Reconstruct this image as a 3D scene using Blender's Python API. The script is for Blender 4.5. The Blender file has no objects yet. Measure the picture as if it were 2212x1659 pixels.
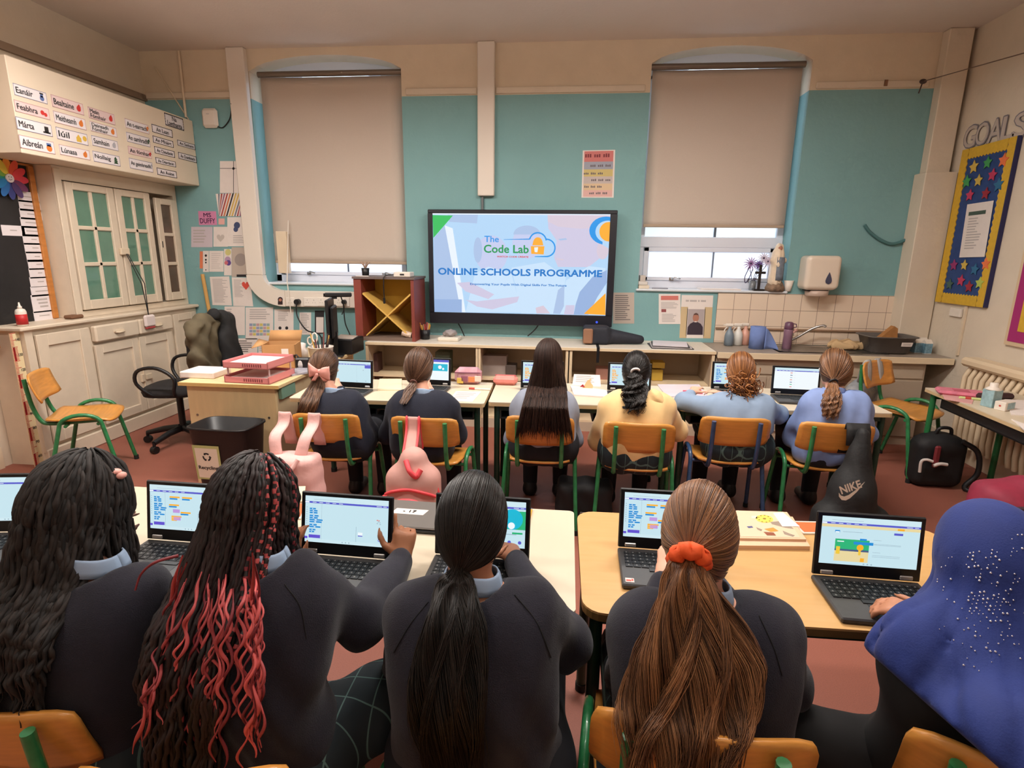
import bpy, math, random
import numpy as np
from mathutils import Vector, Matrix, Euler
SC = bpy.context.scene
COL = SC.collection
RND = random.Random(7)
NR = np.random.RandomState(5)
PI = math.pi
# ---------------------------------------------------------------- camera geometry
FPX, CX, CY, CAMH = 1200.0, 1106.0, 829.5, 1.6
def _unit(v):
    v = np.asarray(v, float); return v / np.linalg.norm(v)
_d = _unit([(1230 - CX) / FPX, -(550 - CY) / FPX, 1.0])
_z = _unit(np.cross([1, -0.0122, 0.0], _d)); _z = _z if _z[1] > 0 else -_z
_x = np.cross(_d, _z); _x = _x if _x[0] > 0 else -_x
RW = np.array([_x, _d, _z])
CAM = np.array([0, 0, CAMH])
def ray(px, py): return RW @ np.array([(px - CX) / FPX, -(py - CY) / FPX, 1.0])
def PY(px, py, y): r = ray(px, py); return CAM + r * (y / r[1])
def PX(px, py, x): r = ray(px, py); return CAM + r * (x / r[0])
def PZ(px, py, z): r = ray(px, py); return CAM + r * ((z - CAMH) / r[2])
WY = 5.5      # back wall
XL, XR = -4.16, 3.26
ZC = 3.44
# ---------------------------------------------------------------- materials
MATS = {}
def lin(c):
    out = []
    for v in c[:3]:
        v = v / 255.0
        out.append(v / 12.92 if v <= .04045 else ((v + .055) / 1.055) ** 2.4)
    return tuple(out) + (1.0,)
def M(name, rgb=None, rough=.6, metal=0, var=.0, scale=30, bump=0, bscale=200, emit=0, trans=0, spec=.5, alpha=1, sheen=0, stretch=None, coat=0, rgb2=None):
    if name in MATS: return MATS[name]
    m = bpy.data.materials.new(name); m.use_nodes = True
    nt = m.node_tree; b = nt.nodes['Principled BSDF']
    c = lin(rgb)
    b.inputs['Base Color'].default_value = c
    b.inputs['Roughness'].default_value = rough
    b.inputs['Metallic'].default_value = metal
    b.inputs['Specular IOR Level'].default_value = spec
    b.inputs['Transmission Weight'].default_value = trans
    b.inputs['Alpha'].default_value = alpha
    b.inputs['Sheen Weight'].default_value = sheen
    b.inputs['Coat Weight'].default_value = coat
    if emit:
        b.inputs['Emission Color'].default_value = c; b.inputs['Emission Strength'].default_value = emit
        b.inputs['Base Color'].default_value = (0.01, .01, .01, 1)
    if var or bump:
        tc = nt.nodes.new('ShaderNodeTexCoord'); mp = nt.nodes.new('ShaderNodeMapping')
        nt.links.new(tc.outputs['Object'], mp.inputs['Vector'])
        if stretch: mp.inputs['Scale'].default_value = stretch
    if var:
        n = nt.nodes.new('ShaderNodeTexNoise'); n.inputs['Scale'].default_value = scale; n.inputs['Detail'].default_value = 4
        nt.links.new(mp.outputs['Vector'], n.inputs['Vector'])
        r = nt.nodes.new('ShaderNodeValToRGB')
        c2 = lin(rgb2) if rgb2 else None
        lo = tuple(max(0, v * (1 - var)) for v in c[:3]) + (1,); hi = tuple(min(1, v * (1 + var)) for v in c[:3]) + (1,)
        r.color_ramp.elements[0].position = .3; r.color_ramp.elements[1].position = .7
        r.color_ramp.elements[0].color = lo; r.color_ramp.elements[1].color = c2 or hi
        nt.links.new(n.outputs['Fac'], r.inputs['Fac']); nt.links.new(r.outputs['Color'], b.inputs['Base Color'])
    if bump:
        n2 = nt.nodes.new('ShaderNodeTexNoise'); n2.inputs['Scale'].default_value = bscale; n2.inputs['Detail'].default_value = 3
        nt.links.new(mp.outputs['Vector'], n2.inputs['Vector'])
        bp = nt.nodes.new('ShaderNodeBump'); bp.inputs['Strength'].default_value = bump; bp.inputs['Distance'].default_value = .01
        nt.links.new(n2.outputs['Fac'], bp.inputs['Height']); nt.links.new(bp.outputs['Normal'], b.inputs['Normal'])
    MATS[name] = m
    return m
# ---------------------------------------------------------------- mesh builder
class MB:
    """collects shapes in one mesh; k = material slot"""
    def __init__(s): s.v = []; s.f = []; s.m = []; s.sm = []
    def add(s, vs, fs, k=0, smooth=False):
        o = len(s.v); s.v += [tuple(map(float, p)) for p in vs]
        for f in fs: s.f.append(tuple(i + o for i in f)); s.m.append(k); s.sm.append(smooth)
        return s
    def box(s, lo, hi, k=0, bev=0, rot=None, at=None):
        lo = np.array(lo, float); hi = np.array(hi, float)
        if bev:
            b = min(bev, *((hi - lo) * .49)); vs = []; fs = []
            c = (lo + hi) / 2; h = (hi - lo) / 2
            idx = {}
            for sx in (-1, 1):
                for sy in (-1, 1):
                    for sz in (-1, 1):
                        sg = np.array([sx, sy, sz])
                        for ax in range(3):
                            p = c + sg * (h - b); p[ax] = c[ax] + sg[ax] * h[ax]
                            idx[(sx, sy, sz, ax)] = len(vs); vs.append(p)
            I = idx
            def q(a, b_, c_, d): fs.append((a, b_, c_, d))
            for ax in range(3):
                o1, o2 = [(1, 2), (2, 0), (0, 1)][ax]
                for sg in (-1, 1):
                    r = []
                    for (a, b2) in ((-1, -1), (1, -1), (1, 1), (-1, 1)):
                        t = [0, 0, 0]; t[ax] = sg; t[o1] = a; t[o2] = b2; r.append(I[(*t, ax)])
                    fs.append(tuple(r if sg > 0 else r[::-1]))
                for a in (-1, 1):
                    for b2 in (-1, 1):
                        t0 = [0, 0, 0]; t0[ax] = -1; t0[o1] = a; t0[o2] = b2; t1 = list(t0); t1[ax] = 1
                        r = [I[(*t0, o1)], I[(*t1, o1)], I[(*t1, o2)], I[(*t0, o2)]]
                        fs.append(tuple(r if a * b2 < 0 else r[::-1]))
            for sx in (-1, 1):
                for sy in (-1, 1):
                    for sz in (-1, 1):
                        r = [I[(sx, sy, sz, a)] for a in range(3)]
                        fs.append(tuple(r if sx * sy * sz > 0 else r[::-1]))
        else:
            x0, y0, z0 = lo; x1, y1, z1 = hi
            vs = [(x0, y0, z0), (x1, y0, z0), (x1, y1, z0), (x0, y1, z0), (x0, y0, z1), (x1, y0, z1), (x1, y1, z1), (x0, y1, z1)]
            fs = [(3, 2, 1, 0), (4, 5, 6, 7), (0, 1, 5, 4), (1, 2, 6, 5), (2, 3, 7, 6), (3, 0, 4, 7)]
        if rot is not None:
            R = Euler(rot).to_matrix(); c = Vector(at if at is not None else (lo + hi) / 2)
            vs = [tuple(R @ (Vector(p) - c) + c) for p in vs]
        return s.add(vs, fs, k)
    def tube(s, pts, r, n=10, k=0, cap=True, closed=False):
        P = np.array(pts, float); m = len(P)
        rr = np.full(m, r, float) if np.isscalar(r) else np.array(r, float)
        T = np.gradient(P, axis=0) if not closed else np.roll(P, -1, 0) - np.roll(P, 1, 0)
        T /= np.linalg.norm(T, axis=1)[:, None] + 1e-12
        u = np.cross(T[0], [0, 0, 1]);
        if np.linalg.norm(u) < .1: u = np.cross(T[0], [1, 0, 0])
        vs = []; ang = np.arange(n) * 2 * PI / n
        for i in range(m):
            u = u - T[i] * np.dot(u, T[i]); u /= np.linalg.norm(u); w = np.cross(T[i], u)
            for a in ang: vs.append(P[i] + rr[i] * (math.cos(a) * u + math.sin(a) * w))
        fs = []
        for i in range(m - (0 if closed else 1)):
            j = (i + 1) % m
            for a in range(n): b = (a + 1) % n; fs.append((i * n + a, i * n + b, j * n + b, j * n + a))
        s.add(vs, fs, k, True)
        if cap and not closed:
            s.add(vs[:n], [tuple(range(n))[::-1]], k); s.add(vs[-n:], [tuple(range(n))], k)
        return s
    def cyl(s, a, b, r, r2=None, n=16, k=0): return s.tube([a, b], [r, r if r2 is None else r2], n, k)
    def lathe(s, prof, at=(0, 0, 0), n=24, k=0, sq=None, smooth=True):
        vs = []; m = len(prof)
        for (r, z) in prof:
            for i in range(n):
                a = 2 * PI * i / n; c, sn = math.cos(a), math.sin(a)
                if sq:
                    e = 2 / sq; c = math.copysign(abs(c) ** e, c); sn = math.copysign(abs(sn) ** e, sn)
                rx, ry = (r, r) if np.isscalar(r) else r
                vs.append((at[0] + rx * c, at[1] + ry * sn, at[2] + z))
        fs = []
        for j in range(m - 1):
            for i in range(n): b = (i + 1) % n; fs.append((j * n + i, j * n + b, (j + 1) * n + b, (j + 1) * n + i))
        fs.append(tuple(range(n))[::-1]); fs.append(tuple(range((m - 1) * n, m * n)))
        return s.add(vs, fs, k, smooth)
    def ball(s, c, r, n=12, k=0):
        r = np.array(r if not np.isscalar(r) else (r, r, r), float); vs = []; fs = []
        for j in range(n + 1):
            t = PI * j / n
            for i in range(2 * n):
                a = PI * i / n
                vs.append((c[0] + r[0] * math.sin(t) * math.cos(a), c[1] + r[1] * math.sin(t) * math.sin(a), c[2] - r[2] * math.cos(t)))
        for j in range(n):
            for i in range(2 * n): b = (i + 1) % (2 * n); fs.append((j * 2 * n + i, j * 2 * n + b, (j + 1) * 2 * n + b, (j + 1) * 2 * n + i))
        return s.add(vs, fs, k, True)
    def prism(s, poly, axis, a, b, k=0):
        """poly 2-D outline extruded along axis (0,1,2) from a to b"""
        def p3(q, t):
            r = [0, 0, 0]; o = [i for i in range(3) if i != axis]; r[o[0]], r[o[1]] = q; r[axis] = t; return r
        n = len(poly); vs = [p3(q, a) for q in poly] + [p3(q, b) for q in poly]
        fs = [tuple(range(n)), tuple(range(n, 2 * n))[::-1]] + [(i, n + i, n + (i + 1) % n, (i + 1) % n) for i in range(n)]
        return s.add(vs, fs, k)
    def quad(s, a, b, c, d, k=0): return s.add([a, b, c, d], [(0, 1, 2, 3)], k)
    def sheet(s, P, thick=0, k=0):
        """P: (a,b,3) grid; thick > 0 closes it into a slab along its normals"""
        P = np.array(P, float); a, b = P.shape[:2]
        if thick:
            du = np.gradient(P, axis=0); dv = np.gradient(P, axis=1); n = np.cross(du, dv); n /= np.linalg.norm(n, axis=2)[..., None] + 1e-12
            Q = P + n * thick
        idx = lambda i, j: i * b + j
        fs = [(idx(i, j), idx(i, j + 1), idx(i + 1, j + 1), idx(i + 1, j)) for i in range(a - 1) for j in range(b - 1)]
        vs = [tuple(p) for p in P.reshape(-1, 3)]
        if thick:
            o = a * b; vs += [tuple(p) for p in Q.reshape(-1, 3)]
            fs += [tuple(o + i for i in f[::-1]) for f in list(fs)]
            ring = [idx(0, j) for j in range(b)] + [idx(i, b - 1) for i in range(1, a)] + [idx(a - 1, j) for j in range(b - 2, -1, -1)] + [idx(i, 0) for i in range(a - 2, 0, -1)]
            fs += [(ring[i], o + ring[i], o + ring[(i + 1) % len(ring)], ring[(i + 1) % len(ring)]) for i in range(len(ring))]
        return s.add(vs, fs, k, True)
    def map(s, M4):
        M4 = np.array(M4); V = np.array(s.v); s.v = [tuple(p) for p in V @ M4[:3, :3].T + M4[:3, 3]]; return s
def mesh_obj(name, me, mats, parent=None):
    for m in (mats if isinstance(mats, (list, tuple)) else [mats]): me.materials.append(m)
    o = bpy.data.objects.new(name, me); COL.objects.link(o)
    if parent is not None: o.parent = parent
    return o
def obj(name, mb, mats, parent=None, world=False, smooth=None):
    me = bpy.data.meshes.new(name)
    v = np.array(mb.v, float)
    if world and parent is not None: v = to_local(parent, v)
    me.from_pydata([tuple(p) for p in v], [], mb.f)
    me.polygons.foreach_set('material_index', mb.m)
    me.polygons.foreach_set('use_smooth', mb.sm if smooth is None else [smooth] * len(mb.f))
    me.update()
    return mesh_obj(name, me, mats, parent)
def mroot(o):
    m = Matrix.Translation(o.location) @ o.rotation_euler.to_matrix().to_4x4()
    return (mroot(o.parent) @ m) if o.parent else m
def to_local(o, v):
    mi = np.array(mroot(o).inverted()); return v @ mi[:3, :3].T + mi[:3, 3]
def tag(o, label, cat, group=None, kind=None):
    o['label'] = label; o['category'] = cat
    if group: o['group'] = group
    if kind: o['kind'] = kind
    return o
def thing(name, label, cat, loc=(0, 0, 0), rotz=0, group=None):
    o = bpy.data.objects.new(name, None); COL.objects.link(o); o.empty_display_size = .05
    o.location = Vector([float(v) for v in loc]); o.rotation_euler = (0, 0, rotz)
    return tag(o, label, cat, group)
def struct(name, mb, mats, parent=None):
    o = obj(name, mb, mats, parent)
    if parent is None: o['kind'] = 'structure'
    return o
KIDS = {}
def copy_tree(o, loc, rotz, label, parent=None):
    c = o.copy(); COL.objects.link(c)
    if parent is None:
        c.location = Vector([float(v) for v in loc]); c.rotation_euler = (0, 0, rotz); c['label'] = label
    else: c.parent = parent
    for ch in list(o.children): copy_tree(ch, None, 0, None, c)
    return c
# ---------------------------------------------------------------- lettering
_txt = {}
def text_geo(body, bold=0.0):
    key = (body, bold)
    if key not in _txt:
        cu = bpy.data.curves.new('lettering', 'FONT'); cu.body = body; cu.offset = bold; cu.resolution_u = 3
        cu.align_x = 'LEFT'
        to = bpy.data.objects.new('lettering', cu); COL.objects.link(to)
        dg = bpy.context.evaluated_depsgraph_get(); ev = to.evaluated_get(dg); me = ev.to_mesh()
        v = np.array([tuple(p.co) for p in me.vertices]) if len(me.vertices) else np.zeros((0, 3))
        f = [tuple(p.vertices) for p in me.polygons]; ev.to_mesh_clear()
        bpy.data.objects.remove(to); bpy.data.curves.remove(cu)
        _txt[key] = (v, f)
    return _txt[key]
def put_text(mb, body, o, u, v, w, h, bold=0.0, k=0, align='c', keep=True, zoff=0.0):
    """letters in the frame o + u*x + v*y, centred box w x h (keep: do not stretch wider than 1.25)"""
    V, F = text_geo(body)
    if not len(V): return mb
    lo, hi = V.min(0), V.max(0); sw, sh = hi[0] - lo[0], hi[1] - lo[1]
    sx = w / sw; sy = h / sh
    if keep: sx = min(sx, sy * 1.25); sy = min(sy, sx * 1.5)
    c = (lo + hi) / 2; u = np.array(u); v = np.array(v); n = np.cross(u, v)
    xs = (V[:, 0] - c[0]) * sx; ys = (V[:, 1] - c[1]) * sy
    if align == 'l': xs = xs + sw * sx / 2 - w / 2
    Q = np.array(o) + xs[:, None] * u + ys[:, None] * v + n * zoff
    for i_, (dx, dy) in enumerate(((0, 0),) + (((bold, 0), (-bold, 0), (0, bold), (0, -bold), (bold * .7, bold * .7), (-bold * .7, -bold * .7), (bold * .7, -bold * .7), (-bold * .7, bold * .7)) if bold else ())):
        mb.add([tuple(p + u * dx * sx + v * dy * sy + n * .00015 * i_) for p in Q], F, k)
    return mb
# ---------------------------------------------------------------- flat sheets (paper, cards, screens)
class Sheet:
    """flat thing with a frame: u right, v up, n towards the viewer; corners TL,TR,BR,BL (world)"""
    def __init__(s, name, label, cat, c, mat, thick=.0015, group=None, parent=None, lift=0.0):
        c = [np.array(p, float) for p in c]; s.c = c
        s.o = sum(c) / 4; s.u = _unit((c[1] - c[0]) + (c[2] - c[3])); v = (c[0] - c[3]) + (c[1] - c[2])
        s.n = _unit(np.cross(s.u, v)); s.v = np.cross(s.n, s.u)
        s.w = (np.linalg.norm(c[1] - c[0]) + np.linalg.norm(c[2] - c[3])) / 2
        s.h = (np.linalg.norm(c[3] - c[0]) + np.linalg.norm(c[2] - c[1])) / 2
        s.o = s.o + s.n * lift
        mb = MB(); q = [p + s.n * lift for p in (c[3], c[2], c[1], c[0])]
        mb.add([p - s.n * thick for p in q] + q, [(3, 2, 1, 0), (4, 5, 6, 7), (0, 1, 5, 4), (1, 2, 6, 5), (2, 3, 7, 6), (3, 0, 4, 7)])
        me_v = np.array(mb.v)
        if parent is None:
            mb.v = [tuple(p) for p in me_v - s.o]; s.obj = obj(name, mb, mat); s.obj.location = Vector(s.o); tag(s.obj, label, cat, group)
        else: s.obj = obj(name, mb, mat, parent, world=True)
    def at(s, x, y, z=.0008):
        """x,y in 0..1 from the top left corner"""
        c = s.c; p = (c[0] * (1 - x) + c[1] * x) * (1 - y) + (c[3] * (1 - x) + c[2] * x) * y
        return p + (s.o - sum(c) / 4) + s.n * z
    def rect(s, mb, x0, y0, x1, y1, k=0, z=.0008):
        return mb.quad(s.at(x0, y1, z), s.at(x1, y1, z), s.at(x1, y0, z), s.at(x0, y0, z), k)
    def poly(s, mb, pts, k=0, z=.0008): return mb.add([s.at(x, y, z) for x, y in pts], [tuple(range(len(pts)))[::-1]], k)
    def disc(s, mb, x, y, r, k=0, z=.0008, ry=None, a0=0, a1=2 * PI, n=20, inner=0):
        ry = r * s.w / s.h if ry is None else ry
        pts = [(x + r * math.cos(a0 + (a1 - a0) * i / n), y - ry * math.sin(a0 + (a1 - a0) * i / n)) for i in range(n + (0 if a1 - a0 > 6.28 and not inner else 1))]
        if inner:
            q = [(x + (p[0] - x) * inner, y + (p[1] - y) * inner) for p in pts]
            for i in range(n): mb.quad(*[s.at(*t, z) for t in (pts[i], pts[i + 1], q[i + 1], q[i])], k)
            return mb
        return mb.add([s.at(*p, z) for p in pts], [tuple(range(len(pts)))], k)
    def text(s, mb, body, x, y, w, h, bold=0, k=0, align='c', z=.0012, keep=True):
        return put_text(mb, body, s.at(x, y, z), s.u, s.v, w * s.w, h * s.h, bold, k, align, keep)
    def part(s, name, mb, mats): return obj(name, mb, mats, s.obj, world=True)
# ---------------------------------------------------------------- signed distance bodies
def s_cap(P, a, b, ra, rb):
    a = np.asarray(a, np.float32); ba = np.asarray(b, np.float32) - a; pa = P - a
    h = np.clip(pa @ ba / max(float(ba @ ba), 1e-9), 0, 1)
    return np.linalg.norm(pa - h[:, None] * ba, axis=1) - (ra + (rb - ra) * h)
def s_ell(P, c, r, R=None):
    p = P - np.asarray(c, np.float32)
    if R is not None: p = p @ np.asarray(R, np.float32).T
    r = np.asarray(r, np.float32); k0 = np.linalg.norm(p / r, axis=1); k1 = np.linalg.norm(p / (r * r), axis=1)
    return k0 * (k0 - 1) / np.maximum(k1, 1e-6)
def s_box(P, c, h, rad, R=None):
    p = P - np.asarray(c, np.float32)
    if R is not None: p = p @ np.asarray(R, np.float32).T
    q = np.abs(p) - (np.asarray(h, np.float32) - rad)
    return np.linalg.norm(np.maximum(q, 0), axis=1) + np.minimum(q.max(1), 0) - rad
def smin(a, b, k):
    h = np.clip(.5 + .5 * (b - a) / k, 0, 1); return b + (a - b) * h - k * h * (1 - h)
def smax(a, b, k): return -smin(-a, -b, k)
def prims(P, L, k=.03):
    d = None
    for q in L:
        t = q[0]; kk = k
        if t == 'c': e = s_cap(P, *q[1:5]); kk = q[5] if len(q) > 5 else k
        elif t == 'e': e = s_ell(P, *q[1:4]) if len(q) > 3 else s_ell(P, *q[1:3]); kk = q[4] if len(q) > 4 else k
        elif t == 'b': e = s_box(P, *q[1:5]) if len(q) > 4 else s_box(P, *q[1:4])
        elif t == '-':  # carve
            d = smax(d, -s_ell(P, q[1], q[2]), q[3] if len(q) > 3 else .01); continue
        d = e if d is None else smin(d, e, kk)
    return d
def sdf_mesh(f, lo, hi, h):
    """surface nets on a sparse grid -> verts, quads"""
    B = 8; lo = np.asarray(lo, float); n = np.ceil((np.asarray(hi) - lo) / (h * B)).astype(int)
    c = np.stack(np.meshgrid(*[np.arange(k) for k in n], indexing='ij'), -1).reshape(-1, 3)
    ctr = (lo + (c + .5) * B * h - h / 2).astype(np.float32)
    fc = f(ctr); act = np.abs(fc) < B * h * .87 * 1.35 + .01
    N = n * B; G = np.repeat(np.repeat(np.repeat(np.sign(fc).reshape(n).astype(np.float32), B, 0), B, 1), B, 2)
    ii = np.stack(np.meshgrid(*[np.arange(B)] * 3, indexing='ij'), -1).reshape(-1, 3)
    ca = c[act]
    for s in range(0, len(ca), 800):
        g = (ca[s:s + 800, None, :] * B + ii[None]).reshape(-1, 3)
        G[g[:, 0], g[:, 1], g[:, 2]] = f((lo + g * h).astype(np.float32))
    ins = G < 0
    X, Y, Z = N
    cs = sum(ins[i:X - 1 + i, j:Y - 1 + j, k:Z - 1 + k].astype(np.int8) for i in (0, 1) for j in (0, 1) for k in (0, 1))
    cell = (cs > 0) & (cs < 8); idx = -np.ones(cell.shape, np.int64); cc = np.argwhere(cell); idx[cell] = np.arange(len(cc))
    acc = np.zeros((len(cc), 3)); cnt = np.zeros(len(cc))
    cor = [(i, j, k) for i in (0, 1) for j in (0, 1) for k in (0, 1)]
    for a in range(8):
        for ax in range(3):
            if cor[a][ax]: continue
            p0 = cc + cor[a]; p1 = p0.copy(); p1[:, ax] += 1
            g0 = G[p0[:, 0], p0[:, 1], p0[:, 2]]; g1 = G[p1[:, 0], p1[:, 1], p1[:, 2]]
            cr = (g0 < 0) != (g1 < 0); t = np.where(cr, g0 / np.where(g0 == g1, 1, g0 - g1), 0)
            q = p0.astype(float); q[:, ax] += t
            acc += q * cr[:, None]; cnt += cr
    V = lo + acc / cnt[:, None] * h
    F = []
    for ax in range(3):
        o = [(1, 2), (2, 0), (0, 1)][ax]
        sl = [slice(None)] * 3; s1 = list(sl); sl[ax] = slice(0, -1); s1[ax] = slice(1, None)
        a, b = ins[tuple(sl)], ins[tuple(s1)]; e = np.argwhere(a != b)
        e = e[(e[:, o[0]] > 0) & (e[:, o[1]] > 0) & (e[:, o[0]] < N[o[0]] - 1) & (e[:, o[1]] < N[o[1]] - 1)]
        if not len(e): continue
        fl = a[e[:, 0], e[:, 1], e[:, 2]]
        def cl(d0, d1):
            q = e.copy(); q[:, o[0]] += d0; q[:, o[1]] += d1; return idx[q[:, 0], q[:, 1], q[:, 2]]
        Q = np.stack([cl(-1, -1), cl(0, -1), cl(0, 0), cl(-1, 0)], 1); Q[~fl] = Q[~fl][:, ::-1]
        F.append(Q[(Q >= 0).all(1)])
    return V, np.concatenate(F)
def np_mesh(name, V, F, smooth=True, tint=None):
    me = bpy.data.meshes.new(name); V = np.asarray(V, np.float32); F = np.asarray(F, np.int32)
    k = F.shape[1]
    me.vertices.add(len(V)); me.vertices.foreach_set('co', V.ravel())
    me.loops.add(F.size); me.loops.foreach_set('vertex_index', F.ravel())
    me.polygons.add(len(F)); me.polygons.foreach_set('loop_start', np.arange(len(F), dtype=np.int32) * k)
    me.polygons.foreach_set('loop_total', np.full(len(F), k, np.int32))
    me.polygons.foreach_set('use_smooth', np.full(len(F), smooth))
    if tint is not None:
        at = me.attributes.new('tint', 'FLOAT', 'POINT'); at.data.foreach_set('value', np.asarray(tint, np.float32))
    me.update(calc_edges=True); me.validate()
    return me
def soft(V, F, it=2):
    """laplacian smoothing of a quad mesh"""
    V = np.array(V, float)
    e = np.concatenate([F[:, [0, 1]], F[:, [1, 2]], F[:, [2, 3]], F[:, [3, 0]]])
    for _ in range(it):
        S = np.zeros_like(V); C = np.zeros(len(V))
        for a, b in ((0, 1), (1, 0)):
            for ax in range(3): S[:, ax] += np.bincount(e[:, a], V[e[:, b], ax], len(V))
            C += np.bincount(e[:, a], minlength=len(V))
        V = .5 * V + .5 * S / np.maximum(C, 1)[:, None]
    return V
def sdf_obj(name, f, lo, hi, h, mat, parent=None, it=1, split=None):
    V, F = sdf_mesh(f, lo, hi, h); V = soft(V, F, it)
    if parent is not None: V = to_local(parent, V)
    return mesh_obj(name, np_mesh(name, V, F), mat, parent)
def strands_obj(name, S, rad, mat, parent, sides=3, tint=None, ring_mat=None):
    """S (n,m,3) world points; rad (m,) or (n,m)"""
    S = np.asarray(S, float); n, m = S.shape[:2]
    T = np.gradient(S, axis=1); T /= np.linalg.norm(T, axis=2)[..., None] + 1e-9
    ref = np.array([.83, -.31, .46]); U = np.cross(T, ref); U /= np.linalg.norm(U, axis=2)[..., None] + 1e-9; W = np.cross(T, U)
    r = np.broadcast_to(np.asarray(rad, float), (n, m))
    a = np.arange(sides) * 2 * PI / sides
    V = S[:, :, None, :] + r[:, :, None, None] * (np.cos(a)[None, None, :, None] * U[:, :, None, :] + np.sin(a)[None, None, :, None] * W[:, :, None, :])
    V = V.reshape(-1, 3)
    base = (np.arange(n)[:, None, None] * m + np.arange(m - 1)[None, :, None]) * sides; s = np.arange(sides)[None, None, :]; s2 = (s + 1) % sides
    F = np.stack([base + s, base + s2, base + sides + s2, base + sides + s], -1).reshape(-1, 4)
    t = np.repeat(tint if tint is not None else NR.rand(n), m * sides)
    V = to_local(parent, V)
    me = np_mesh(name, V, F, True, t)
    o = mesh_obj(name, me, mat, parent)
    if ring_mat is not None:
        me.polygons.foreach_set('material_index', np.repeat(np.asarray(ring_mat).reshape(-1), sides).astype(np.int32))
    return o
def spline(C, m):
    """Catmull-Rom through control points, m samples"""
    C = np.asarray(C, float); P = np.vstack([2 * C[0] - C[1], C, 2 * C[-1] - C[-2]]); n = len(C) - 1
    t = np.linspace(0, n - 1e-6, m); i = t.astype(int); f = (t - i)[:, None]
    a, b, c, d = P[i], P[i + 1], P[i + 2], P[i + 3]
    return .5 * (2 * b + (c - a) * f + (2 * a - 5 * b + 4 * c - d) * f ** 2 + (3 * b - a - 3 * c + d) * f ** 3)
def rrect(w, h, r, n=5):
    pts = []
    for cx, cy, a0 in ((w / 2 - r, h / 2 - r, 0), (-w / 2 + r, h / 2 - r, PI / 2), (-w / 2 + r, -h / 2 + r, PI), (w / 2 - r, -h / 2 + r, 1.5 * PI)):
        for i in range(n + 1):
            a = a0 + PI / 2 * i / n; pts.append((cx + r * math.cos(a), cy + r * math.sin(a)))
    return pts
# ================================================================ camera, world, lamps
cam = bpy.data.cameras.new('camera'); co = bpy.data.objects.new('camera', cam); COL.objects.link(co)
cam.sensor_width = 36; cam.lens = 36 * FPX / 2212; cam.clip_start = .02
co.matrix_world = Matrix([[*RW[0][:2], -RW[0][2], 0], [*RW[1][:2], -RW[1][2], 0], [*RW[2][:2], -RW[2][2], CAMH], [0, 0, 0, 1]])
SC.camera = co
w = bpy.data.worlds.new('daylight'); SC.world = w; w.use_nodes = True
w.node_tree.nodes['Background'].inputs[0].default_value = (.66, .82, 1, 1); w.node_tree.nodes['Background'].inputs[1].default_value = 4.6
vs = SC.view_settings; vs.view_transform = 'Standard'; vs.look = 'None'; vs.gamma = 1; vs.exposure = 0.0; vs.use_curve_mapping = False
SC.cycles.max_bounces = 5; SC.cycles.use_adaptive_sampling = True; SC.cycles.adaptive_threshold = .04; SC.cycles.adaptive_min_samples = 12; SC.cycles.use_denoising = True; SC.cycles.sample_clamp_indirect = 6
# ================================================================ the room
def wall_paint():
    m = M('wall_paint', (224, 208, 184), .75, var=.03, scale=6, bump=.25, bscale=25)
    nt = m.node_tree; b = nt.nodes['Principled BSDF']
    src = b.inputs['Base Color'].links[0].from_socket
    g = nt.nodes.new('ShaderNodeNewGeometry'); sx = nt.nodes.new('ShaderNodeSeparateXYZ'); nt.links.new(g.outputs['Position'], sx.inputs[0])
    th = nt.nodes.new('ShaderNodeMath'); th.operation = 'LESS_THAN'; th.inputs[1].default_value = 3.012; nt.links.new(sx.outputs['Z'], th.inputs[0])
    n = nt.nodes.new('ShaderNodeTexNoise'); n.inputs['Scale'].default_value = 3; r = nt.nodes.new('ShaderNodeValToRGB')
    r.color_ramp.elements[0].color = lin((122, 166, 168)); r.color_ramp.elements[1].color = lin((132, 176, 178))
    nt.links.new(g.outputs['Position'], n.inputs['Vector']); nt.links.new(n.outputs['Fac'], r.inputs['Fac'])
    mx = nt.nodes.new('ShaderNodeMix'); mx.data_type = 'RGBA'
    nt.links.new(th.outputs[0], mx.inputs[0]); nt.links.new(src, mx.inputs[6]); nt.links.new(r.outputs['Color'], mx.inputs[7])
    nt.links.new(mx.outputs[2], b.inputs['Base Color']); return m
m_wall = wall_paint()
m_cream = M('cream_wall', (220, 206, 186), .75, var=.03, scale=5, bump=.2, bscale=25)
m_ceil = M('ceiling_paint', (224, 214, 206), .85, var=.02, scale=3, bump=.1, bscale=60)
m_floor = M('red_lino', (148, 88, 72), .55, var=.14, scale=260, bump=.1, bscale=300)
m_gloss = M('cream_gloss', (224, 206, 180), .4, var=.03, scale=8)
m_white = M('white_plastic', (232, 222, 210), .4)
m_black = M('black_plastic', (24, 23, 25), .45)
m_paper = M('paper', (232, 222, 216), .8, var=.02, scale=20)
m_ink = M('ink', (45, 42, 44), .8)
m_greyink = M('grey_print', (186, 177, 174), .8)
m_metal = M('chrome', (190, 188, 185), .25, metal=1)
m_steel = M('steel', (150, 146, 140), .35, metal=.9)
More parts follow.
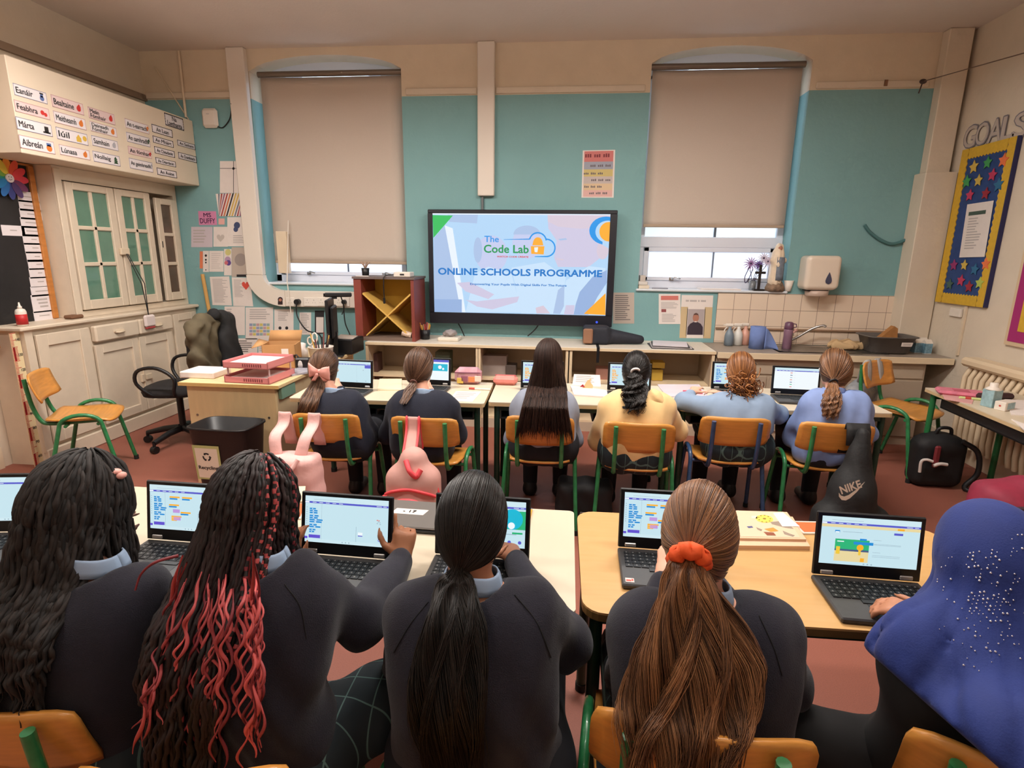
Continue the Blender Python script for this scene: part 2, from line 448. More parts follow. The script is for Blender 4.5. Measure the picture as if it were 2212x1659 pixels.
# back wall with two arched openings, 0.32 deep
OP = [(-3.07, -1.60), (0.665, 2.02)]; ZS, ZSP, ZAP, TH = 1.268, 3.21, 3.375, .32
mb = MB()
def arch(x0, x1, n=16):
    xs = np.linspace(x0, x1, n + 1); t = (xs - x0) / (x1 - x0) * 2 - 1
    return xs, ZSP + (ZAP - ZSP) * np.sqrt(np.maximum(0, 1 - (t * .97) ** 2)) * 1.0
xs0 = XL - .1
for (x0, x1) in OP:
    mb.box((xs0, WY, 0), (x0, WY + TH, ZC + .1)); mb.box((x0, WY, 0), (x1, WY + TH, ZS)); xs0 = x1
    xs, zs = arch(x0, x1)
    for i in range(len(xs) - 1):
        mb.prism([(xs[i], zs[i]), (xs[i + 1], zs[i + 1]), (xs[i + 1], ZC + .1), (xs[i], ZC + .1)], 1, WY, WY + TH)
mb.box((xs0, WY, 0), (XR + .1, WY + TH, ZC + .1))
struct('wall_back', mb, m_wall)
YB = -2.6
struct('wall_left', MB().box((XL - .15, YB, 0), (XL, WY, ZC + .1)), m_cream)
struct('wall_right', MB().box((XR, YB, 0), (XR + .15, WY, ZC + .1)), m_cream)
struct('wall_rear', MB().box((XL - .15, YB - .15, 0), (XR + .15, YB, ZC + .1)), m_cream)
struct('floor', MB().box((XL - .15, YB - .15, -.1), (XR + .15, WY + TH, 0)), m_floor)
struct('ceiling', MB().box((XL - .15, YB - .15, ZC), (XR + .15, WY + TH, ZC + .1)), m_ceil)
# picture rails
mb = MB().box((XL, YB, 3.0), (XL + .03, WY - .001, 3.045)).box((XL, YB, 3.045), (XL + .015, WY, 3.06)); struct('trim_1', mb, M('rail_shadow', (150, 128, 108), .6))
mb = MB()
for a, b in ((XL + .03, -3.24), (-1.56, -.89), (-.715, .62)): mb.box((a, WY - .022, 3.02), (b, WY, 3.075), bev=.006)
mb.box((2.07, WY - .022, 3.02), (2.98, WY, 3.075), bev=.006)
struct('trim_2', mb, m_cream)
struct('baseboard_right', MB().box((XR - .025, YB, 0), (XR, WY, .16)).box((XR - .035, YB, .3), (XR, 4.7, .335), bev=.01), m_gloss)
struct('baseboard_left', MB().box((XL, YB, 0), (XL + .025, 3.5, .16)), m_gloss)
# conduits on the back wall
mb = MB(); r = .19
path = [(-3.16, z) for z in (3.43, 2.4, 1.5)]
mb.box((-3.25, WY - .07, 1.36), (-3.075, WY, ZC - .002), bev=.008)
cx, cz = -2.86, 1.36   # sweep to horizontal
n = 10; out = []; inn = []
for i in range(n + 1):
    a = PI + PI / 2 * i / n
    out.append((cx + .39 * math.cos(a), cz + .31 * math.sin(a))); inn.append((cx + .215 * math.cos(a), cz + .15 * math.sin(a)))
for i in range(n): mb.prism([out[i], out[i + 1], inn[i + 1], inn[i]], 1, WY - .07, WY)
mb.box((cx, WY - .07, 1.05), (-1.42, WY, 1.21), bev=.006)
tk = thing('wall_conduit', 'broad cream cable trunking bending from the ceiling to a run of sockets', 'trunking', (-3.16, WY, 1.05))
obj('trunking', mb, m_white, tk, world=True)
def socket(px, py, w=.15):
    p = PY(px, py, WY - .07); s = MB().box((p[0] - w / 2, WY - .082, p[2] - .045), (p[0] + w / 2, WY - .07, p[2] + .045), bev=.004)
    o = obj('socket_plate', s, M('socket_white', (238, 230, 220), .35), tk, world=True)
    d = MB()
    for c in ((-.035, .035) if w > .1 else (0,)):
        for dx, dz, a, b in ((0, .018, .004, .008), (-.012, -.008, .006, .003), (.012, -.008, .006, .003)):
            d.box((p[0] + c + dx - a / 2, WY - .0835, p[2] + dz - b / 2), (p[0] + c + dx + a / 2, WY - .082, p[2] + dz + b / 2))
    obj('socket_holes', d, m_black, o, world=True)
for a in ((628, 652, .09), (672, 652, .15), (702, 652, .15), (740, 652, .15)): socket(*a)
t = thing('wall_conduit', 'cream vertical trunking running down to the top of the television', 'trunking', (-.8, WY, 2.13))
obj('trunking', MB().box((-.88, WY - .06, 2.13), (-.725, WY, ZC - .002), bev=.006), m_white, t, world=True)
obj('cable', MB().tube([(-.84, WY - .02, 2.13), (-.84, WY - .02, 1.95)], .012), M('grey_cable', (110, 115, 118), .5), t, world=True)
t = thing('pipe_casing', 'cream boxed pipe casing stepping wider below in the right corner', 'pipe casing', (3.12, WY, .8))
obj('upper_box', MB().box((3.03, WY - .1, 2.32), (XR - .04, WY, ZC - .002), bev=.006), m_cream, t, world=True)
obj('lower_box', MB().box((2.99, WY - .17, .8), (XR - .012, WY, 2.32), bev=.006), m_cream, t, world=True)
mb = MB().tube([(-3.74, WY - .02, 3.43), (-3.74, WY - .02, 3.02), (-3.74, WY - .02, 2.85)], .012)
tag(obj('pipe', mb, m_gloss), 'thin cream pipe running down beside the left corner', 'pipe')
# windows
m_frame = M('window_frame_white', (225, 228, 238), .35)
m_pane = M('frosted_pane', (250, 250, 252), .5)
nt = m_pane.node_tree; tr = nt.nodes.new('ShaderNodeBsdfTranslucent'); tr.inputs[0].default_value = (.96, .93, .95, 1)
mxs = nt.nodes.new('ShaderNodeMixShader'); mxs.inputs[0].default_value = .92
nt.links.new(nt.nodes['Principled BSDF'].outputs[0], mxs.inputs[1]); nt.links.new(tr.outputs[0], mxs.inputs[2]); nt.links.new(mxs.outputs[0], nt.nodes['Material Output'].inputs[0])
m_glass = M('clear_glass', (255, 255, 255), .02, trans=1.0)
m_blind = M('blind_fabric', (202, 188, 175), .9, var=.04, scale=300, bump=.15, bscale=400)
m_bar = M('blind_bar', (128, 118, 108), .35, metal=.6)
for wi, ((x0, x1), zb, nm) in enumerate(zip(OP, (1.487, 1.868), ('left', 'right'))):
    yf = WY + .20; mb = MB(); xs, zs = arch(x0, x1)
    zt = 1.83 if wi else 1.62
    mb.box((x0, yf, ZS), (x0 + .06, yf + .07, ZSP), bev=.005); mb.box((x1 - .06, yf, ZS), (x1, yf + .07, ZSP), bev=.005)
    mb.box((x0, yf, ZS + .02), (x1, yf + .07, ZS + .095), bev=.005)
    mb.box((x0, yf - .01, 1.68), (x1, yf + .07, 1.78), bev=.006)
    for i in range(len(xs) - 1):
        mb.prism([(xs[i], zs[i] - .09), (xs[i + 1], zs[i + 1] - .09), (xs[i + 1], zs[i + 1]), (xs[i], zs[i])], 1, yf, yf + .07)
    xm = (x0 + x1) / 2 + .05
    fr = struct(f'window_{wi + 1}', mb, m_frame)
    sash = MB().box((x0 + .06, yf - .012, ZS + .095), (x0 + .11, yf + .03, 1.68), bev=.004).box((x1 - .11, yf - .012, ZS + .095), (x1 - .06, yf + .03, 1.68), bev=.004)
    sash.box((x0 + .06, yf - .012, ZS + .095), (x1 - .06, yf + .03, ZS + .13), bev=.004).box((x0 + .06, yf - .012, 1.64), (x1 - .06, yf + .03, 1.68), bev=.004)
    struct('sash', sash, m_frame, fr)
    struct('glazing_bar', MB().box((xm - .007, yf + .004, ZS + .1), (xm + .007, yf + .02, 1.66)).box((xm - .01, yf + .02, 1.78), (xm + .01, yf + .05, 3.2)), M('lead_bar', (120, 130, 145), .4), fr)
    struct('frosted_pane', MB().box((x0 + .1, yf + .008, ZS + .12), (x1 - .1, yf + .014, 1.65)), m_pane, fr)
    struct('clear_pane', MB().box((x0 + .06, yf + .03, 1.78), (x1 - .06, yf + .034, ZSP)), m_glass, fr)
    arc = MB()
    for i in range(len(xs) - 1): arc.prism([(xs[i], ZSP), (xs[i + 1], ZSP), (xs[i + 1], zs[i + 1] - .09), (xs[i], zs[i] - .09)], 1, yf + .03, yf + .034)
    struct('arched_pane', arc, m_glass, fr)
    struct('window_sill', MB().box((x0 - .02 * wi, WY - .03, ZS), (x1 + .02 * wi, yf + .02, ZS + .022), bev=.008), M('sill_white', (226, 232, 238), .35), fr)
    for hx in (.25, .8):
        hx = x0 + hx * (x1 - x0); h = MB().tube([(hx, yf - .02, ZS + .11), (hx, yf - .05, ZS + .11), (hx + .03, yf - .055, ZS + .13), (hx + .08, yf - .055, ZS + .115)], .008, 8); h.box((hx - .02, yf - .022, ZS + .095), (hx + .02, yf - .01, ZS + .125))
        struct('window_catch', h, m_metal, fr)
    b = thing('roller_blind', f'beige roller blind pulled nearly down over the {nm} window', 'blind', (xm, WY + .06, 3.25), group=None)
    bx0, bx1 = x0 + (.07 if wi == 0 else .02), x1 - (.02 if wi == 0 else .05)
    yb = WY + .06
    P = np.array([[(x, yb + .012 + .004 * math.sin((z - zb) * 4 + x * 2.2), z) for z in np.linspace(zb, 3.21, 24)] for x in np.linspace(bx0, bx1, 12)])
    obj('fabric', MB().sheet(P, .002), m_blind, b, world=True)
    obj('roller_tube', MB().cyl((bx0 - .015, yb, 3.235), (bx1 + .015, yb, 3.235), .026), m_bar, b, world=True)
    obj('bottom_bar', MB().box((bx0, yb + .004, zb - .006), (bx1, yb + .024, zb + .022), bev=.005), M('blind_hem', (176, 156, 136), .8), b, world=True)
    if wi == 0:
        obj('pull_chain', MB().tube([(bx0 + .19, yb - .03, 1.9), (bx0 + .19, WY - .09, 1.3), (bx0 + .21, WY - .1, .98)], .005), m_white, b, world=True)
# box section of window wall behind the blind edge (white cover strip)
p0 = PY(600, 500, WY + .03); p1 = PY(622, 590, WY + .03)
tag(obj('cover_strip', MB().box((p0[0], WY - .02, p1[2]), (p0[0] + .11, WY + .035, p0[2]), bev=.004), m_gloss), 'short pale cover box hanging beside the lower left edge of the left blind', 'cover box')
# yard wall outside
mb = MB().box((-6, 8.6, 0), (6, 8.8, 2.15)); struct('wall_outside', mb, M('render_outside', (228, 214, 200), .8, var=.05, scale=4))
mb = MB().box((-6, WY + TH, -.1), (6, 9, -.02)); struct('ground_outside', mb, M('yard', (150, 145, 140), .9))
mb = MB().tube([(.9, 8.55, -.02), (.9, 8.55, 2.0), (1.25, 8.5, 2.28), (2.6, 8.5, 2.4)], .035); tag(obj('drainpipe', mb, M('grey_pipe', (130, 140, 150), .5)), 'grey drainpipe outside, seen over the frosted pane', 'pipe')
# splash back tiles
m_tile = M('cream_tile', (236, 216, 194), .25)
nt = m_tile.node_tree; bk = nt.nodes.new('ShaderNodeTexBrick'); tc = nt.nodes.new('ShaderNodeTexCoord'); mp = nt.nodes.new('ShaderNodeMapping')
bk.offset = 0; bk.inputs['Color1'].default_value = lin((236, 216, 194)); bk.inputs['Color2'].default_value = lin((231, 211, 190)); bk.inputs['Mortar'].default_value = lin((150, 128, 112))
bk.inputs['Scale'].default_value = 1; bk.inputs['Brick Width'].default_value = .1525; bk.inputs['Row Height'].default_value = .1525; bk.inputs['Mortar Size'].default_value = .0022
mp.inputs['Rotation'].default_value = (-PI / 2, 0, 0)
nt.links.new(tc.outputs['Object'], mp.inputs[0]); nt.links.new(mp.outputs[0], bk.inputs['Vector']); nt.links.new(bk.outputs['Color'], nt.nodes['Principled BSDF'].inputs['Base Color'])
tb = struct('trim_3', MB().box((0, -.012, -.47), (1.575, 0, .003)), m_tile); tb.location = (1.415, WY, 1.262)
# ceiling lamps (behind and above the photographer and over the class)
m_diff = M('lamp_diffuser', (255, 244, 228), .5, emit=2.0)
lampn = 0
for ly in (-1.2, 1.3, 3.1):
    for lx in (-2.2, .55):
        t = thing('ceiling_light', f'white fluorescent batten hanging {("near the rear wall", "over the front row", "over the far desks")[[-1.2, 1.3, 3.1].index(ly)]} on the {"left" if lx < 0 else "right"}', 'light', (lx, ly, 3.1))
        obj('housing', MB().box((-.75, -.1, .03), (.75, .1, .09), bev=.02), m_white, t)
        obj('diffuser', MB().box((-.74, -.09, -.01), (.74, .09, .03), bev=.015), m_diff, t)
        for sx in (-.5, .5): obj('hanger', MB().cyl((sx, 0, .09), (sx, 0, ZC - 3.1), .006), m_white, t)
        L = bpy.data.lights.new('fluorescent', 'AREA'); L.shape = 'RECTANGLE'; L.size = 1.45; L.size_y = .2; L.energy = {-1.2: 9, 1.3: 24, 3.1: 68}[ly]; L.color = (1, .95, .895)
        lo = bpy.data.objects.new('fluorescent', L); COL.objects.link(lo); lo.location = (0, 0, -.02); lo.parent = t
        U2 = L.copy(); U2.energy = L.energy * .4; uo = bpy.data.objects.new('fluorescent', U2); COL.objects.link(uo); uo.location = (0, 0, .10); uo.rotation_euler = (PI, 0, 0); uo.parent = t  # extra upward lamp added above each housing to brighten the ceiling
# ================================================================ left side: cupboards, board, cards
m_panel = M('cupboard_paint', (222, 206, 184), .45, var=.03, scale=12)
m_dark = M('dark_gap', (60, 48, 40), .8)
XB, XU = -3.86, -3.95
def yz(px, py, x): p = PX(px, py, x); return p[1], p[2]
base = thing('base_cupboard', 'long cream base cupboard with drawers and panelled doors along the left wall', 'cupboard', (-4.0, 4.5, 0))
mb = MB().box((XL + .003, 3.58, .0), (XB - .02, 5.49, 1.02)).box((XB - .02, 3.58, .1), (XB, 3.64, 1.02)).box((XB - .03, 3.585, .001), (XB + .012, 5.45, .12), bev=.006)
obj('body', mb, m_panel, base, world=True)
obj('ledge', MB().box((XL + .003, 3.54, 1.02), (XB + .025, 5.49, 1.05), bev=.008), m_panel, base, world=True)
def pdoor(name, y0, y1, z0, z1, x, parent, fw=.06, th=.022, mat=None):
    mb = MB().box((x, y0, z0), (x + th, y0 + fw, z1), bev=.004).box((x, y1 - fw, z0), (x + th, y1, z1), bev=.004).box((x, y0 + fw, z0), (x + th, y1 - fw, z0 + fw), bev=.004).box((x, y0 + fw, z1 - fw), (x + th, y1 - fw, z1), bev=.004)
    mb.box((x, y0 + fw, z0 + fw), (x + .006, y1 - fw, z1 - fw))
    return obj(name, mb, mat or m_panel, parent, world=True)
Y = lambda px, py: PX(px, py, XB)[1]
ya, yb_, yc, yd, ye = 3.66, 4.13, 4.15, 4.63, 5.06
pdoor('side_panel', ya, yb_ - .01, .15, .98, XB - .015, base, .09)
for nm, a, b in (('drawer', yc, yd - .01), ('drawer', yd, ye)):
    d = obj(nm, MB().box((XB - .02, a, .85), (XB + .035, b, .985), bev=.012), m_panel, base, world=True)
    m_ = (a + b) / 2; obj('handle', MB().tube([(XB + .03, m_ - .05, .915), (XB + .06, m_ - .03, .91), (XB + .06, m_ + .03, .91), (XB + .03, m_ + .05, .915)], .009, 8).box((XB + .033, m_ - .055, .915), (XB + .05, m_ + .055, .925)), m_gloss, d, world=True)
for a, b, hy in ((yc, yd - .01, 1), (yd, ye, -1)):
    d = pdoor('door', a, b, .15, .825, XB - .012, base, .075)
pdoor('end_panel', ye + .05, 5.44, .15, .98, XB - .015, base, .07)
obj('latch', MB().box((XB + .008, yd - .05, .42), (XB + .028, yd - .015, .49), bev=.003).box((XB + .008, yd + .01, .43), (XB + .026, yd + .08, .48), bev=.003).cyl((XB + .014, yd - .01, .3), (XB + .014, yd - .01, .8), .007), m_gloss, base, world=True)
up = thing('glazed_cupboard', 'cream upper cupboard with two six-pane doors backed in green', 'cupboard', (-4.05, 4.8, 1.05))
obj('body', MB().box((XL + .003, 4.12, 1.052), (XU, 4.17, 2.22)).box((XL + .003, 5.44, 1.052), (XU, 5.49, 2.22)).box((XL + .003, 4.17, 2.12), (XU, 5.44, 2.22)).box((XL + .003, 4.17, 1.052), (XU, 5.44, 1.10)).box((XL + .003, 4.17, 1.1), (XL + .03, 5.44, 2.12)), m_panel, up, world=True)
obj('pilaster', MB().box((XU, 4.12, 1.06), (XU + .015, 4.18, 2.2), bev=.004), m_panel, up, world=True)
m_green = M('green_glass', (96, 138, 118), .12, var=.05, scale=9, coat=.5)
m_brown = M('brown_glass', (104, 84, 70), .12, var=.15, scale=4)
def gdoor(y0, y1, z0, z1, cols, pm, nm='glazed_door'):
    fw = .07; th = .03; x = XU - .005; mb = MB()
    mb.box((x, y0, z0), (x + th, y0 + fw, z1), bev=.005).box((x, y1 - fw, z0), (x + th, y1, z1), bev=.005).box((x, y0 + fw, z0), (x + th, y1 - fw, z0 + fw * 1.1), bev=.005).box((x, y0 + fw, z1 - fw * .8), (x + th, y1 - fw, z1), bev=.005)
    ym = (y0 + y1) / 2; zz0, zz1 = z0 + fw * 1.1, z1 - fw * .8
    if cols == 2: mb.box((x + .004, ym - .016, zz0), (x + th - .004, ym + .016, zz1), bev=.005)
    for i in (1, 2):
        z = zz0 + (zz1 - zz0) * i / 3; mb.box((x + .004, y0 + fw, z - .016), (x + th - .004, y1 - fw, z + .016), bev=.005)
    d = obj(nm, mb, m_panel, up, world=True)
    obj('glass', MB().box((x + .005, y0 + fw * .9, z0 + fw * .9), (x + .011, y1 - fw * .9, z1 - fw * .7)), pm, d, world=True)
    return d
g1 = gdoor(4.19, 4.665, 1.11, 2.11, 2, m_green); g2 = gdoor(4.68, 5.09, 1.11, 2.11, 2, m_green)
g3 = gdoor(5.16, 5.44, 1.11, 2.08, 1, m_brown, 'narrow_door')
obj('lock_plate', MB().box((XU + .026, 4.63, 1.55), (XU + .05, 4.73, 1.61), bev=.006), m_gloss, up, world=True)
obj('keyhole', MB().box((XU + .024, 5.18, 1.62), (XU + .027, 5.19, 1.68)), m_black, g3, world=True)
# hanging pouch on a string
t = thing('hanging_pouch', 'small white pouch hanging by black cords from the glazed cupboard latch', 'pouch', (XB + .03, 4.72, .95))
obj('cord', MB().tube([(XU + .055, 4.675, 1.56), (XB + .05, 4.70, 1.3), (XB + .06, 4.72, 1.02)], .004, 6).tube([(XU + .055, 4.69, 1.56), (XB + .055, 4.73, 1.3), (XB + .06, 4.72, 1.02)], .004, 6), m_black, t, world=True)
obj('pouch', MB().box((XB + .04, 4.66, .91), (XB + .075, 4.79, 1.02), bev=.015), M('pouch_white', (228, 214, 210), .6), t, world=True)
obj('red_base', MB().box((XB + .044, 4.675, .895), (XB + .071, 4.775, .912), bev=.004), M('pouch_red', (170, 60, 62), .6), t, world=True)
# bulkhead with cards
XF = -3.685
bk = thing('bulkhead_box', 'cream boxed bulkhead above the cupboards carrying month and day cards', 'box', (-3.9, 4.5, 2.22))
obj('box', MB().box((XL + .035, 3.64, 2.222), (XF, 5.49, 2.82), bev=.004), M('bulkhead_paint', (226, 210, 188), .55), bk, world=True)
m_card = M('card_white', (232, 224, 226), .6); m_cardp = M('card_pink', (226, 200, 198), .6); m_pic = [M('pic_' + n, c, .7) for n, c in (('blue', (90, 110, 160)), ('red', (200, 52, 48)), ('black', (40, 36, 34)), ('orange', (214, 120, 50)), ('yellow', (216, 176, 70)), ('grey', (170, 168, 176)), ('green', (50, 80, 52)))]
m_edge = M('card_edge', (130, 124, 150), .7); m_edger = M('card_edge_red', (196, 150, 150), .7)
CARDS = [('Eanáir', 97, 352, 368, 518, 0, 'month', 'snowman picture'), ('Feabhra', 105, 480, 388, 640, 1, 'month', 'red hearts picture'), ('Márta', 118, 610, 408, 770, 2, 'month', 'black hat picture'), ('Aibreán', 143, 750, 428, 905, 3, 'month', 'basket picture'),
 ('Bealtaine', 390, 440, 650, 605, 1, 'month', 'red picture'), ('Meitheamh', 408, 565, 668, 720, 3, 'month', 'orange picture'), ('Iúil', 428, 690, 683, 838, 4, 'month', 'sandcastle picture'), ('Lúnasa', 452, 825, 698, 950, 3, 'month', 'round orange picture'),
 ('Meán\nFómhair', 675, 535, 890, 680, 1, 'month', 'leaf picture'), ('Deireadh\nFómhair', 690, 645, 905, 775, 3, 'month', 'pumpkin picture'), ('Samhain', 703, 755, 915, 880, 5, 'month', 'grey picture'), ('Nollaig', 712, 875, 930, 998, 6, 'month', 'fir tree picture'),
 ('An t-earrach', 960, 625, 1152, 750, 3, 'season', ''), ('An samhradh', 972, 730, 1160, 850, 6, 'season', ''), ('An fómhar', 985, 838, 1172, 940, 1, 'season', ''), ('An geimhreadh', 993, 930, 1182, 1045, 5, 'season', ''),
 ('An Luan', 1167, 668, 1333, 778, -1, 'day', ''), ('An Mháirt', 1175, 758, 1340, 855, -1, 'day', ''), ('An Chéadaoin', 1187, 840, 1350, 932, -1, 'day', ''), ('An Déardaoin', 1197, 925, 1358, 1005, -1, 'day', ''), ('An Aoine', 1207, 1005, 1366, 1090, -1, 'day', ''),
 ('Na\nLaethanta', 1265, 580, 1420, 725, -1, 'day', ''), ('An Satharn', 1365, 790, 1535, 880, -1, 'day', ''), ('An Domhnach', 1372, 885, 1522, 972, -1, 'day', '')]
for body, x0, y0, x1, y1, ic, kind, what in CARDS:
    a = PX(x0 / 3.568, 80 + y0 / 3.568, XF + .003); b = PX(x1 / 3.568, 80 + y1 / 3.568, XF + .003)
    x = XF + .0021; b[1] = min(b[1], 5.485)
    c = [(x, a[1], a[2]), (x, b[1], a[2]), (x, b[1], b[2]), (x, a[1], b[2])]
    nm = body.replace('\n', ' ')
    lab = f'{kind} card reading {nm}' + (f' with a {what}' if what else '') + ' on the bulkhead'
    s = Sheet('label_card', lab, 'card', c, m_cardp if ic == 1 else m_card, .002, f'{kind} cards on the bulkhead')
    bd = MB(); e = .012; eh = .05
    if kind == 'day':
        for i in range(14):
            u0 = i / 14; s.rect(bd, u0, 0, u0 + .055, .09); s.rect(bd, u0, .91, u0 + .055, 1)
        for i in range(5): u0 = i / 5; s.rect(bd, 0, u0, .03, u0 + .16); s.rect(bd, .97, u0, 1, u0 + .16)
        s.rect(bd, 0, .0, 1, .03); s.rect(bd, 0, .97, 1, 1); s.rect(bd, 0, 0, .012, 1); s.rect(bd, .988, 0, 1, 1)
        s.part('border', bd, m_ink)
    else:
        s.rect(bd, 0, 0, 1, .045); s.rect(bd, 0, .955, 1, 1); s.rect(bd, 0, 0, .012, 1); s.rect(bd, .988, 0, 1, 1); s.part('border', bd, m_edger if ic in (1, 3) else m_edge)
    tx = MB()
    lines = body.split('\n'); nl = len(lines)
    wx = .78 if kind == 'day' else (.62 if kind == 'month' else .84); xo = .5 if kind == 'day' else (.06 + wx / 2)
    for i, l in enumerate(lines):
        fit = wx * min(1, len(l) / (7.5 if kind == 'month' else 9)); fit = max(fit, .3 * wx)
        s.text(tx, l, xo if kind == 'day' else .06 + fit / 2, .5 + (i - (nl - 1) / 2) * .42, fit, .5 if nl == 1 else .36, .012, 0, keep=False)
    s.part('lettering', tx, m_ink)
    if ic >= 0 and kind in ('month', 'season'):
        p = MB(); cx_ = .84 if kind == 'month' else .93; r = .07 if kind == 'month' else .035
        if nm == 'Eanáir': s.disc(p, cx_, .62, .07); s.disc(p, cx_, .38, .05); s.rect(p, cx_ - .06, .14, cx_ + .06, .26, 1)
        elif nm == 'Márta': s.rect(p, cx_ - .06, .25, cx_ + .06, .75); s.rect(p, cx_ - .11, .68, cx_ + .11, .82)
        elif nm == 'Nollaig': [s.poly(p, [(cx_, .1 + .2 * i), (cx_ + .07 + .012 * i, .42 + .2 * i), (cx_ - .07 - .012 * i, .42 + .2 * i)], z=.0008 + .0002 * i) for i in range(3)]
        elif nm == 'Feabhra': s.disc(p, cx_ - .05, .5, .06); s.disc(p, cx_ + .04, .62, .05, 0, .001)
        elif nm == 'Iúil': s.rect(p, cx_ - .22, .45, cx_ - .06, .85); s.poly(p, [(cx_ - .2, .45), (cx_ - .14, .2), (cx_ - .08, .45)]); s.disc(p, cx_ + .06, .45, .07)
        elif nm == 'Aibreán': s.disc(p, cx_, .6, .085); s.rect(p, cx_ - .07, .2, cx_ + .07, .45, 1)
        else: s.disc(p, cx_, .55, r); s.poly(p, [(cx_ - .06, .4), (cx_ + .03, .12), (cx_ + .08, .45)], z=.0011)
        s.part('picture', p, [m_pic[ic], m_pic[2] if nm == 'Eanáir' else m_pic[0]])
# chalkboard
XC = -4.10
cb = thing('chalkboard', 'black chalkboard in an orange-brown wooden frame on the left wall', 'chalkboard', (XC, 3.3, 1.5))
obj('board', MB().box((XL + .004, 1.2, .93), (XC, 3.53, 2.2)).box((XL + .004, 3.53, 1.053), (XC, 4.06, 2.2)), M('slate', (34, 32, 33), .55, var=.2, scale=3), cb, world=True)
m_orange = M('orange_wood', (190, 122, 58), .5, var=.12, scale=6, stretch=(1, 1, 8))
obj('frame', MB().box((XL + .004, 4.06, 1.053), (XC + .02, 4.105, 2.215), bev=.005).box((XL + .004, 1.15, 2.2), (XC + .02, 4.105, 2.216), bev=.004), m_orange, cb, world=True)
obj('chalk_ledge', MB().box((XL + .004, 1.15, .90), (XC + .09, 3.535, .93), bev=.006), m_orange, cb, world=True)
cen = [(245, 340), (258, 415), (265, 487), (272, 560), (280, 632), (290, 702), (303, 775), (318, 848), (332, 915), (342, 988), (348, 1062), (356, 1142), (364, 1245), (380, 1350)]
lens_ = (.7, .6, .35, .6, .6, .25, .3, .25, .25, .2, .3, .6, .5, .5)
ordn = ('topmost', 'second from the top', 'third from the top', 'fourth from the top', 'fifth from the top', 'sixth from the top', 'seventh from the top', 'eighth from the top', 'ninth from the top', 'fifth from the bottom', 'fourth from the bottom', 'third from the bottom', 'taller card second from the bottom', 'lowest')
def wordcard(cx, cy, h, label, ln, group):
    p = PX(cx / 3.95, 340 + cy / 3.95, XC + .003); x = XC + .003; hw = .088
    c = [(x, p[1] - hw, p[2] + h), (x, p[1] + hw, p[2] + h), (x, p[1] + hw, p[2] - h), (x, p[1] - hw, p[2] - h)]
    s = Sheet('word_card', label, 'card', c, m_card, .002, group); k = MB()
    for i in range(3 if h > .05 else 1): s.rect(k, .5 - ln / 2 + .05 * i, .42 + .2 * (i - (1 if h > .05 else 0)), .5 + ln / 2, .52 + .2 * (i - (1 if h > .05 else 0)))
    s.part('print', k, m_greyink)
for (cx_, cy_), o_, ln in zip(cen, ordn, lens_):
    wordcard(cx_, cy_, .038 if cy_ != 1245 else .068, f'white word card on the chalkboard, {o_} of the column', ln, 'word cards in a column on the chalkboard')
wordcard(115, 625, .037, 'single white word card left of the column on the chalkboard', .3, None)
fl = thing('paper_flower', 'rainbow hand-print paper flower with a white smiling centre on the chalkboard', 'paper flower', PX(20, 385, XC + .027))
fo = np.array(fl.location)
for i in range(12):
    a = PI / 2 - i * 2 * PI / 12; col = [(236, 150, 50), (228, 88, 60), (226, 66, 74), (222, 64, 80), (120, 60, 100), (84, 60, 110), (60, 66, 130), (44, 110, 180), (40, 130, 190), (40, 150, 130), (120, 170, 70), (225, 200, 70)][i]
    u = np.array([0, math.cos(a), math.sin(a)]); v = np.array([0, -math.sin(a), math.cos(a)])
    pts = [fo + u * (.03 + .12 * (.5 - .5 * math.cos(PI * k / 8))) + v * .028 * math.sin(PI * k / 8) * sg + np.array([.002 * (i % 3), 0, 0]) for sg in (1, -1) for k in (range(9) if sg == 1 else range(7, 0, -1))]
    n_ = len(pts); obj('petal', MB().add(pts + [p - np.array([.0015, 0, 0]) for p in pts], [tuple(range(n_)), tuple(range(n_, 2 * n_))[::-1]] + [(j, n_ + j, n_ + (j + 1) % n_, (j + 1) % n_) for j in range(n_)]), M(f'petal_{i}', col, .7), fl, world=True)
c_ = MB().cyl(fo + [-.001, 0, 0], fo + [.008, 0, 0], .03, n=20); cd = obj('centre', c_, m_card, fl, world=True)
obj('face', MB().box(fo + [.008, -.012, .006], fo + [.009, -.007, .012]).box(fo + [.008, .007, .006], fo + [.009, .012, .012]).tube([fo + [.0085, -.012, -.006], fo + [.0085, 0, -.013], fo + [.0085, .012, -.006]], .0015, 6), m_ink, cd, world=True)
# bottle on the ledge, duster, ruler strip
t = thing('glue_bottle', 'white squeeze bottle with a red label on the left end of the cupboard ledge', 'bottle', (-3.92, 3.64, 1.05))
obj('bottle', MB().lathe([(.001, 0), (.032, .002), (.034, .02), (.034, .1), (.028, .118), (.014, .125)], n=20), m_white, t)
obj('label', MB().lathe([(.0345, .012), (.0345, .085)], n=20), M('label_red', (190, 38, 40), .5), t)
obj('nozzle', MB().lathe([(.014, .125), (.014, .14), (.008, .145), (.004, .17)], n=14), m_white, t)
tag(obj('board_duster', MB().box((-3.99, 4.04, 1.052), (-3.91, 4.16, 1.082), bev=.01), M('duster_wood', (120, 84, 60), .8)), 'brown board duster lying on the cupboard ledge below the chalkboard frame', 'duster')
s = Sheet('height_chart', 'white measuring strip with red ticks on the left edge of the base cupboard', 'ruler', [(XB - .03, 3.50, 1.015), (XB - .03, 3.572, 1.015), (XB - .03, 3.572, .02), (XB - .03, 3.50, .02)], M('strip_cream', (232, 214, 170), .6), .003)
k = MB()
for i in range(100):
    big = (i // 10) % 2; s.rect(k, 0, i / 100, (.55 if big else .3) if i % 5 else .6, i / 100 + .004, 0)
for i in range(5): s.rect(k, .1, .1 + .2 * i, .3, .2 + .2 * i, 0)
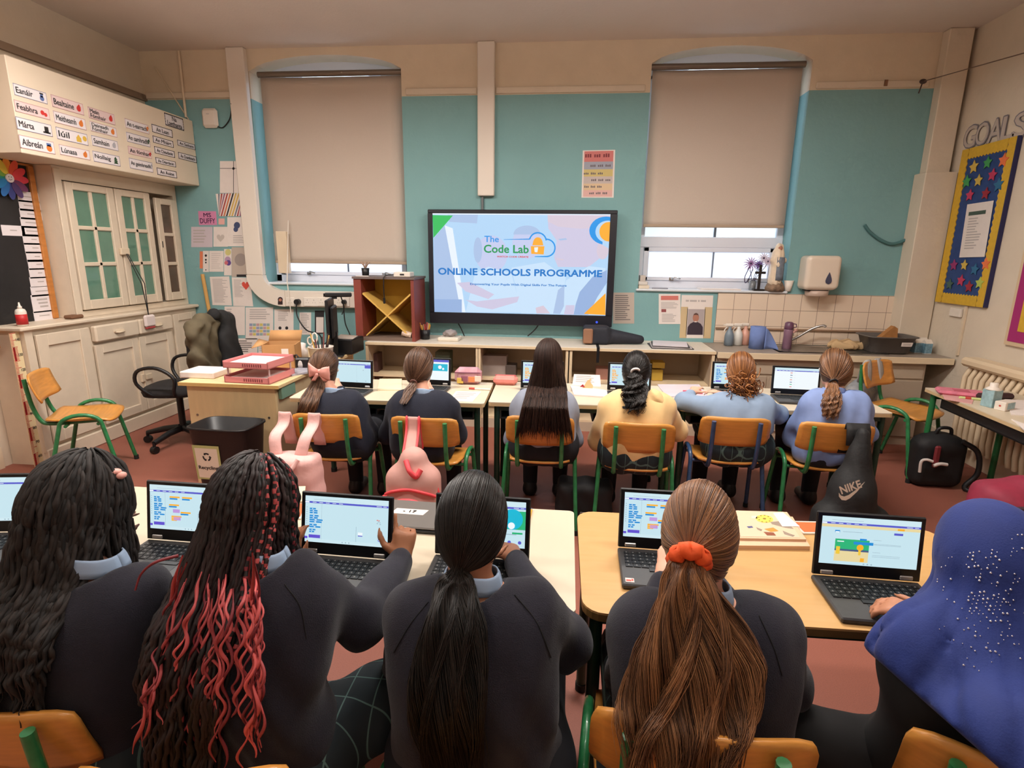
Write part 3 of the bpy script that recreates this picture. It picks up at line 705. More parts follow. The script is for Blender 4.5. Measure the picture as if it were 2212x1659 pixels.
s.part('ticks', k, M('tick_red', (190, 40, 40), .7)); k = MB()
for i, ch in enumerate(('140', '130', '120', '110', '100', '90', '80', '70', '60')): s.text(k, ch, .75, .05 + .11 * i, .4, .02, .01)
s.part('numbers', k, m_ink)
tag(obj('window_pole', MB().cyl((-3.62, 5.42, .15), (-3.74, 5.46, 1.36), .018), M('pole_wood', (206, 160, 90), .5)), 'pale wooden pole leaning beside the right end of the cupboards', 'pole')
# ================================================================ chairs, tables
m_seat = M('plywood_orange', (214, 146, 66), .38, var=.12, scale=5, stretch=(1, 12, 12), coat=.3)
m_tube = M('green_tube', (44, 124, 74), .35, var=.25, scale=30, coat=.3)
m_tubeb = M('blue_tube', (48, 74, 112), .35, var=.2, scale=30, coat=.3)
m_foot = M('rubber_foot', (30, 30, 30), .8)
def arc_leg(sx):
    pts = []; x = sx * .205
    A = np.array([x + sx * .02, .19, .012]); B = np.array([x, .12, .40]); C = np.array([x, -.10, .40]); D = np.array([x + sx * .02, -.20, .012])
    pts = [A, A * .5 + B * .5, B]
    for i in range(1, 10):
        a = PI * i / 10; pts.append(np.array([x, .01 + .11 * math.cos(a), .40 + .065 * math.sin(a)]))
    return pts + [C, C * .5 + D * .5, D]
def make_chair(label, group=None, tube=None):
    tube = tube or m_tube
    t = thing('school_chair', label, 'chair', group=group)
    P = []
    for v in np.linspace(-1, 1, 13):
        row = []
        for u in np.linspace(-1, 1, 13):
            e = (1 - abs(u) ** 7) ** (1 / 7.0) if abs(v) > .2 else 1
            x = u * .19 * (1 - .10 * max(0, -v)); y = v * .185 * ((1 - .12 * abs(u) ** 6))
            z = .425 + .012 * u * u - .02 * max(0, v) ** 3 + .012 * max(0, -v) ** 2
            row.append((x, y, z))
        P.append(row)
    obj('seat', MB().sheet(P, .012), m_seat, t)
    P = []
    for v in np.linspace(-1, 1, 9):
        row = []
        for u in np.linspace(-1, 1, 15):
            hh = .088 * (1 - .16 * abs(u) ** 8); x = u * .19 * (1 - .05 * abs(v) ** 6)
            row.append((x, -.225 - .025 * v * .9 + .035 * u * u + .006 * v * v, .635 + v * hh))
        P.append(row)
    P = np.array(P)[::-1]
    obj('backrest', MB().sheet(P, .011), m_seat, t)
    for sx in (-1, 1):
        lg = obj('leg_frame', MB().tube(arc_leg(sx), .0125, 10), tube, t)
        for y_ in (.19, -.20): obj('foot', MB().cyl((sx * .225, y_ * 1.003, 0), (sx * .2245, y_, .03), .0155, n=12), m_foot, lg)
        b = [(sx * .125, -.253, .70), (sx * .125, -.247, .62), (sx * .125, -.235, .52), (sx * .125, -.205, .43), (sx * .125, -.16, .408), (sx * .125, -.05, .404), (sx * .125, .13, .404)]
        obj('back_support', MB().tube(spline(b, 24), .0125, 10), tube, t)
    for y_ in (-.07, .10): obj('crossbar', MB().cyl((-.2, y_, .398), (.2, y_, .398), .010, n=8), tube, t)
    return t
chair0 = None
def chair_at(px, py, rz, label, group, z=.72, tube=None, off=None):
    """backrest top centre seen at px,py"""
    global chair0
    p = PZ(px, py, z) if off is None else np.array(off)
    fwd = np.array([-math.sin(rz), math.cos(rz), 0]); loc = p + fwd * .252; loc[2] = 0
    if tube is not None: t = make_chair(label, group, tube); t.location = Vector(loc); t.rotation_euler = (0, 0, rz); return t
    if chair0 is None:
        chair0 = make_chair(label, group); t = chair0; t.location = Vector(loc); t.rotation_euler = (0, 0, rz); return t
    t = copy_tree(chair0, loc, rz, label); t['group'] = group or 'school chairs'; return t
G2 = 'chairs of the far row'; G1 = 'chairs of the front row'
FAR = [chair_at(697, 897, .06, 'orange school chair with pink straps over its back, far row', G2), chair_at(912, 905, -.03, 'orange school chair carrying the pink and coral backpack', G2),
       chair_at(1166, 903, 0, 'orange school chair under the girl with long loose hair', G2), chair_at(1383, 917, -.06, 'orange school chair behind the cream hoodie', G2),
       chair_at(1594, 905, -.04, 'orange school chair on blue legs under the girl with a curly bun', G2, tube=m_tubeb), chair_at(1815, 918, -.10, 'orange school chair with the black sports bag hung on it', G2)]
FRONT = [chair_at(-72, 1548, .0, 'orange school chair in the lower left corner under black locs', G1), chair_at(0, 0, .12, 'orange school chair under the girl with pink braids, only a corner showing', G1, off=(-.645, .70, .72)),
         chair_at(0, 0, 0, 'orange school chair below the girl with the black ponytail', G1, off=(-.17, .70, .72)), chair_at(0, 0, -.10, 'orange school chair under the long brown ponytail', G1, off=(.272, .865, .72)), chair_at(0, 0, -.36, 'orange school chair below the blue headscarf', G1, off=(.835, .835, .72))]
e1 = chair_at(0, 0, -1.05, 'empty orange school chair standing by the cupboards on the left', 'empty chairs', off=(-3.60, 3.36, .72)); e1.scale = (1.08,) * 3
e2 = chair_at(0, 0, -2.5, 'empty orange school chair with grey straps over it by the sink unit', 'empty chairs', off=(2.45, 4.60, .72)); e2.scale = (1.12,) * 3
FRONT[3].scale = FRONT[4].scale = (1.06,) * 3
m_white_top = M('table_white', (210, 196, 172), .45, var=.04, scale=3); m_wood_top = M('table_beech', (216, 172, 112), .4, var=.10, scale=4, stretch=(1.2, 14, 14), rgb2=(204, 158, 98))
m_edgew = M('table_edge', (206, 178, 134), .5); m_edged = M('table_edge_dark', (120, 90, 50), .5); m_leg = M('dark_green_leg', (26, 58, 44), .4, var=.2, scale=20); m_tray = M('dark_tray', (40, 40, 42), .6)
def table(label, x0, y0, x1, y1, rz=0, top=None, h=.70, group=None, rad=.02, legm=None, edge=None, tray=True, lx=.05):
    cx, cy = (x0 + x1) / 2, (y0 + y1) / 2; w_, d_ = x1 - x0, y1 - y0
    t = thing('classroom_table', label, 'table', (cx, cy, 0), rz, group)
    ol = rrect(w_, d_, rad)
    obj('tabletop', MB().prism(ol, 2, h - .006, h), top or m_white_top, t)
    obj('edge_band', MB().prism(ol, 2, h - .026, h - .006), edge or m_edgew, t)
    lm = legm or m_leg
    for sx in (-1, 1):
        for sy in (-1, 1):
            x = sx * (w_ / 2 - lx); y = sy * (d_ / 2 - .06); l = obj('leg', MB().cyl((x, y, .02), (x, y, h - .026), .019, n=14), lm, t)
            obj('foot', MB().cyl((x, y, 0), (x, y, .03), .022, n=14), m_foot, l)
    for sy in (-1, 1): obj('rail', MB().box((-w_ / 2 + lx, sy * (d_ / 2 - .06) - .012, h - .066), (w_ / 2 - lx, sy * (d_ / 2 - .06) + .012, h - .026)), lm, t)
    if tray:
        for sx in (-1, 1):
            c = sx * w_ / 4; a = w_ / 4 - .07
            obj('book_tray', MB().box((c - a, -d_ / 2 + .05, h - .12), (c + a, d_ / 2 - .1, h - .11)).box((c - a, -d_ / 2 + .05, h - .12), (c - a + .008, d_ / 2 - .1, h - .04)).box((c + a - .008, -d_ / 2 + .05, h - .12), (c + a, d_ / 2 - .1, h - .04)).box((c - a, d_ / 2 - .11, h - .12), (c + a, d_ / 2 - .1, h - .04)), m_tray, t)
    return t
GT = 'classroom tables'
table('pale table in the front row, below the laptop with blue blocks', -1.12, 1.27, .048, 1.86, 0, group=GT, tray=False)
table('pale table at the far left of the front row', -2.30, 1.27, -1.13, 1.86, 0, group=GT, tray=False)
table('beech table with rounded corners in the front row', .062, 1.285, 1.262, 1.87, .012, top=m_wood_top, rad=.06, edge=m_edged, group=GT, tray=False, lx=.04)
table('pale table of the far row touching the teacher desk', -1.74, 3.25, -.50, 3.83, .03, group=GT)
table('pale table in the middle of the far row', -.48, 3.33, .68, 3.91, .03, group=GT)
table('pale table at the right end of the far row', .70, 3.38, 1.95, 3.96, .03, group=GT, lx=.03)
table('pale table with green legs standing along the right wall', 2.54, 2.93, 3.09, 4.15, -.05, legm=M('green_leg', (36, 110, 62), .4), group=GT, lx=.04)
# ---------------------------------------------------------------- teacher desk and office chair
m_maple = M('maple', (226, 200, 152), .45, var=.05, scale=4, stretch=(6, 6, 1)); m_maple2 = M('maple_edge', (214, 176, 110), .5)
dk = thing('teacher_desk', 'maple teacher desk standing end on at the left', 'desk', (-2.23, 4.05, 0))
yd1 = 4.86
obj('desktop', MB().box((-2.59, 3.40, .708), (-1.885, yd1, .735), bev=.004), m_maple, dk, world=True)
obj('front_edge', MB().box((-2.592, 3.396, .71), (-1.883, 3.401, .733)), m_maple2, dk, world=True)
obj('end_panel', MB().box((-2.555, 3.43, 0), (-1.93, 3.455, .708)), m_maple, dk, world=True)
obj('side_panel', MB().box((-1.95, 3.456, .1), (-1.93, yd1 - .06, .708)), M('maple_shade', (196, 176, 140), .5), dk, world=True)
obj('far_panel', MB().box((-2.555, yd1 - .06, 0), (-1.93, yd1 - .035, .708)), m_maple, dk, world=True)
obj('drawer_front', MB().box((-1.928, 3.47, .62), (-1.90, 3.66, .704), bev=.004), M('drawer_green', (120, 160, 140), .5), dk, world=True)
for sx in (-2.5, -1.985):
    for z in (.28, .5): obj('screw', MB().cyl((sx, 3.431, z), (sx, 3.427, z), .008, n=10), m_steel, dk, world=True)
oc = thing('office_chair', 'black swivel office chair with looped arms behind the teacher desk', 'office chair', (-3.22, 4.22, 0), 1.75)
m_fab = M('black_fabric', (34, 31, 32), .9, bump=.2, bscale=400)
for i in range(5):
    a = i * 2 * PI / 5 + .3; c, s_ = math.cos(a), math.sin(a)
    l = obj('base_leg', MB().tube([(0.03 * c, .03 * s_, .13), (.15 * c, .15 * s_, .12), (.3 * c, .3 * s_, .085)], [.03, .026, .02], 8), m_black, oc)
    obj('castor', MB().cyl((.3 * c - .02 * s_, .3 * s_ + .02 * c, .03), (.3 * c + .02 * s_, .3 * s_ - .02 * c, .03), .03, n=14).cyl((.3 * c, .3 * s_, .05), (.3 * c, .3 * s_, .09), .012, n=8), m_black, l)
obj('gas_lift', MB().cyl((0, 0, .1), (0, 0, .43), .026), m_black, oc)
obj('seat', MB().lathe([((.17, .16), -.05), ((.235, .225), -.035), ((.245, .235), 0), ((.225, .215), .03), ((.1, .1), .036)], (0, 0, .48), 28, sq=3), m_fab, oc)
P = [[(.2 * u, -.25 - .03 * v * v + .05 * u * u, .60 + .40 * (v + 1) / 2) for u in np.linspace(-1, 1, 9)] for v in np.linspace(-1, 1, 9)]
obj('backrest', MB().sheet(np.array(P)[::-1], .05), m_fab, oc)
obj('back_stem', MB().tube([(0, -.05, .45), (0, -.27, .45), (0, -.31, .55), (0, -.29, .7)], .025, 8), m_black, oc)
for sx in (-1, 1):
    q = [(sx * .2, -.08, .45), (sx * .27, -.10, .50), (sx * .29, -.12, .62), (sx * .29, .0, .70), (sx * .29, .14, .68), (sx * .28, .17, .58), (sx * .24, .1, .48), (sx * .19, .05, .45)]
    obj('arm', MB().tube(spline(q, 30), .014, 8), m_black, oc)
# coat over the chair back
def coat_f(P):
    c0 = np.array(oc.location); R = np.array(oc.rotation_euler.to_matrix()); q = (P - c0) @ R
    x, y, z = q[:, 0], q[:, 1], q[:, 2]
    d = s_box(q, (0, -.27, .72), (.22, .075, .34), .06)
    d = smin(d, s_cap(q, (-.2, -.27, 1.0), (-.24, -.3, .55), .05, .06), .05); d = smin(d, s_cap(q, (.19, -.27, 1.0), (.26, -.33, .62), .05, .06), .05)
    d = smin(d, s_cap(q, (-.08, -.27, 1.05), (.09, -.27, 1.05), .05, .05), .06)
    return d + .012 * np.sin(x * 42 + 5 * np.sin(z * 9)) * (z < 1.02) + .006 * np.sin(z * 40 + x * 30)
ct = sdf_obj('jacket', coat_f, (-3.3, 3.7, .3), (-2.62, 4.75, 1.16), .014, M('jacket_olive', (92, 82, 62), .85, var=.25, scale=7), None, 1); tag(ct, 'olive jacket draped over the back of the office chair', 'jacket')
def coat2_f(P):
    c0 = np.array(oc.location); R = np.array(oc.rotation_euler.to_matrix()); q = (P - c0) @ R
    d = s_cap(q, (.17, -.36, 1.02), (.2, -.40, .5), .07, .095); d = smin(d, s_cap(q, (.06, -.33, 1.08), (.22, -.36, 1.03), .05, .05), .05); d = smin(d, s_cap(q, (.1, -.37, .9), (.12, -.39, .5), .05, .08), .06)
    return d + .007 * np.sin(q[:, 0] * 60 + 4 * np.sin(q[:, 2] * 8))
ct = sdf_obj('scarf', coat2_f, (-3.3, 3.7, .3), (-2.62, 4.75, 1.2), .014, M('black_cloth', (26, 25, 26), .85, var=.3, scale=8), None, 1); tag(ct, 'black garment hanging over the olive jacket on the office chair', 'garment')
# recycling bin
bp = PY(494, 912, 3.22); bn = thing('waste_bin', 'black rectangular recycling bin before the teacher desk', 'bin', (bp[0], 3.20, 0), -.03)
hz = float(bp[2])
obj('tub', MB().lathe([((.15, .10), 0), ((.155, .105), .01), ((.20, .135), hz - .02), ((.205, .14), hz - .012), ((.21, .145), hz - .012), ((.21, .145), hz), ((.198, .132), hz), ((.15, .098), .03), ((.01, .01), .02)], n=40, sq=5), m_black, bn)
z0, z1 = hz - .11, hz - .34; fy = lambda z: -(.105 + .03 * z / hz) - .004
fx = lambda z, s: s
s = Sheet('sticker', 'x', 'x', [bn.matrix_basis @ Vector((-.16, fy(z0), z0)), bn.matrix_basis @ Vector((.02, fy(z0), z0)), bn.matrix_basis @ Vector((.02, fy(z1), z1)), bn.matrix_basis @ Vector((-.155, fy(z1), z1))], M('sticker_green', (190, 196, 130), .6), .001, parent=bn)
k = MB(); s.rect(k, .08, .08, .92, .95); pl = s.part('sticker_panel', k, M('sticker_cream', (236, 226, 208), .6)); k = MB()
for i in range(3):
    a = PI / 2 + i * 2 * PI / 3
    f = lambda r, t: (.5 + r * math.cos(t), .33 - r * s.w / s.h * math.sin(t))
    for j in range(4):
        t0, t1 = a - .75 + j * .3, a - .75 + (j + 1) * .3; s.poly(k, [f(.10, t0), f(.16, t0), f(.16, t1), f(.10, t1)], z=.0016)
    s.poly(k, [f(.07, a + .45), f(.19, a + .45), f(.13, a + .95)], z=.0016)
s.text(k, 'Recycling', .5, .66, .74, .13, .02, z=.0016); s.part('sticker_print', k, m_ink)
# ================================================================ back wall: counter, sink, television, papers
ZT, YC = .79, 4.95
m_beige = M('unit_beige', (190, 172, 150), .6, var=.03, scale=8); m_board = M('shelf_board', (228, 206, 170), .5); m_lam = M('laminate', (226, 216, 200), .4, var=.04, scale=40)
un = [(-1.86, -.80), (-.80, .02), (.035, .62), (.63, 1.30)]
for i, (a, b) in enumerate(un):
    wh = ('behind the teacher desk', 'left of the centre under the television', 'under the right half of the television', 'below the portrait notice')[i]
    t = thing('shelf_unit', f'low beige open shelf unit {wh}', 'shelf unit', ((a + b) / 2, 5.2, 0), 0, 'low shelf units')
    obj('carcass', MB().box((a, 5.44, .0), (b, 5.49, .76)).box((a, YC + .02, 0), (a + .02, 5.44, .76)).box((b - .02, YC + .02, 0), (b, 5.44, .76)).box((a + .02, YC + .03, 0), (b - .02, 5.44, .09)), m_beige, t, world=True)
    [obj('edging', MB().box((x_ - .002, YC + .008, 0), (x_ + .022, YC + .02, .76)), m_board, t, world=True) for x_ in (a, b - .02)]
    obj('shelf', MB().box((a + .021, YC + .06, .452), (b - .021, 5.44, .472)), m_board, t, world=True)
    obj('bottom_shelf', MB().box((a + .021, YC + .03, .09), (b - .021, 5.44, .11)), m_board, t, world=True)
tp = thing('worktop', 'long pale worktop over the shelf units under the television', 'worktop', (-.28, 5.2, .76))
obj('board', MB().box((-1.86, YC, .762), (1.31, 5.497, ZT), bev=.004), m_lam, tp, world=True)
obj('front_edge', MB().box((-1.86, YC - .003, .764), (1.31, YC + .001, ZT - .002)), m_board, tp, world=True)
sk = thing('sink_cabinet', 'beige sink cabinet with plain doors in the right corner', 'cabinet', (2.25, 5.2, 0))
obj('body', MB().box((1.32, YC + .03, .0), (3.06, YC + .05, .74)).box((1.32, YC + .05, 0), (1.34, 5.49, .74)).box((3.04, YC + .05, 0), (3.06, 5.49, .74)).box((1.34, YC + .05, .05), (3.04, 5.49, .07)), m_beige, sk, world=True)
for a in (1.36, 1.79, 2.22, 2.65): obj('door', MB().box((a, YC + .012, .08), (a + .40, YC + .029, .58), bev=.003), M('door_beige', (182, 164, 144), .55), sk, world=True)
obj('upper_panel', MB().box((1.34, YC + .018, .60), (3.04, YC + .0295, .735)), m_beige, sk, world=True)
wt = thing('sink_worktop', 'grey sink worktop with a cream front edge in the right corner', 'worktop', (2.28, 5.2, .75))
obj('board', MB().box((1.315, YC - .02, .745), (1.86, 5.487, .788)).box((2.56, YC - .02, .745), (3.24, 5.325, .788)).box((1.86, YC - .02, .745), (2.56, 5.02, .788)).box((1.86, 5.38, .745), (2.56, 5.487, .788)), M('worktop_grey', (160, 146, 132), .45, var=.06, scale=60), wt, world=True)
obj('front_edge', MB().box((1.315, YC - .03, .735), (3.24, YC - .019, .789), bev=.003), M('cream_edge', (228, 208, 176), .5), wt, world=True)
sn = thing('sink', 'steel sink basin with drainer set into the worktop', 'sink', (2.2, 5.2, .78))
obj('basin', MB().lathe([((.25, .17), .004), ((.255, .178), .006), ((.235, .158), .004), ((.225, .15), -.12), ((.05, .05), -.13)], (2.12, 5.2, .788), 40, sq=6), m_steel, sn, world=True)
obj('drainer', MB().box((2.4, 5.03, .789), (2.78, 5.36, .794), bev=.002), m_steel, sn, world=True)
for i in range(6): obj('ridge', MB().box((2.43, 5.07 + .045 * i, .794), (2.75, 5.08 + .045 * i, .798), bev=.002), m_steel, sn, world=True)
tp = thing('tap', 'chrome mixer tap with a long swivel spout at the sink', 'tap', (2.09, 5.41, .789))
obj('body', MB().cyl((0, 0, 0), (0, 0, .10), .02).cyl((0, 0, .1), (0, 0, .125), .027, .02), m_metal, tp)
obj('spout', MB().tube(spline([(0, 0, .05), (.06, -.02, .09), (.16, -.05, .17), (.24, -.07, .205), (.27, -.08, .195)], 20), .011, 10), m_metal, tp)
for sx in (-1, 1): obj('handle', MB().cyl((0, 0, .11), (sx * .03, 0, .135), .01).ball((sx * .04, 0, .145), .016, 8), M('tap_red' if sx > 0 else 'tap_white', (200, 150, 140) if sx > 0 else (220, 215, 210), .4), tp)
tag(obj('pipe', MB().tube([(1.42, 5.479, .93), (2.9, 5.479, .93), (2.97, 5.479, .93)], .011, 8), M('old_brass', (150, 120, 96), .4)), 'thin pipe running along the foot of the splash back tiles', 'pipe')
def at_top(px, py, z=ZT): return PZ(px, py, z)
# sink-side objects
def place(px, py, y, z): p = PY(px, py, y); return (float(p[0]), y, z)
for i, (px, col, lab) in enumerate(((1578, (120, 134, 146), 'grey spray bottle nearest the portrait on the sink worktop'), (1597, (225, 222, 214), 'white spray bottle beside the grey one on the sink worktop'), (1612, (226, 170, 150), 'salmon pump bottle behind the blue roll on the sink worktop'))):
    t = thing('spray_bottle', lab, 'bottle', place(px, 700, 5.33 + .035 * i, .789)); s_ = 1 - .12 * i
    obj('bottle', MB().lathe([(.03, 0), (.042, .004), (.042, .09), (.035, .12), (.014, .16), (.014, .175)], n=18), M(f'bottle_{i}', col, .35), t)
    obj('trigger', MB().box((-.045, -.012, .175), (.03, .012, .205), bev=.008).tube([(-.02, 0, .18), (-.045, 0, .15), (-.05, 0, .13)], .006, 6).cyl((-.045, 0, .192), (-.062, 0, .192), .007), m_white, t)
m_blue = M('paper_blue', (112, 134, 190), .85, var=.04, scale=30)
t = thing('paper_roll', 'blue paper towel roll standing by the sink', 'paper roll', place(1634, 745, 5.20, .789)); obj('roll', MB().lathe([(.02, .001), (.066, 0), (.066, .20), (.02, .20), (.02, .19)], n=28), m_blue, t)
obj('loose_end', MB().sheet(np.array([[(.05 + .13 * u, -.05 + .02 * math.sin(3 * u), .002 + v * (.19 - .19 * u ** 1.5)) for v in np.linspace(0, 1, 6)] for u in np.linspace(0, 1, 8)]), .002), m_blue, t)
t = thing('water_bottle', 'mauve water bottle standing by the tap', 'bottle', place(1699, 750, 5.22, .789)); m_mv = M('mauve', (134, 100, 120), .4)
obj('bottle', MB().lathe([(.036, 0), (.041, .004), (.037, .12), (.040, .17), (.036, .18)], n=20), m_mv, t); obj('lid', MB().lathe([(.038, .18), (.04, .185), (.036, .235), (.022, .245)], n=20), M('mauve_dark', (104, 66, 90), .4), t); obj('carry_loop', MB().tube([(.03, 0, .19), (.065, 0, .2), (.06, 0, .225), (.03, 0, .23)], .005, 6), M('mauve_dark'), t)
bx = place(1912, 745, 5.18, .795); bs = thing('washing_up_bowl', 'grey plastic washing-up bowl with a white label on the drainer', 'bowl', bx)
m_bowl = M('bowl_grey', (98, 92, 88), .5)
obj('bowl', MB().lathe([((.15, .11), 0), ((.16, .12), .008), ((.195, .155), .135), ((.215, .17), .14), ((.215, .17), .148), ((.19, .15), .146), ((.15, .11), .02), ((.02, .02), .015)], n=44, sq=4.5), m_bowl, bs)
s = Sheet('label', 'x', 'x', [np.array(bx) + q for q in ((.05, -.155, .105), (.14, -.152, .105), (.138, -.146, .07), (.05, -.149, .07))], m_paper, .001, parent=bs); k = MB(); s.rect(k, .15, .3, .85, .45); s.rect(k, .15, .55, .85, .7); s.part('print', k, m_greyink)
tag(obj('wood_wedge', MB().prism([(0, 0), (.16, 0), (.15, .10), (.12, .12)], 1, 0, .06).map(Matrix.Translation((bx[0] - .06, 5.19, .90))), M('brown_foam', (172, 118, 66), .8, var=.15, scale=20)), 'brown sponge wedge sticking up out of the washing-up bowl', 'sponge')
def rag(P): d = s_ell(P, (bx[0] - .30, 5.26, .83), (.15, .09, .045)); return d + .012 * np.sin(P[:, 0] * 55 + 4 * np.sin(P[:, 1] * 40)) + .006 * np.sin(P[:, 1] * 90)
o = sdf_obj('cloth', rag, (bx[0] - .5, 5.1, .797), (bx[0] - .1, 5.42, .92), .009, M('rag', (198, 166, 124), .9)); tag(o, 'crumpled beige cloth lying beside the washing-up bowl', 'cloth')
for i, (px, y) in enumerate(((1981, 5.2), (1993, 5.28), (2003, 5.17))):
    t = thing('milk_carton', ('leftmost of the three blue and white cartons by the bowl', 'middle carton of the three by the bowl, set back', 'front right carton of the three, nearest the worktop end')[i], 'carton', place(px, 740, y, .789), .1, 'cartons on the sink worktop')
    obj('carton', MB().box((-.03, -.03, 0), (.03, .03, .095)).prism([(-.03, .095), (.03, .095), (.004, .125), (-.004, .125)], 0, -.03, .03), m_white, t); obj('print', MB().box((-.0305, -.0305, .005), (.0305, .0305, .09)), M('carton_blue', (120, 160, 180), .5, var=.3, scale=60), t)
# counter-top objects
t = thing('long_case', 'long black case with a tan end lying on the worktop under the television', 'case', (.5, 5.25, ZT)); m_case = M('case_black', (36, 38, 48), .7, var=.1, scale=30)
def case_f(P):
    d = s_box(P, (.27, 5.22, ZT + .085), (.12, .09, .085), .03); d = smin(d, s_cap(P, (.32, 5.22, ZT + .08), (.68, 5.24, ZT + .045), .08, .042), .04); return np.maximum(d, ZT + .002 - P[:, 2])
sdf_obj('case', case_f, (.1, 5.08, ZT - .01), (.8, 5.36, ZT + .2), .011, m_case, t, 1)
obj('end_panel', MB().box((.152, 5.11, ZT + .012), (.24, 5.135, ZT + .15), bev=.01), M('case_tan', (150, 108, 82), .7), t, world=True)
obj('strap', MB().box((.272, YC - .012, ZT - .13), (.297, YC - .006, ZT + .004)).box((.272, YC - .012, ZT + .002), (.297, 5.15, ZT + .006)), m_black, t, world=True)
t = thing('folder_stack', 'stack of grey and white folders lying beside the long black case', 'folders', (.96, 5.15, ZT)); 
for i, c in enumerate(((60, 58, 62), (196, 186, 188), (70, 68, 70), (214, 206, 212))): obj('folder', MB().box((-.2 + .01 * i, -.14, .008 * i), (.17 - .012 * i, .15, .008 * i + .007), rot=(0, 0, -.05 * i), at=(0, 0, 0)), M(f'folder_{i}', c, .6), t)
t = thing('pencil_pot', 'black pot of coloured pencils left of the television on the worktop', 'pencil pot', place(919, 728, 5.2, ZT)); obj('pot', MB().lathe([(.032, 0), (.042, .005), (.046, .095), (.042, .095), (.03, .01)], n=20), m_black, t)
for i in range(9):
    a = i * .7; obj('pencil', MB().cyl((.02 * math.cos(a), .02 * math.sin(a), .01), (.05 * math.cos(a), .04 * math.sin(a), .14 + .01 * (i % 3)), .0045, n=6), M(f'pencil_{i % 5}', [(230, 150, 50), (235, 200, 80), (200, 60, 60), (220, 180, 140), (90, 90, 130)][i % 5], .5), t)
tag(obj('orange_tub', MB().lathe([(.025, 0), (.028, .002), (.028, .05), (.02, .052)], at=place(893, 730, 5.22, ZT), n=16), M('tub_orange', (224, 140, 50), .5)), 'small orange tub left of the pencil pot', 'tub')
t = thing('paper_tray', 'pale tray with crumpled plastic left of the television stand cables', 'tray', place(972, 722, 5.2, ZT)); obj('tray', MB().box((-.1, -.1, 0), (.1, .08, .035), bev=.008), m_lam, t)
o = sdf_obj('crumpled_bag', lambda P: s_ell(P, np.array(t.location) + [0, 0, .065], (.07, .05, .035)) + .008 * np.sin(P[:, 0] * 90) * np.sin(P[:, 2] * 110), np.array(t.location) - [.12, .1, -.02], np.array(t.location) + [.12, .1, .14], .007, M('grey_plastic', (150, 140, 138), .4), t)
# X shelf box
a, b = PY(763, 602, 5.02), PY(897, 733, 5.02); x0, x1, z1 = a[0], b[0], a[2]
xb = thing('cube_shelf', 'red-sided cube shelf with yellow back and crossed slats on the worktop', 'shelf', ((x0 + x1) / 2, 5.2, ZT))
m_red = M('dark_red_board', (132, 62, 52), .5, var=.08, scale=6); m_yel = M('yellow_board', (206, 164, 56), .6, var=.05, scale=8); m_cross = M('slat_wood', (220, 178, 92), .5)
obj('side', MB().box((x0, 5.02, ZT), (x0 + .07, 5.42, z1)), m_red, xb, world=True); obj('side', MB().box((x1 - .03, 5.02, ZT), (x1, 5.42, z1)), m_red, xb, world=True)
obj('top', MB().box((x0 - .01, 5.01, z1), (x1 + .01, 5.42, z1 + .02)), M('shelf_top_grey', (110, 96, 92), .6), xb, world=True); obj('bottom', MB().box((x0 + .07, 5.02, ZT), (x1 - .03, 5.41, ZT + .035)), M('shelf_floor', (116, 96, 84), .6), xb, world=True)
obj('back', MB().box((x0 + .07, 5.40, ZT + .035), (x1 - .03, 5.42, z1)), m_yel, xb, world=True)
xa, xc, za, zc = x0 + .075, x1 - .035, ZT + .04, z1 - .14
obj('slat', MB().add([(xa, 5.03, zc), (xc - .02, 5.03, za), (xc - .02, 5.38, za), (xa, 5.38, zc), (xa + .005, 5.03, zc + .014), (xc - .015, 5.03, za + .014), (xc - .015, 5.38, za + .014), (xa + .005, 5.38, zc + .014)], [(0, 1, 2, 3), (7, 6, 5, 4), (0, 4, 5, 1), (2, 6, 7, 3), (0, 3, 7, 4), (1, 5, 6, 2)]), m_cross, xb, world=True)
obj('slat', MB().add([(xa + .02, 5.033, za), (xc, 5.033, zc), (xc, 5.38, zc), (xa + .02, 5.38, za), (xa + .02, 5.033, za + .014), (xc - .005, 5.033, zc + .014), (xc - .005, 5.38, zc + .014), (xa + .02, 5.38, za + .014)], [(0, 1, 2, 3), (7, 6, 5, 4), (0, 4, 5, 1), (2, 6, 7, 3), (0, 3, 7, 4), (1, 5, 6, 2)]), m_cross, xb, world=True)
tag(obj('sticky_tape_jar', MB().cyl((x1 - .13, 5.06, ZT + .075), (x1 - .04, 5.05, ZT + .055), .028, n=16), M('jar_mix', (206, 180, 160), .4, var=.4, scale=60)), 'small patterned jar lying in the right corner of the cube shelf', 'jar')
t = thing('plant_pot', 'small dark pot with dry stems on top of the cube shelf', 'pot', (x0 + .09, 5.1, z1 + .021)); obj('pot', MB().lathe([(.025, 0), (.03, .003), (.037, .075), (.033, .075), (.02, .01)], n=18), m_black, t)
for i in range(7): a_ = i * .9; obj('stem', MB().tube([(0, 0, .06), (.02 * math.cos(a_), .015 * math.sin(a_), .1), (.045 * math.cos(a_), .03 * math.sin(a_), .13)], .004, 6), M('stem_tan', (170, 140, 120), .7), t)
t = thing('network_box', 'small white device with a hanging cable on top of the cube shelf', 'device', (x1 - .11, 5.1, z1 + .021)); obj('case', MB().box((-.08, -.07, 0), (.075, .07, .045), bev=.006), m_white, t); obj('port', MB().box((-.02, -.0715, .015), (.02, -.069, .03)), m_ink, t)
obj('cable', MB().tube(spline([(-.08, -.03, .02), (-.15, -.1, .01), (-.16, -.115, -.06), (-.16, -.115, -.19)], 24), .005, 6), m_black, t); obj('plug', MB().box((-.17, -.122, -.24), (-.15, -.107, -.185), bev=.004), m_black, t)
tag(obj('white_card', MB().box((x0 + .02, 5.03, z1 + .021), (x0 + .14, 5.06, z1 + .028)), m_paper), 'small white card at the front of the cube shelf top', 'card')
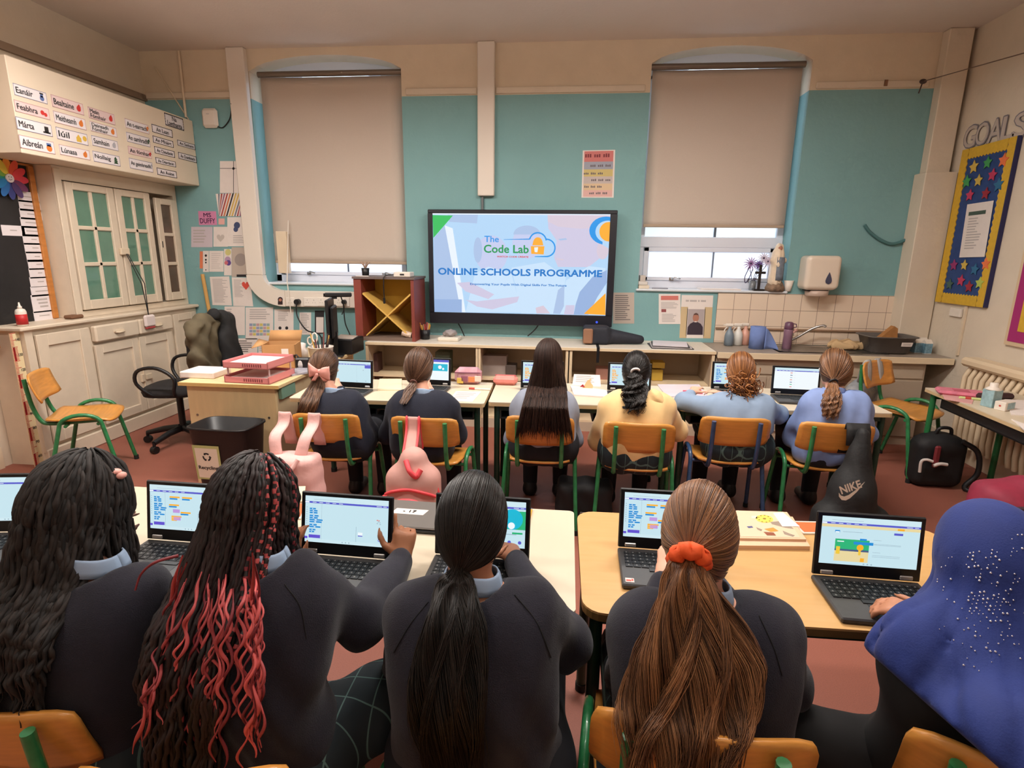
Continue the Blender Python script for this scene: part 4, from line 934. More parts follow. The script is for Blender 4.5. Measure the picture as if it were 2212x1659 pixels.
# ---------------------------------------------------------------- television
yt = 5.37; q = [PY(*p, yt) for p in ((923, 453), (1331, 453), (1325, 708), (929, 697))]
x0, x1 = (q[0][0] + q[3][0]) / 2, (q[1][0] + q[2][0]) / 2; z1, z0 = (q[0][2] + q[1][2]) / 2, (q[3][2] + q[2][2]) / 2
tv = thing('television', 'large black wall television showing a coding programme title', 'television', ((x0 + x1) / 2, yt, z0))
m_tvb = M('tv_bezel', (30, 31, 40), .35)
sx0, sx1, sz0, sz1 = [float(v) for v in (PY(936, 570, yt)[0], PY(1313.5, 570, yt)[0], PY(1120, 678, yt)[2], PY(1120, 461.5, yt)[2])]
obj('bezel', MB().box((x0, yt, sz1), (x1, yt + .07, z1), bev=.006).box((x0, yt, z0), (x1, yt + .07, sz0), bev=.006).box((x0, yt, sz0), (sx0, yt + .07, sz1)).box((sx1, yt, sz0), (x1, yt + .07, sz1)), m_tvb, tv, world=True)
obj('rear_housing', MB().box((x0 + .02, yt + .03, z0 + .02), (x1 - .02, yt + .10, z1 - .02)), m_black, tv, world=True)
obj('wall_bracket', MB().box((-.75, yt + .10, 1.3), (-.1, WY, 1.6)), m_black, tv, world=True)
obj('power_light', MB().cyl((PY(1289, 696, yt)[0], yt - .002, PY(1289, 696, yt)[2]), (PY(1289, 696, yt)[0], yt + .001, PY(1289, 696, yt)[2]), .011, n=14), M('led_blue', (60, 90, 255), emit=1.2), tv, world=True)
def E_(n, c, e=1.0): return M('scr_' + n, c, emit=e)
TVM = [E_('sky', (178, 214, 246)), E_('lilac', (196, 204, 238)), E_('skin', (206, 200, 226)), E_('slate', (150, 178, 222)), E_('pale', (200, 226, 250)), E_('green', (40, 190, 90)), E_('blue', (0, 148, 232)), E_('orange', (255, 172, 40)), E_('title', (0, 118, 200)), E_('codegreen', (0, 152, 84)), E_('red', (214, 66, 70)), E_('white', (232, 242, 255)), E_('pink', (214, 200, 216)), E_('grey', (170, 194, 230))]
s = Sheet('screen', 'x', 'x', [(sx0, yt + .012, sz1), (sx1, yt + .012, sz1), (sx1, yt + .012, sz0), (sx0, yt + .012, sz0)], TVM[0], .004, parent=tv)
def U(x, y):  # photo zoom coords -> 0..1
    l = 172 + (y - 150) * (18 / 1020); r = 2007 - (y - 155) * (47 / 1045); t_ = 150 + (x - 172) * 5 / 1835; b_ = 1170 + (x - 190) * 30 / 1770
    return (x - l) / (r - l), (y - t_) / (b_ - t_)
k = MB(); LAY = [0]
def pl(pts, m): LAY[0] += 1; cl = [U(*p) for p in pts]; cl = [(min(1, max(0, x)), min(1, max(0, y))) for x, y in cl]; s.poly(k, cl, m, .0004 + .00004 * LAY[0])
def el(cx, cy, rx, ry, m, a0=0, a1=2 * PI): pl([(cx + rx * math.cos(a0 + (a1 - a0) * i / 28), cy - ry * math.sin(a0 + (a1 - a0) * i / 28)) for i in range(28 if a1 - a0 > 6.2 else 29)][::-1], m)
pl([(330, 160), (650, 160), (640, 250), (350, 235)], 13); el(1165, 440, 155, 165, 1); el(1160, 360, 140, 90, 13, 0, PI); el(790, 560, 170, 190, 1); el(650, 520, 45, 130, 13)
pl([(620, 760), (760, 690), (1000, 760), (1110, 1172), (520, 1172)], 4); pl([(1000, 700), (1340, 640), (1560, 800), (1500, 1185), (1100, 1180)], 4)
pl([(1370, 170), (2000, 160), (2000, 420), (1900, 600), (1790, 690), (1480, 690), (1440, 600), (1465, 420), (1380, 300)], 2); pl([(1370, 160), (2005, 158), (2005, 250), (1900, 290), (1700, 300), (1480, 280), (1375, 230)], 12)
el(1930, 520, 60, 90, 12); pl([(1560, 830), (1790, 680), (1960, 700), (1975, 1195), (1500, 1185)], 4); pl([(1660, 1080), (1700, 950), (1830, 790), (1975, 720), (1975, 850), (1880, 1000), (1790, 1190), (1640, 1190)], 3); pl([(1480, 930), (1545, 880), (1540, 1100), (1500, 1185), (1430, 1180)], 13)
pl([(185, 400), (300, 270), (480, 1172), (190, 1168)], 13); pl([(300, 270), (385, 300), (520, 1172), (470, 1172)], 11); pl([(190, 1035), (480, 1035), (480, 1172), (190, 1168)], 3)
pl([(430, 860), (560, 850), (820, 980), (760, 1030), (520, 950)], 2); pl([(520, 1040), (640, 1055), (1080, 1000), (1060, 1060), (800, 1140), (640, 1110)], 2); pl([(1250, 1120), (1330, 1095), (1400, 1180), (1260, 1182)], 12); pl([(1540, 1190), (1560, 1090), (1650, 1090), (1640, 1190)], 2)
pl([(1480, 405), (1560, 395), (1570, 412), (1500, 420)], 13); pl([(1460, 600), (1540, 610), (1530, 622), (1465, 615)], 12)
pl([(172, 150), (2005, 156), (2005, 166), (172, 162)], 11); pl([(172, 168), (388, 172), (180, 398)], 5)
el(1965, 320, 170, 142, 6); el(1985, 330, 128, 112, 0); pl([(1930, 400), (2010, 400), (2010, 500), (1928, 462)], 0); el(1992, 330, 96, 98, 7); pl([(1742, 1182), (1962, 960), (1960, 1192)], 7)
pl([(920, 409), (1190, 401), (1190, 412), (920, 413)], 6)
def ringp(cx, cy, r, a0, a1, w_=7, m=6):
    n_ = 18
    for i in range(n_):
        t0, t1 = a0 + (a1 - a0) * i / n_, a0 + (a1 - a0) * (i + 1) / n_
        pl([(cx + (r + d) * math.cos(t), cy - (r + d) * math.sin(t)) for d, t in ((w_, t0), (w_, t1), (-w_, t1), (-w_, t0))], m)
ringp(1272, 428, 86, .1, PI - .25); ringp(1360, 495, 88, -PI / 2, PI / 2); pl([(1240, 581), (1372, 576), (1372, 590), (1240, 588)], 6)
el(1272, 450, 50, 62, 7, 0, PI); pl([(1222, 445), (1322, 445), (1330, 470), (1215, 470)], 7); pl([(1200, 478), (1340, 478), (1332, 562), (1205, 556)], 7); pl([(1235, 490), (1275, 488), (1268, 540), (1240, 538)], 11)
pic = s.part('picture', k, TVM)
k = MB()
def T(body, x0, y0, x1, y1, m, b=0.02): (ua, va), (ub, vb) = U(x0, y0), U(x1, y1); s.text(k, body, (ua + ub) / 2, (va + vb) / 2, ub - ua, vb - va, b, m, z=.0045, keep=False)
T('The', 720, 376, 868, 438, 6, .015); T('Code Lab', 715, 466, 1176, 549, 9, .022); T('WATCH CODE CREATE', 850, 577, 1175, 597, 10, .03); T('ONLINE SCHOOLS PROGRAMME', 232, 705, 1922, 792, 8, .03)
T('Empowering Your Pupils With Digital Skills For The Future', 570, 860, 1565, 900, 8, .03); s.part('lettering', k, TVM)
for px0, px1, lab in ((985, 1003, 'left'), (1170, 1140, 'right')):
    a, b = PY(px0, 690, 5.40), PY(px1, 726, 5.43); tag(obj('cable', MB().tube(spline([a, (a + b) / 2 + [.01, 0, -.01], b + [0, 0, -.0]], 10), .006, 6), m_black), f'black cable hanging to the worktop below the television, {lab} one', 'cable')
# ---------------------------------------------------------------- papers on the wall
pn = [0]
def paper(px, lab, cat='paper', mat=None, deco=None, group='papers on the left of the back wall', lift=None):
    """px: x0,y0,x1,y1 in the photo or four corners"""
    if not isinstance(px[0], tuple): px = ((px[0], px[1]), (px[2], px[1]), (px[2], px[3]), (px[0], px[3]))
    pn[0] += 1
    c = [PY(x, y, WY - .0013 - .0005 * (pn[0] % 4)) for x, y in px]
    s = Sheet('paper_sheet' if cat == 'paper' else 'poster', lab, cat, c, mat or m_paper, .0012, group)
    if deco: deco(s)
    return s
def lines(n=10, x0=.12, x1=.88, y0=.1, y1=.9, mat=None, seed=1):
    def f(s):
        r = random.Random(seed); k = MB()
        for i in range(n):
            y = y0 + (y1 - y0) * i / n; s.rect(k, x0, y, x0 + (x1 - x0) * r.uniform(.6, 1), y + (y1 - y0) / n * .45)
        s.part('print', k, mat or m_greyink)
    return f
def both(*fs):
    def f(s): [g(s) for g in fs]
    return f
def shape(name, pts, mat, z=.001):
    def f(s): k = MB(); s.poly(k, pts, 0, z); s.part(name, k, mat)
    return f
def dots(name, L, mats, z=.001):
    def f(s):
        k = MB()
        for i, (x, y, r, m) in enumerate(L): s.disc(k, x, y, r, m, z + .00005 * i)
        s.part(name, k, mats)
    return f
def stripes(s):
    k = MB(); cols = [3, 1, 4, 1, 2, 0, 5, 5, 3, 1, 4, 0, 1, 2]
    for i, c in enumerate(cols):
        x = -.25 + i * .105
        p = [(x + .0, 1), (x + .055, 1), (x + .40, 0), (x + .345, 0)]; p = [(min(1, max(0, a)), b) for a, b in p]
        if p[2][0] - p[3][0] > .01 or p[1][0] - p[0][0] > .01: s.poly(k, p, c, .001)
    s.part('stripes', k, [M('st_black', (40, 38, 44), .8), M('st_red', (170, 70, 66), .8), M('st_orange', (206, 120, 80), .8), M('st_grey', (120, 126, 140), .8), M('st_mauve', (150, 100, 130), .8), M('st_yellow', (214, 178, 90), .8)])
HEART = [(.5, .9), (.1, .5), (.05, .25), (.2, .08), (.4, .1), (.5, .28), (.6, .1), (.8, .08), (.95, .25), (.9, .5)]
def heart(x, y, w_, h, mat): return shape('heart', [(x + a * w_, y + b * h) for a, b in HEART][::-1], mat)
def cross(s): k = MB(); s.rect(k, 0, .22, 1, .235); s.rect(k, .66, 0, .685, 1); s.disc(k, .67, .23, .06); s.part('cross_lines', k, m_ink)
def duffy(s): k = MB(); s.text(k, 'MS', .5, .28, .42, .30, .01, keep=False); s.text(k, 'DUFFY', .5, .7, .84, .36, .01, keep=False); s.part('lettering', k, M('ink_purple', (70, 30, 70), .8))
def chart(s):
    k = MB()
    for i in range(6):
        for j in range(4): s.rect(k, .14 + .125 * i, .5 + .1 * j, .25 + .125 * i, .58 + .1 * j, (i + j * 2) % 4)
    s.part('chart', k, [M('ch_blue', (150, 160, 190), .8), M('ch_teal', (150, 176, 172), .8), M('ch_pink', (200, 160, 160), .8), M('ch_yellow', (216, 200, 110), .8)])
m_pink = M('paper_pink', (214, 138, 176), .7); m_red2 = M('heart_red', (222, 84, 70), .7); m_greyp = M('paper_grey', (190, 176, 164), .8)
paper((475, 348, 519, 417), 'white sheet with a black ruled cross, topmost on the left of the back wall', deco=cross)
paper(((465.8, 418.7), (524.6, 417), (528.7, 467), (473, 467)), 'drawing of slanting coloured stripes beside the trunking', deco=stripes)
paper(((428, 456), (466.4, 456.4), (468.8, 486), (430, 486)), 'pink name card lettered in purple beside the glazed cupboard', 'card', m_pink, duffy)
paper((472, 472, 485, 485), 'tiny pink note right of the pink name card', mat=M('note_pink', (232, 178, 170), .8))
paper((491, 469, 533, 532), 'white sheet with a small dark blue doodle above lines of writing', deco=both(dots('doodle', [(.5, .28, .16, 0), (.44, .42, .12, 0)], [M('doodle_blue', (70, 80, 116), .8)]), lines(5, .3, .95, .62, .92, m_greyink, 3)))
paper((413, 490, 459, 534), 'lilac grey drawing left of the pale heart drawing', mat=M('paper_lilac', (206, 194, 202), .8), deco=lines(5, .1, .9, .15, .85, m_greyink, 4))
paper((461, 490, 492, 533), 'white sheet with a faint pencilled heart', deco=heart(.2, .35, .6, .45, M('pencil_grey', (200, 190, 182), .8)))
paper((431.5, 543, 438, 580), 'narrow orange strip left of the small figure drawing', mat=M('paper_orange', (226, 128, 90), .8))
paper((438.5, 542, 451, 587.5), 'narrow white strip with a small black figure drawing', deco=dots('figure', [(.5, .22, .2, 0), (.5, .42, .16, 0), (.5, .55, .14, 0), (.5, .9, .1, 0)], [m_ink]))
paper((452, 542, 483, 587), 'blank white sheet right of the small figure drawing', deco=lines(8, .15, .85, .1, .9, M('faint_print', (214, 204, 200), .8), 6))
paper((484, 538, 500, 595), 'narrow colourful drawing with yellow, pink and purple blobs', deco=dots('drawing', [(.55, .12, .4, 2), (.5, .4, .4, 1), (.6, .52, .35, 0), (.3, .52, .25, 3)], [M('d_purple', (96, 70, 140), .8), M('d_lilac', (180, 150, 180), .8), M('d_yellow', (206, 198, 130), .8), M('d_pink', (206, 110, 120), .8)]))
paper((500.5, 534, 539, 598), 'grey sheet with a darker grey disc against the trunking', mat=m_greyp, deco=both(dots('disc', [(.5, .42, .33, 0)], [M('disc_grey', (158, 146, 140), .8)]), shape('black_bar', [(.28, .92), (1, .92), (1, 1), (.28, 1)], m_ink)))
paper(((453, 598), (495, 597), (501, 660), (459, 659)), 'sheet of close grey print left of the sheet with a red heart', deco=lines(18, .12, .88, .08, .92, None, 8))
paper(((500.6, 599), (540, 600), (547, 662), (504, 661)), 'printed sheet with a red paper heart at its upper right', deco=both(lines(14, .1, .62, .08, .7, None, 9), heart(.5, .12, .45, .34, m_red2)))
paper((485, 662, 529, 724), 'blank sheet left of the coloured timetable', deco=lines(3, .1, .4, .08, .3, None, 10))
paper((530.5, 664, 590, 733), 'white timetable with a band of coloured cells', deco=both(lines(5, .15, .9, .06, .4, None, 11), chart))
paper((592.5, 668, 634, 733), 'printed sheet with small dark pictures right of the coloured timetable', deco=both(lines(6, .2, .8, .08, .4, None, 12), dots('pictures', [(.3, .62, .08, 0), (.65, .62, .08, 0), (.3, .85, .08, 0)], [m_ink])))
paper((647, 675, 672, 723), 'narrow printed sheet left of the black-bordered sheet by the monitor', deco=lines(12, .1, .9, .06, .94, None, 13))
paper((680, 671, 700, 721), 'black-bordered sheet beside the edge-on monitor', mat=m_ink, deco=shape('panel', [(.15, .28), (.95, .28), (.95, .95), (.15, .95)], m_paper))
paper((497, 731, 556, 776), 'printed table sheet low on the wall above the paper trays', deco=lines(6, .1, .9, .1, .7, M('mid_print', (120, 112, 110), .8), 14))
paper((558, 733, 581, 772), 'low narrow sheet right of the printed table sheet', deco=lines(6, .1, .9, .1, .7, None, 15))
GP = 'notices right of the television'
paper((1324, 632, 1370, 699), 'grey printed notice touching the right side of the television', mat=m_greyp, deco=lines(13, .1, .9, .08, .92, M('mid_print'), 16), group=GP)
paper((1423, 635, 1470, 700), 'notice with a red heading and red marks left of the portrait', deco=both(shape('heading', [(.1, .06), (.9, .06), (.9, .2), (.1, .2)], M('heading_red', (206, 120, 110), .8)), lines(6, .1, .9, .27, .5, None, 17), shape('marks', [(.12, .5), (.34, .5), (.34, .6), (.12, .6)], M('marks_red', (150, 80, 80), .8)), lines(6, .15, .9, .66, .95, None, 18)), group=GP)
def portrait(s):
    k = MB(); s.rect(k, 0, .27, .22, 1); s.rect(k, .76, .27, 1, 1); s.part('side_panels', k, M('port_beige', (206, 182, 142), .8))
    k = MB(); s.rect(k, .2, .3, .78, .95, 0); s.rect(k, .23, .32, .75, .92, 1, .001); s.part('photo', k, [m_paper, M('port_back', (176, 164, 164), .8)])
    k = MB(); s.poly(k, [(.24, .92), (.25, .74), (.32, .66), (.42, .62), (.56, .62), (.66, .66), (.73, .74), (.74, .92)], 0, .0014); s.disc(k, .49, .52, .10, 1, .0018, ry=.10); s.poly(k, [(.40, .50), (.42, .43), (.49, .405), (.56, .43), (.58, .50), (.55, .455), (.43, .455)], 2, .002); s.rect(k, .455, .6, .525, .625, 3, .002)
    s.part('figure', k, [M('port_dark', (58, 46, 58), .8), M('port_skin', (176, 120, 100), .8), M('port_hair', (96, 66, 58), .8), m_paper])
    k = MB()
    for i, w_ in enumerate((.1, .22, .05, .16)): s.rect(k, .14 + (0, .13, .39, .48)[i], .11, .14 + (0, .13, .39, .48)[i] + w_, .15)
    s.part('heading', k, m_greyink)
paper(((1472.5, 637.3), (1540.8, 638.3), (1535, 731), (1467.5, 730)), 'portrait of a person in dark clothes on a cream notice', 'poster', None, portrait, GP)
def colours(s):
    k = MB(); bands = [(.02, .24, 0), (.24, .40, 1), (.40, .55, 2), (.55, .70, 3), (.70, .84, 4), (.84, .98, 5)]
    for a, b, m in bands: s.rect(k, .05, a, .95, b, m)
    s.part('bands', k, [M('bd_red', (206, 124, 120), .8), M('bd_blue', (160, 164, 178), .8), M('bd_yellow', (206, 188, 124), .8), M('bd_grey', (196, 184, 180), .8), M('bd_sand', (218, 192, 156), .8), M('bd_pink', (222, 178, 172), .8)])
    k = MB()
    for y, wd, x in ((.12, .84, .5), (.33, .7, .6), (.49, .66, .38), (.63, .66, .62), (.77, .6, .38), (.91, .62, .55)):
        n_ = 12; r = random.Random(int(y * 100))
        for i in range(n_):
            if i % 4 == 3: continue
            u = x - wd / 2 + wd * i / n_; h = .05 if y < .2 else .03; s.rect(k, u, y - h * r.uniform(.6, 1), u + wd / n_ * .7, y + h * .6, 0 if y < .2 else 1, .0012)
    s.part('marks', k, [M('mk_red', (128, 60, 66), .8), M('mk_grey', (110, 100, 104), .8)])
paper(((1259, 325), (1329, 323.5), (1325.5, 427), (1256, 427)), 'small poster of red, blue and yellow bands above the television', 'poster', None, colours, None)
s = Sheet('photo_sticker', 'tiny photograph of a person stuck on the cable trunking', 'sticker', [PY(x, y, WY - .0715) for x, y in ((599, 640), (612, 640), (612, 658), (599, 658))], m_paper, .001); k = MB(); s.disc(k, .5, .4, .42, 0); s.rect(k, .1, .6, .9, 1, 0); s.disc(k, .5, .45, .25, 1, .001); s.part('picture', k, [M('st_hair', (60, 40, 40), .8), M('port_skin')])
# router, dispenser, rope, hook things
p = PY(453, 255, WY - .03); t = thing('wireless_router', 'white rounded router box on the teal wall above the papers', 'router', (p[0], WY - .05, p[2])); obj('case', MB().box((-.08, -.0, -.088), (.08, .05, .088), bev=.03), m_white, t); obj('logo_mark', MB().box((-.02, -.001, .03), (.01, .001, .036)), m_greyink, t)
obj('cable', MB().tube(spline([(.06, .03, -.075), (.12, .035, -.08), (.2, .03, .0), (.24, .0, .1), (.255, -.02, .115)], 20), .005, 6), m_black, t)
a, b = PY(1737, 553, WY - .1), PY(1801, 628, WY - .1); t = thing('towel_dispenser', 'white paper towel dispenser with a dark drop window above the tiles', 'dispenser', ((a[0] + b[0]) / 2, WY - .1, b[2])); w_ = (b[0] - a[0]) / 2; h = a[2] - b[2]
P = [(-w_, 0), (w_ * .75, 0), (w_, .1 * h), (w_, h * .93), (w_ * .8, h), (-w_ * .85, h), (-w_, h * .93)]
def disp(Q): q = Q - np.array(t.location, np.float32); d = s_box(q, (0, .0, h * .52), (w_ * (1.0), .105, h * .5), .04); d = smax(d, (q[:, 0] * .6 - q[:, 2] * .75) - w_ * .42, .02); return np.maximum(d, q[:, 1] - .098)
sdf_obj('cover', disp, np.array(t.location) - [.2, .15, .05], np.array(t.location) + [.2, .12, .42], .008, M('dispenser_white', (228, 212, 194), .2, coat=.4), t, 1)
dr = [(0, .075), (.012, .05), (.024, .02), (.028, 0), (.022, -.02), (0, -.03), (-.022, -.02), (-.028, 0), (-.024, .02), (-.012, .05)]
obj('drop_window', MB().prism([(x * .95 + w_ * .3, y + h * .3) for x, y in dr], 1, -.112, -.09), M('drop_dark', (70, 72, 96), .2), t); obj('paper_slot', MB().box((-w_ * .7, -.06, -.004), (w_ * .5, .06, .006)), m_ink, t)
obj('tear_bar', MB().lathe([(.09, -.05), (.095, -.045), (.1, 0)], n=24), M('bar_tile', (196, 172, 156), .4), t)
rp = [PY(x, y, WY - .02) for x, y in ((1868, 486), (1880, 502), (1905, 520), (1930, 527), (1960, 516), (1988, 496))]; m_rope = M('teal_rope', (76, 120, 122), .8); tag(obj('rope', MB().tube(spline(rp, 40), .014, 8), m_rope), 'teal painted cable drooping across the right of the teal wall', 'cable')
a = PY(1994, 176, WY - .09); t = thing('wall_hook', 'dark hook with a thin wire stretched to the right wall', 'hook', a); obj('hook', MB().ball((0, 0, 0), (.03, .012, .02), 8).tube([(0, 0, 0), (-.01, 0, -.04), (-.02, 0, -.09)], .005, 6), M('hook_dark', (70, 54, 50), .6), t)
b = PX(2212, 172, XR - .01); obj('wire', MB().cyl(a, (XR - .004, 4.6, a[2] + .0), .004, n=6), M('wire_brown', (110, 90, 76), .6), t, world=True)
tag(obj('wall_clip', MB().box(PY(1912, 172, WY - .03), PY(1916, 186, WY - .022)), M('clip_brown', (130, 96, 70), .7)), 'small brown clip stuck to the rail above the teal wall', 'clip')
tag(obj('phone_cable', MB().tube(spline([(-4.0, WY - .025, 3.3), (-3.85, WY - .022, 3.05), (-3.72, WY - .012, 2.83)], 14), .006, 6), m_gloss), 'cream cable slanting across the upper left corner', 'cable')
# ---------------------------------------------------------------- window sill things
zs = ZS + .022
st = thing('statue', 'painted statue of a veiled robed woman on a rock base at the right window', 'statue', (1.93, WY - .0, zs)); S0 = np.array([1.925, WY + .0, zs])
m_robe = M('robe_cream', (226, 206, 180), .4, var=.08, scale=20); m_sash = M('robe_grey', (112, 120, 132), .4, var=.2, scale=30)
def robe(P): q = P - S0.astype(np.float32); d = s_cap(q, (-.01, 0, .09), (0, 0, .33), .062, .05); d = smin(d, s_cap(q, (0, 0, .30), (.0, 0, .40), .052, .036), .03); d = smin(d, s_cap(q, (-.055, -.01, .28), (-.01, -.045, .24), .02, .016), .02); d = smin(d, s_cap(q, (.055, -.01, .28), (.005, -.045, .24), .02, .016), .02); return d + .003 * np.sin(q[:, 0] * 160)
sdf_obj('robe', robe, S0 - [.12, .1, 0], S0 + [.12, .1, .46], .007, m_robe, st); obj('sash', MB().sheet(np.array([[S0 + (u * .034 + .01, -.066 + .012 * abs(u) - .008 * (1 - v), .10 + .21 * v) for u in np.linspace(-1, 1, 7)] for v in np.linspace(0, 1, 7)]), .004), m_sash, st, world=True)
obj('face', MB().ball(S0 + [.0, -.025, .385], (.022, .02, .03), 10), M('port_skin'), st, world=True)
obj('rock_base', MB().lathe([((.085, .06), 0), ((.088, .064), .03), ((.07, .055), .07), ((.05, .045), .10)], S0, 18), M('rock', (134, 110, 90), .8, var=.4, scale=30), st, world=True)
t = thing('cross_stand', 'dark wooden cross on a foot beside the statue', 'cross', (1.78, WY + .0, zs)); m_dk = M('dark_wood', (36, 28, 28), .5)
obj('upright', MB().box((-.012, -.008, .012), (.012, .008, .24), bev=.003), m_dk, t); obj('arms', MB().box((-.045, -.009, .155), (.05, .009, .178), bev=.003), m_dk, t); obj('foot', MB().box((-.05, -.03, 0), (.05, .03, .016), bev=.003), m_dk, t)
fl = thing('artificial_flowers', 'faded purple and white artificial flowers drooping by the right window', 'flowers', (1.74, WY + .06, zs)); fo = np.array(fl.location)
obj('glass', MB().lathe([(.025, 0), (.03, .003), (.033, .09), (.03, .09), (.026, .006)], n=16), M('thin_glass', (235, 240, 245), .1, trans=.8), fl)
for i, (dx, dz, c, r) in enumerate(((-.05, .25, (160, 120, 170), .07), (.06, .30, (214, 206, 222), .06), (.02, .24, (110, 84, 150), .05), (.10, .27, (206, 190, 210), .05))):
    c0 = fo + [dx, -.05, dz]; hd = obj('flower', MB().ball(c0, .012, 6), M('fl_dark', (60, 44, 80), .7), fl, world=True); mb = MB()
    for j in range(14): a = j * PI / 7 + .2; mb.tube([c0, c0 + [r * .6 * math.cos(a), -.01, r * .6 * math.sin(a)], c0 + [r * math.cos(a), .0, r * math.sin(a) - .008]], [.005, .005, .001], 5)
    obj('petals', mb, M(f'fl_{i}', c, .7), hd, world=True); obj('stem', MB().tube(spline([fo + [0, 0, .02], fo + [dx * .3, 0, .12], fo + [dx * .9, -.03, dz - .05], c0], 12), .003, 5), M('fl_dark'), fl, world=True)
obj('loop_stem', MB().tube(spline([fo + [-.05, -.05, .23], fo + [-.09, -.05, .13], fo + [-.08, -.05, .07], fo + [-.05, -.05, .12], fo + [-.02, -.03, .2]], 24), .004, 6), M('fl_dark'), fl, world=True)
t = thing('white_cup', 'white tapered cup right of the statue on the sill end', 'cup', (2.045, WY - .005, zs)); obj('cup', MB().lathe([(.022, 0), (.026, .003), (.042, .10), (.039, .10), (.02, .006)], n=20), m_white, t)
for i, (x, z_, w_, c, lab) in enumerate(((.72, 0, .10, (222, 210, 190), 'lowest pale book of the pile at the left of the right sill'), (.71, .035, .085, (214, 208, 200), 'second book of the pile on the right sill'), (.705, .065, .05, (196, 186, 176), 'small box on top of the book pile on the right sill'))):
    tag(obj('book' if i < 2 else 'small_box', MB().box((x - w_ / 2, WY - .02, zs + z_ + .0005), (x + w_ / 2, WY + .1, zs + z_ + (.034 if i < 2 else .06)), bev=.004), M(f'pile_{i}', c, .7)), lab, 'book' if i < 2 else 'box', 'pile on the right sill')
tag(obj('sill_tool', MB().box((.80, WY - .0, zs), (.95, WY + .03, zs + .012), bev=.004), M('tool_grey', (150, 150, 160), .5)), 'grey handled tool lying on the right sill by the books', 'tool')
tag(obj('white_papers', MB().box((1.25, WY - .02, zs), (1.62, WY + .16, zs + .012), bev=.002), m_paper), 'white papers lying along the right window sill', 'papers')
# ================================================================ right wall
xr = XR - .003
m_nb = M('board_blue', (44, 72, 128), .8, var=.12, scale=20); m_nby = M('border_yellow', (214, 172, 52), .7, var=.06, scale=40)
y0, y1, z0, z1 = 4.71, 5.30, 1.235, 2.485
def zig(a, b, n, amp, ax):
    return [(a + (b - a) * i / n, amp * (i % 2)) for i in range(n + 1)]
bd = thing('notice_board', 'tall blue notice board with a yellow scalloped border and paper stars', 'notice board', (XR, 5.0, 1.85))
obj('backing', MB().box((xr - .022, y0 + .03, z0 + .03), (xr, y1 - .03, z1 - .03)), m_nb, bd, world=True)
mb = MB(); w_ = .075; n = 26
for side in ('l', 'r', 't', 'b'):
    m_ = n if side in 'lr' else 12
    for i in range(m_):
        f0, f1 = i / m_, (i + 1) / m_
        if side in 'lr':
            za, zb = z0 + (z1 - z0) * f0, z0 + (z1 - z0) * f1; ya, s_ = (y1, -1) if side == 'l' else (y0, 1); P = [(ya, za), (ya + s_ * w_, za), (ya + s_ * (w_ + .012), (za + zb) / 2), (ya + s_ * w_, zb), (ya, zb)]
        else:
            ya, yb = y0 + w_ + .013 + (y1 - y0 - 2 * w_ - .026) * f0, y0 + w_ + .013 + (y1 - y0 - 2 * w_ - .026) * f1; za, s_ = (z1, -1) if side == 't' else (z0, 1); P = [(ya, za), (ya, za + s_ * w_), ((ya + yb) / 2, za + s_ * (w_ + .012)), (yb, za + s_ * w_), (yb, za)]
        mb.prism(P, 0, xr - .028, xr - .0222)
obj('border', mb, m_nby, bd, world=True)
obj('side_edge', MB().box((xr - .03, y0 - .012, z0), (xr, y0, z1)), M('border_navy', (40, 40, 84), .7), bd, world=True)
def star_at(px, py, r, col, k, lab):
    p = PX(px, py, xr - .024); y, z = p[1], p[2]; pts = []
    for i in range(10): a = PI / 2 + i * PI / 5 + .1 * (k % 3 - 1); rr = r if i % 2 == 0 else r * .5; pts.append((y + rr * math.cos(a), z + rr * math.sin(a)))
    o = obj('paper_star', MB().prism(pts, 0, xr - .0325, xr - .0285), M(f'star_{col}', {'yellow': (206, 176, 80), 'green': (70, 160, 90), 'orange': (232, 120, 70), 'pink': (196, 60, 96), 'teal': (50, 110, 150), 'red': (160, 44, 60), 'lime': (180, 196, 90), 'dark': (70, 100, 90), 'magenta': (150, 50, 110)}[col], .7), bd, world=True)
q = lambda x, y: (1960 + x / 3.77, 240 + y / 3.77)
for i, (x, y, r, c) in enumerate(((548, 455, .055, 'yellow'), (660, 420, .05, 'green'), (790, 400, .055, 'orange'), (490, 575, .055, 'green'), (585, 565, .05, 'yellow'), (700, 520, .05, 'pink'), (750, 600, .055, 'teal'), (515, 685, .05, 'pink'), (645, 672, .05, 'red'), (385, 1255, .05, 'magenta'), (470, 1255, .045, 'yellow'), (555, 1290, .05, 'teal'), (645, 1245, .05, 'orange'), (350, 1410, .05, 'dark'), (443, 1380, .05, 'pink'), (508, 1430, .05, 'red'), (595, 1400, .05, 'lime'))): star_at(*q(x, y), r, c, i, '')
c = [PX(*q(x, y), xr - .031) for x, y in ((488, 760), (703, 728), (628, 1187), (422, 1192))]
s = Sheet('goal_sheet', 'printed white sheet with a dark heading pinned in the middle of the blue board', 'paper', c, m_paper, .001); k = MB(); s.rect(k, .12, .15, .78, .22, 0); r_ = random.Random(4)
for i in range(12): s.rect(k, .15, .27 + .05 * i, .15 + .6 * r_.uniform(.5, 1), .29 + .05 * i, 1)
s.part('print', k, [M('print_green', (70, 90, 80), .8), m_greyink])
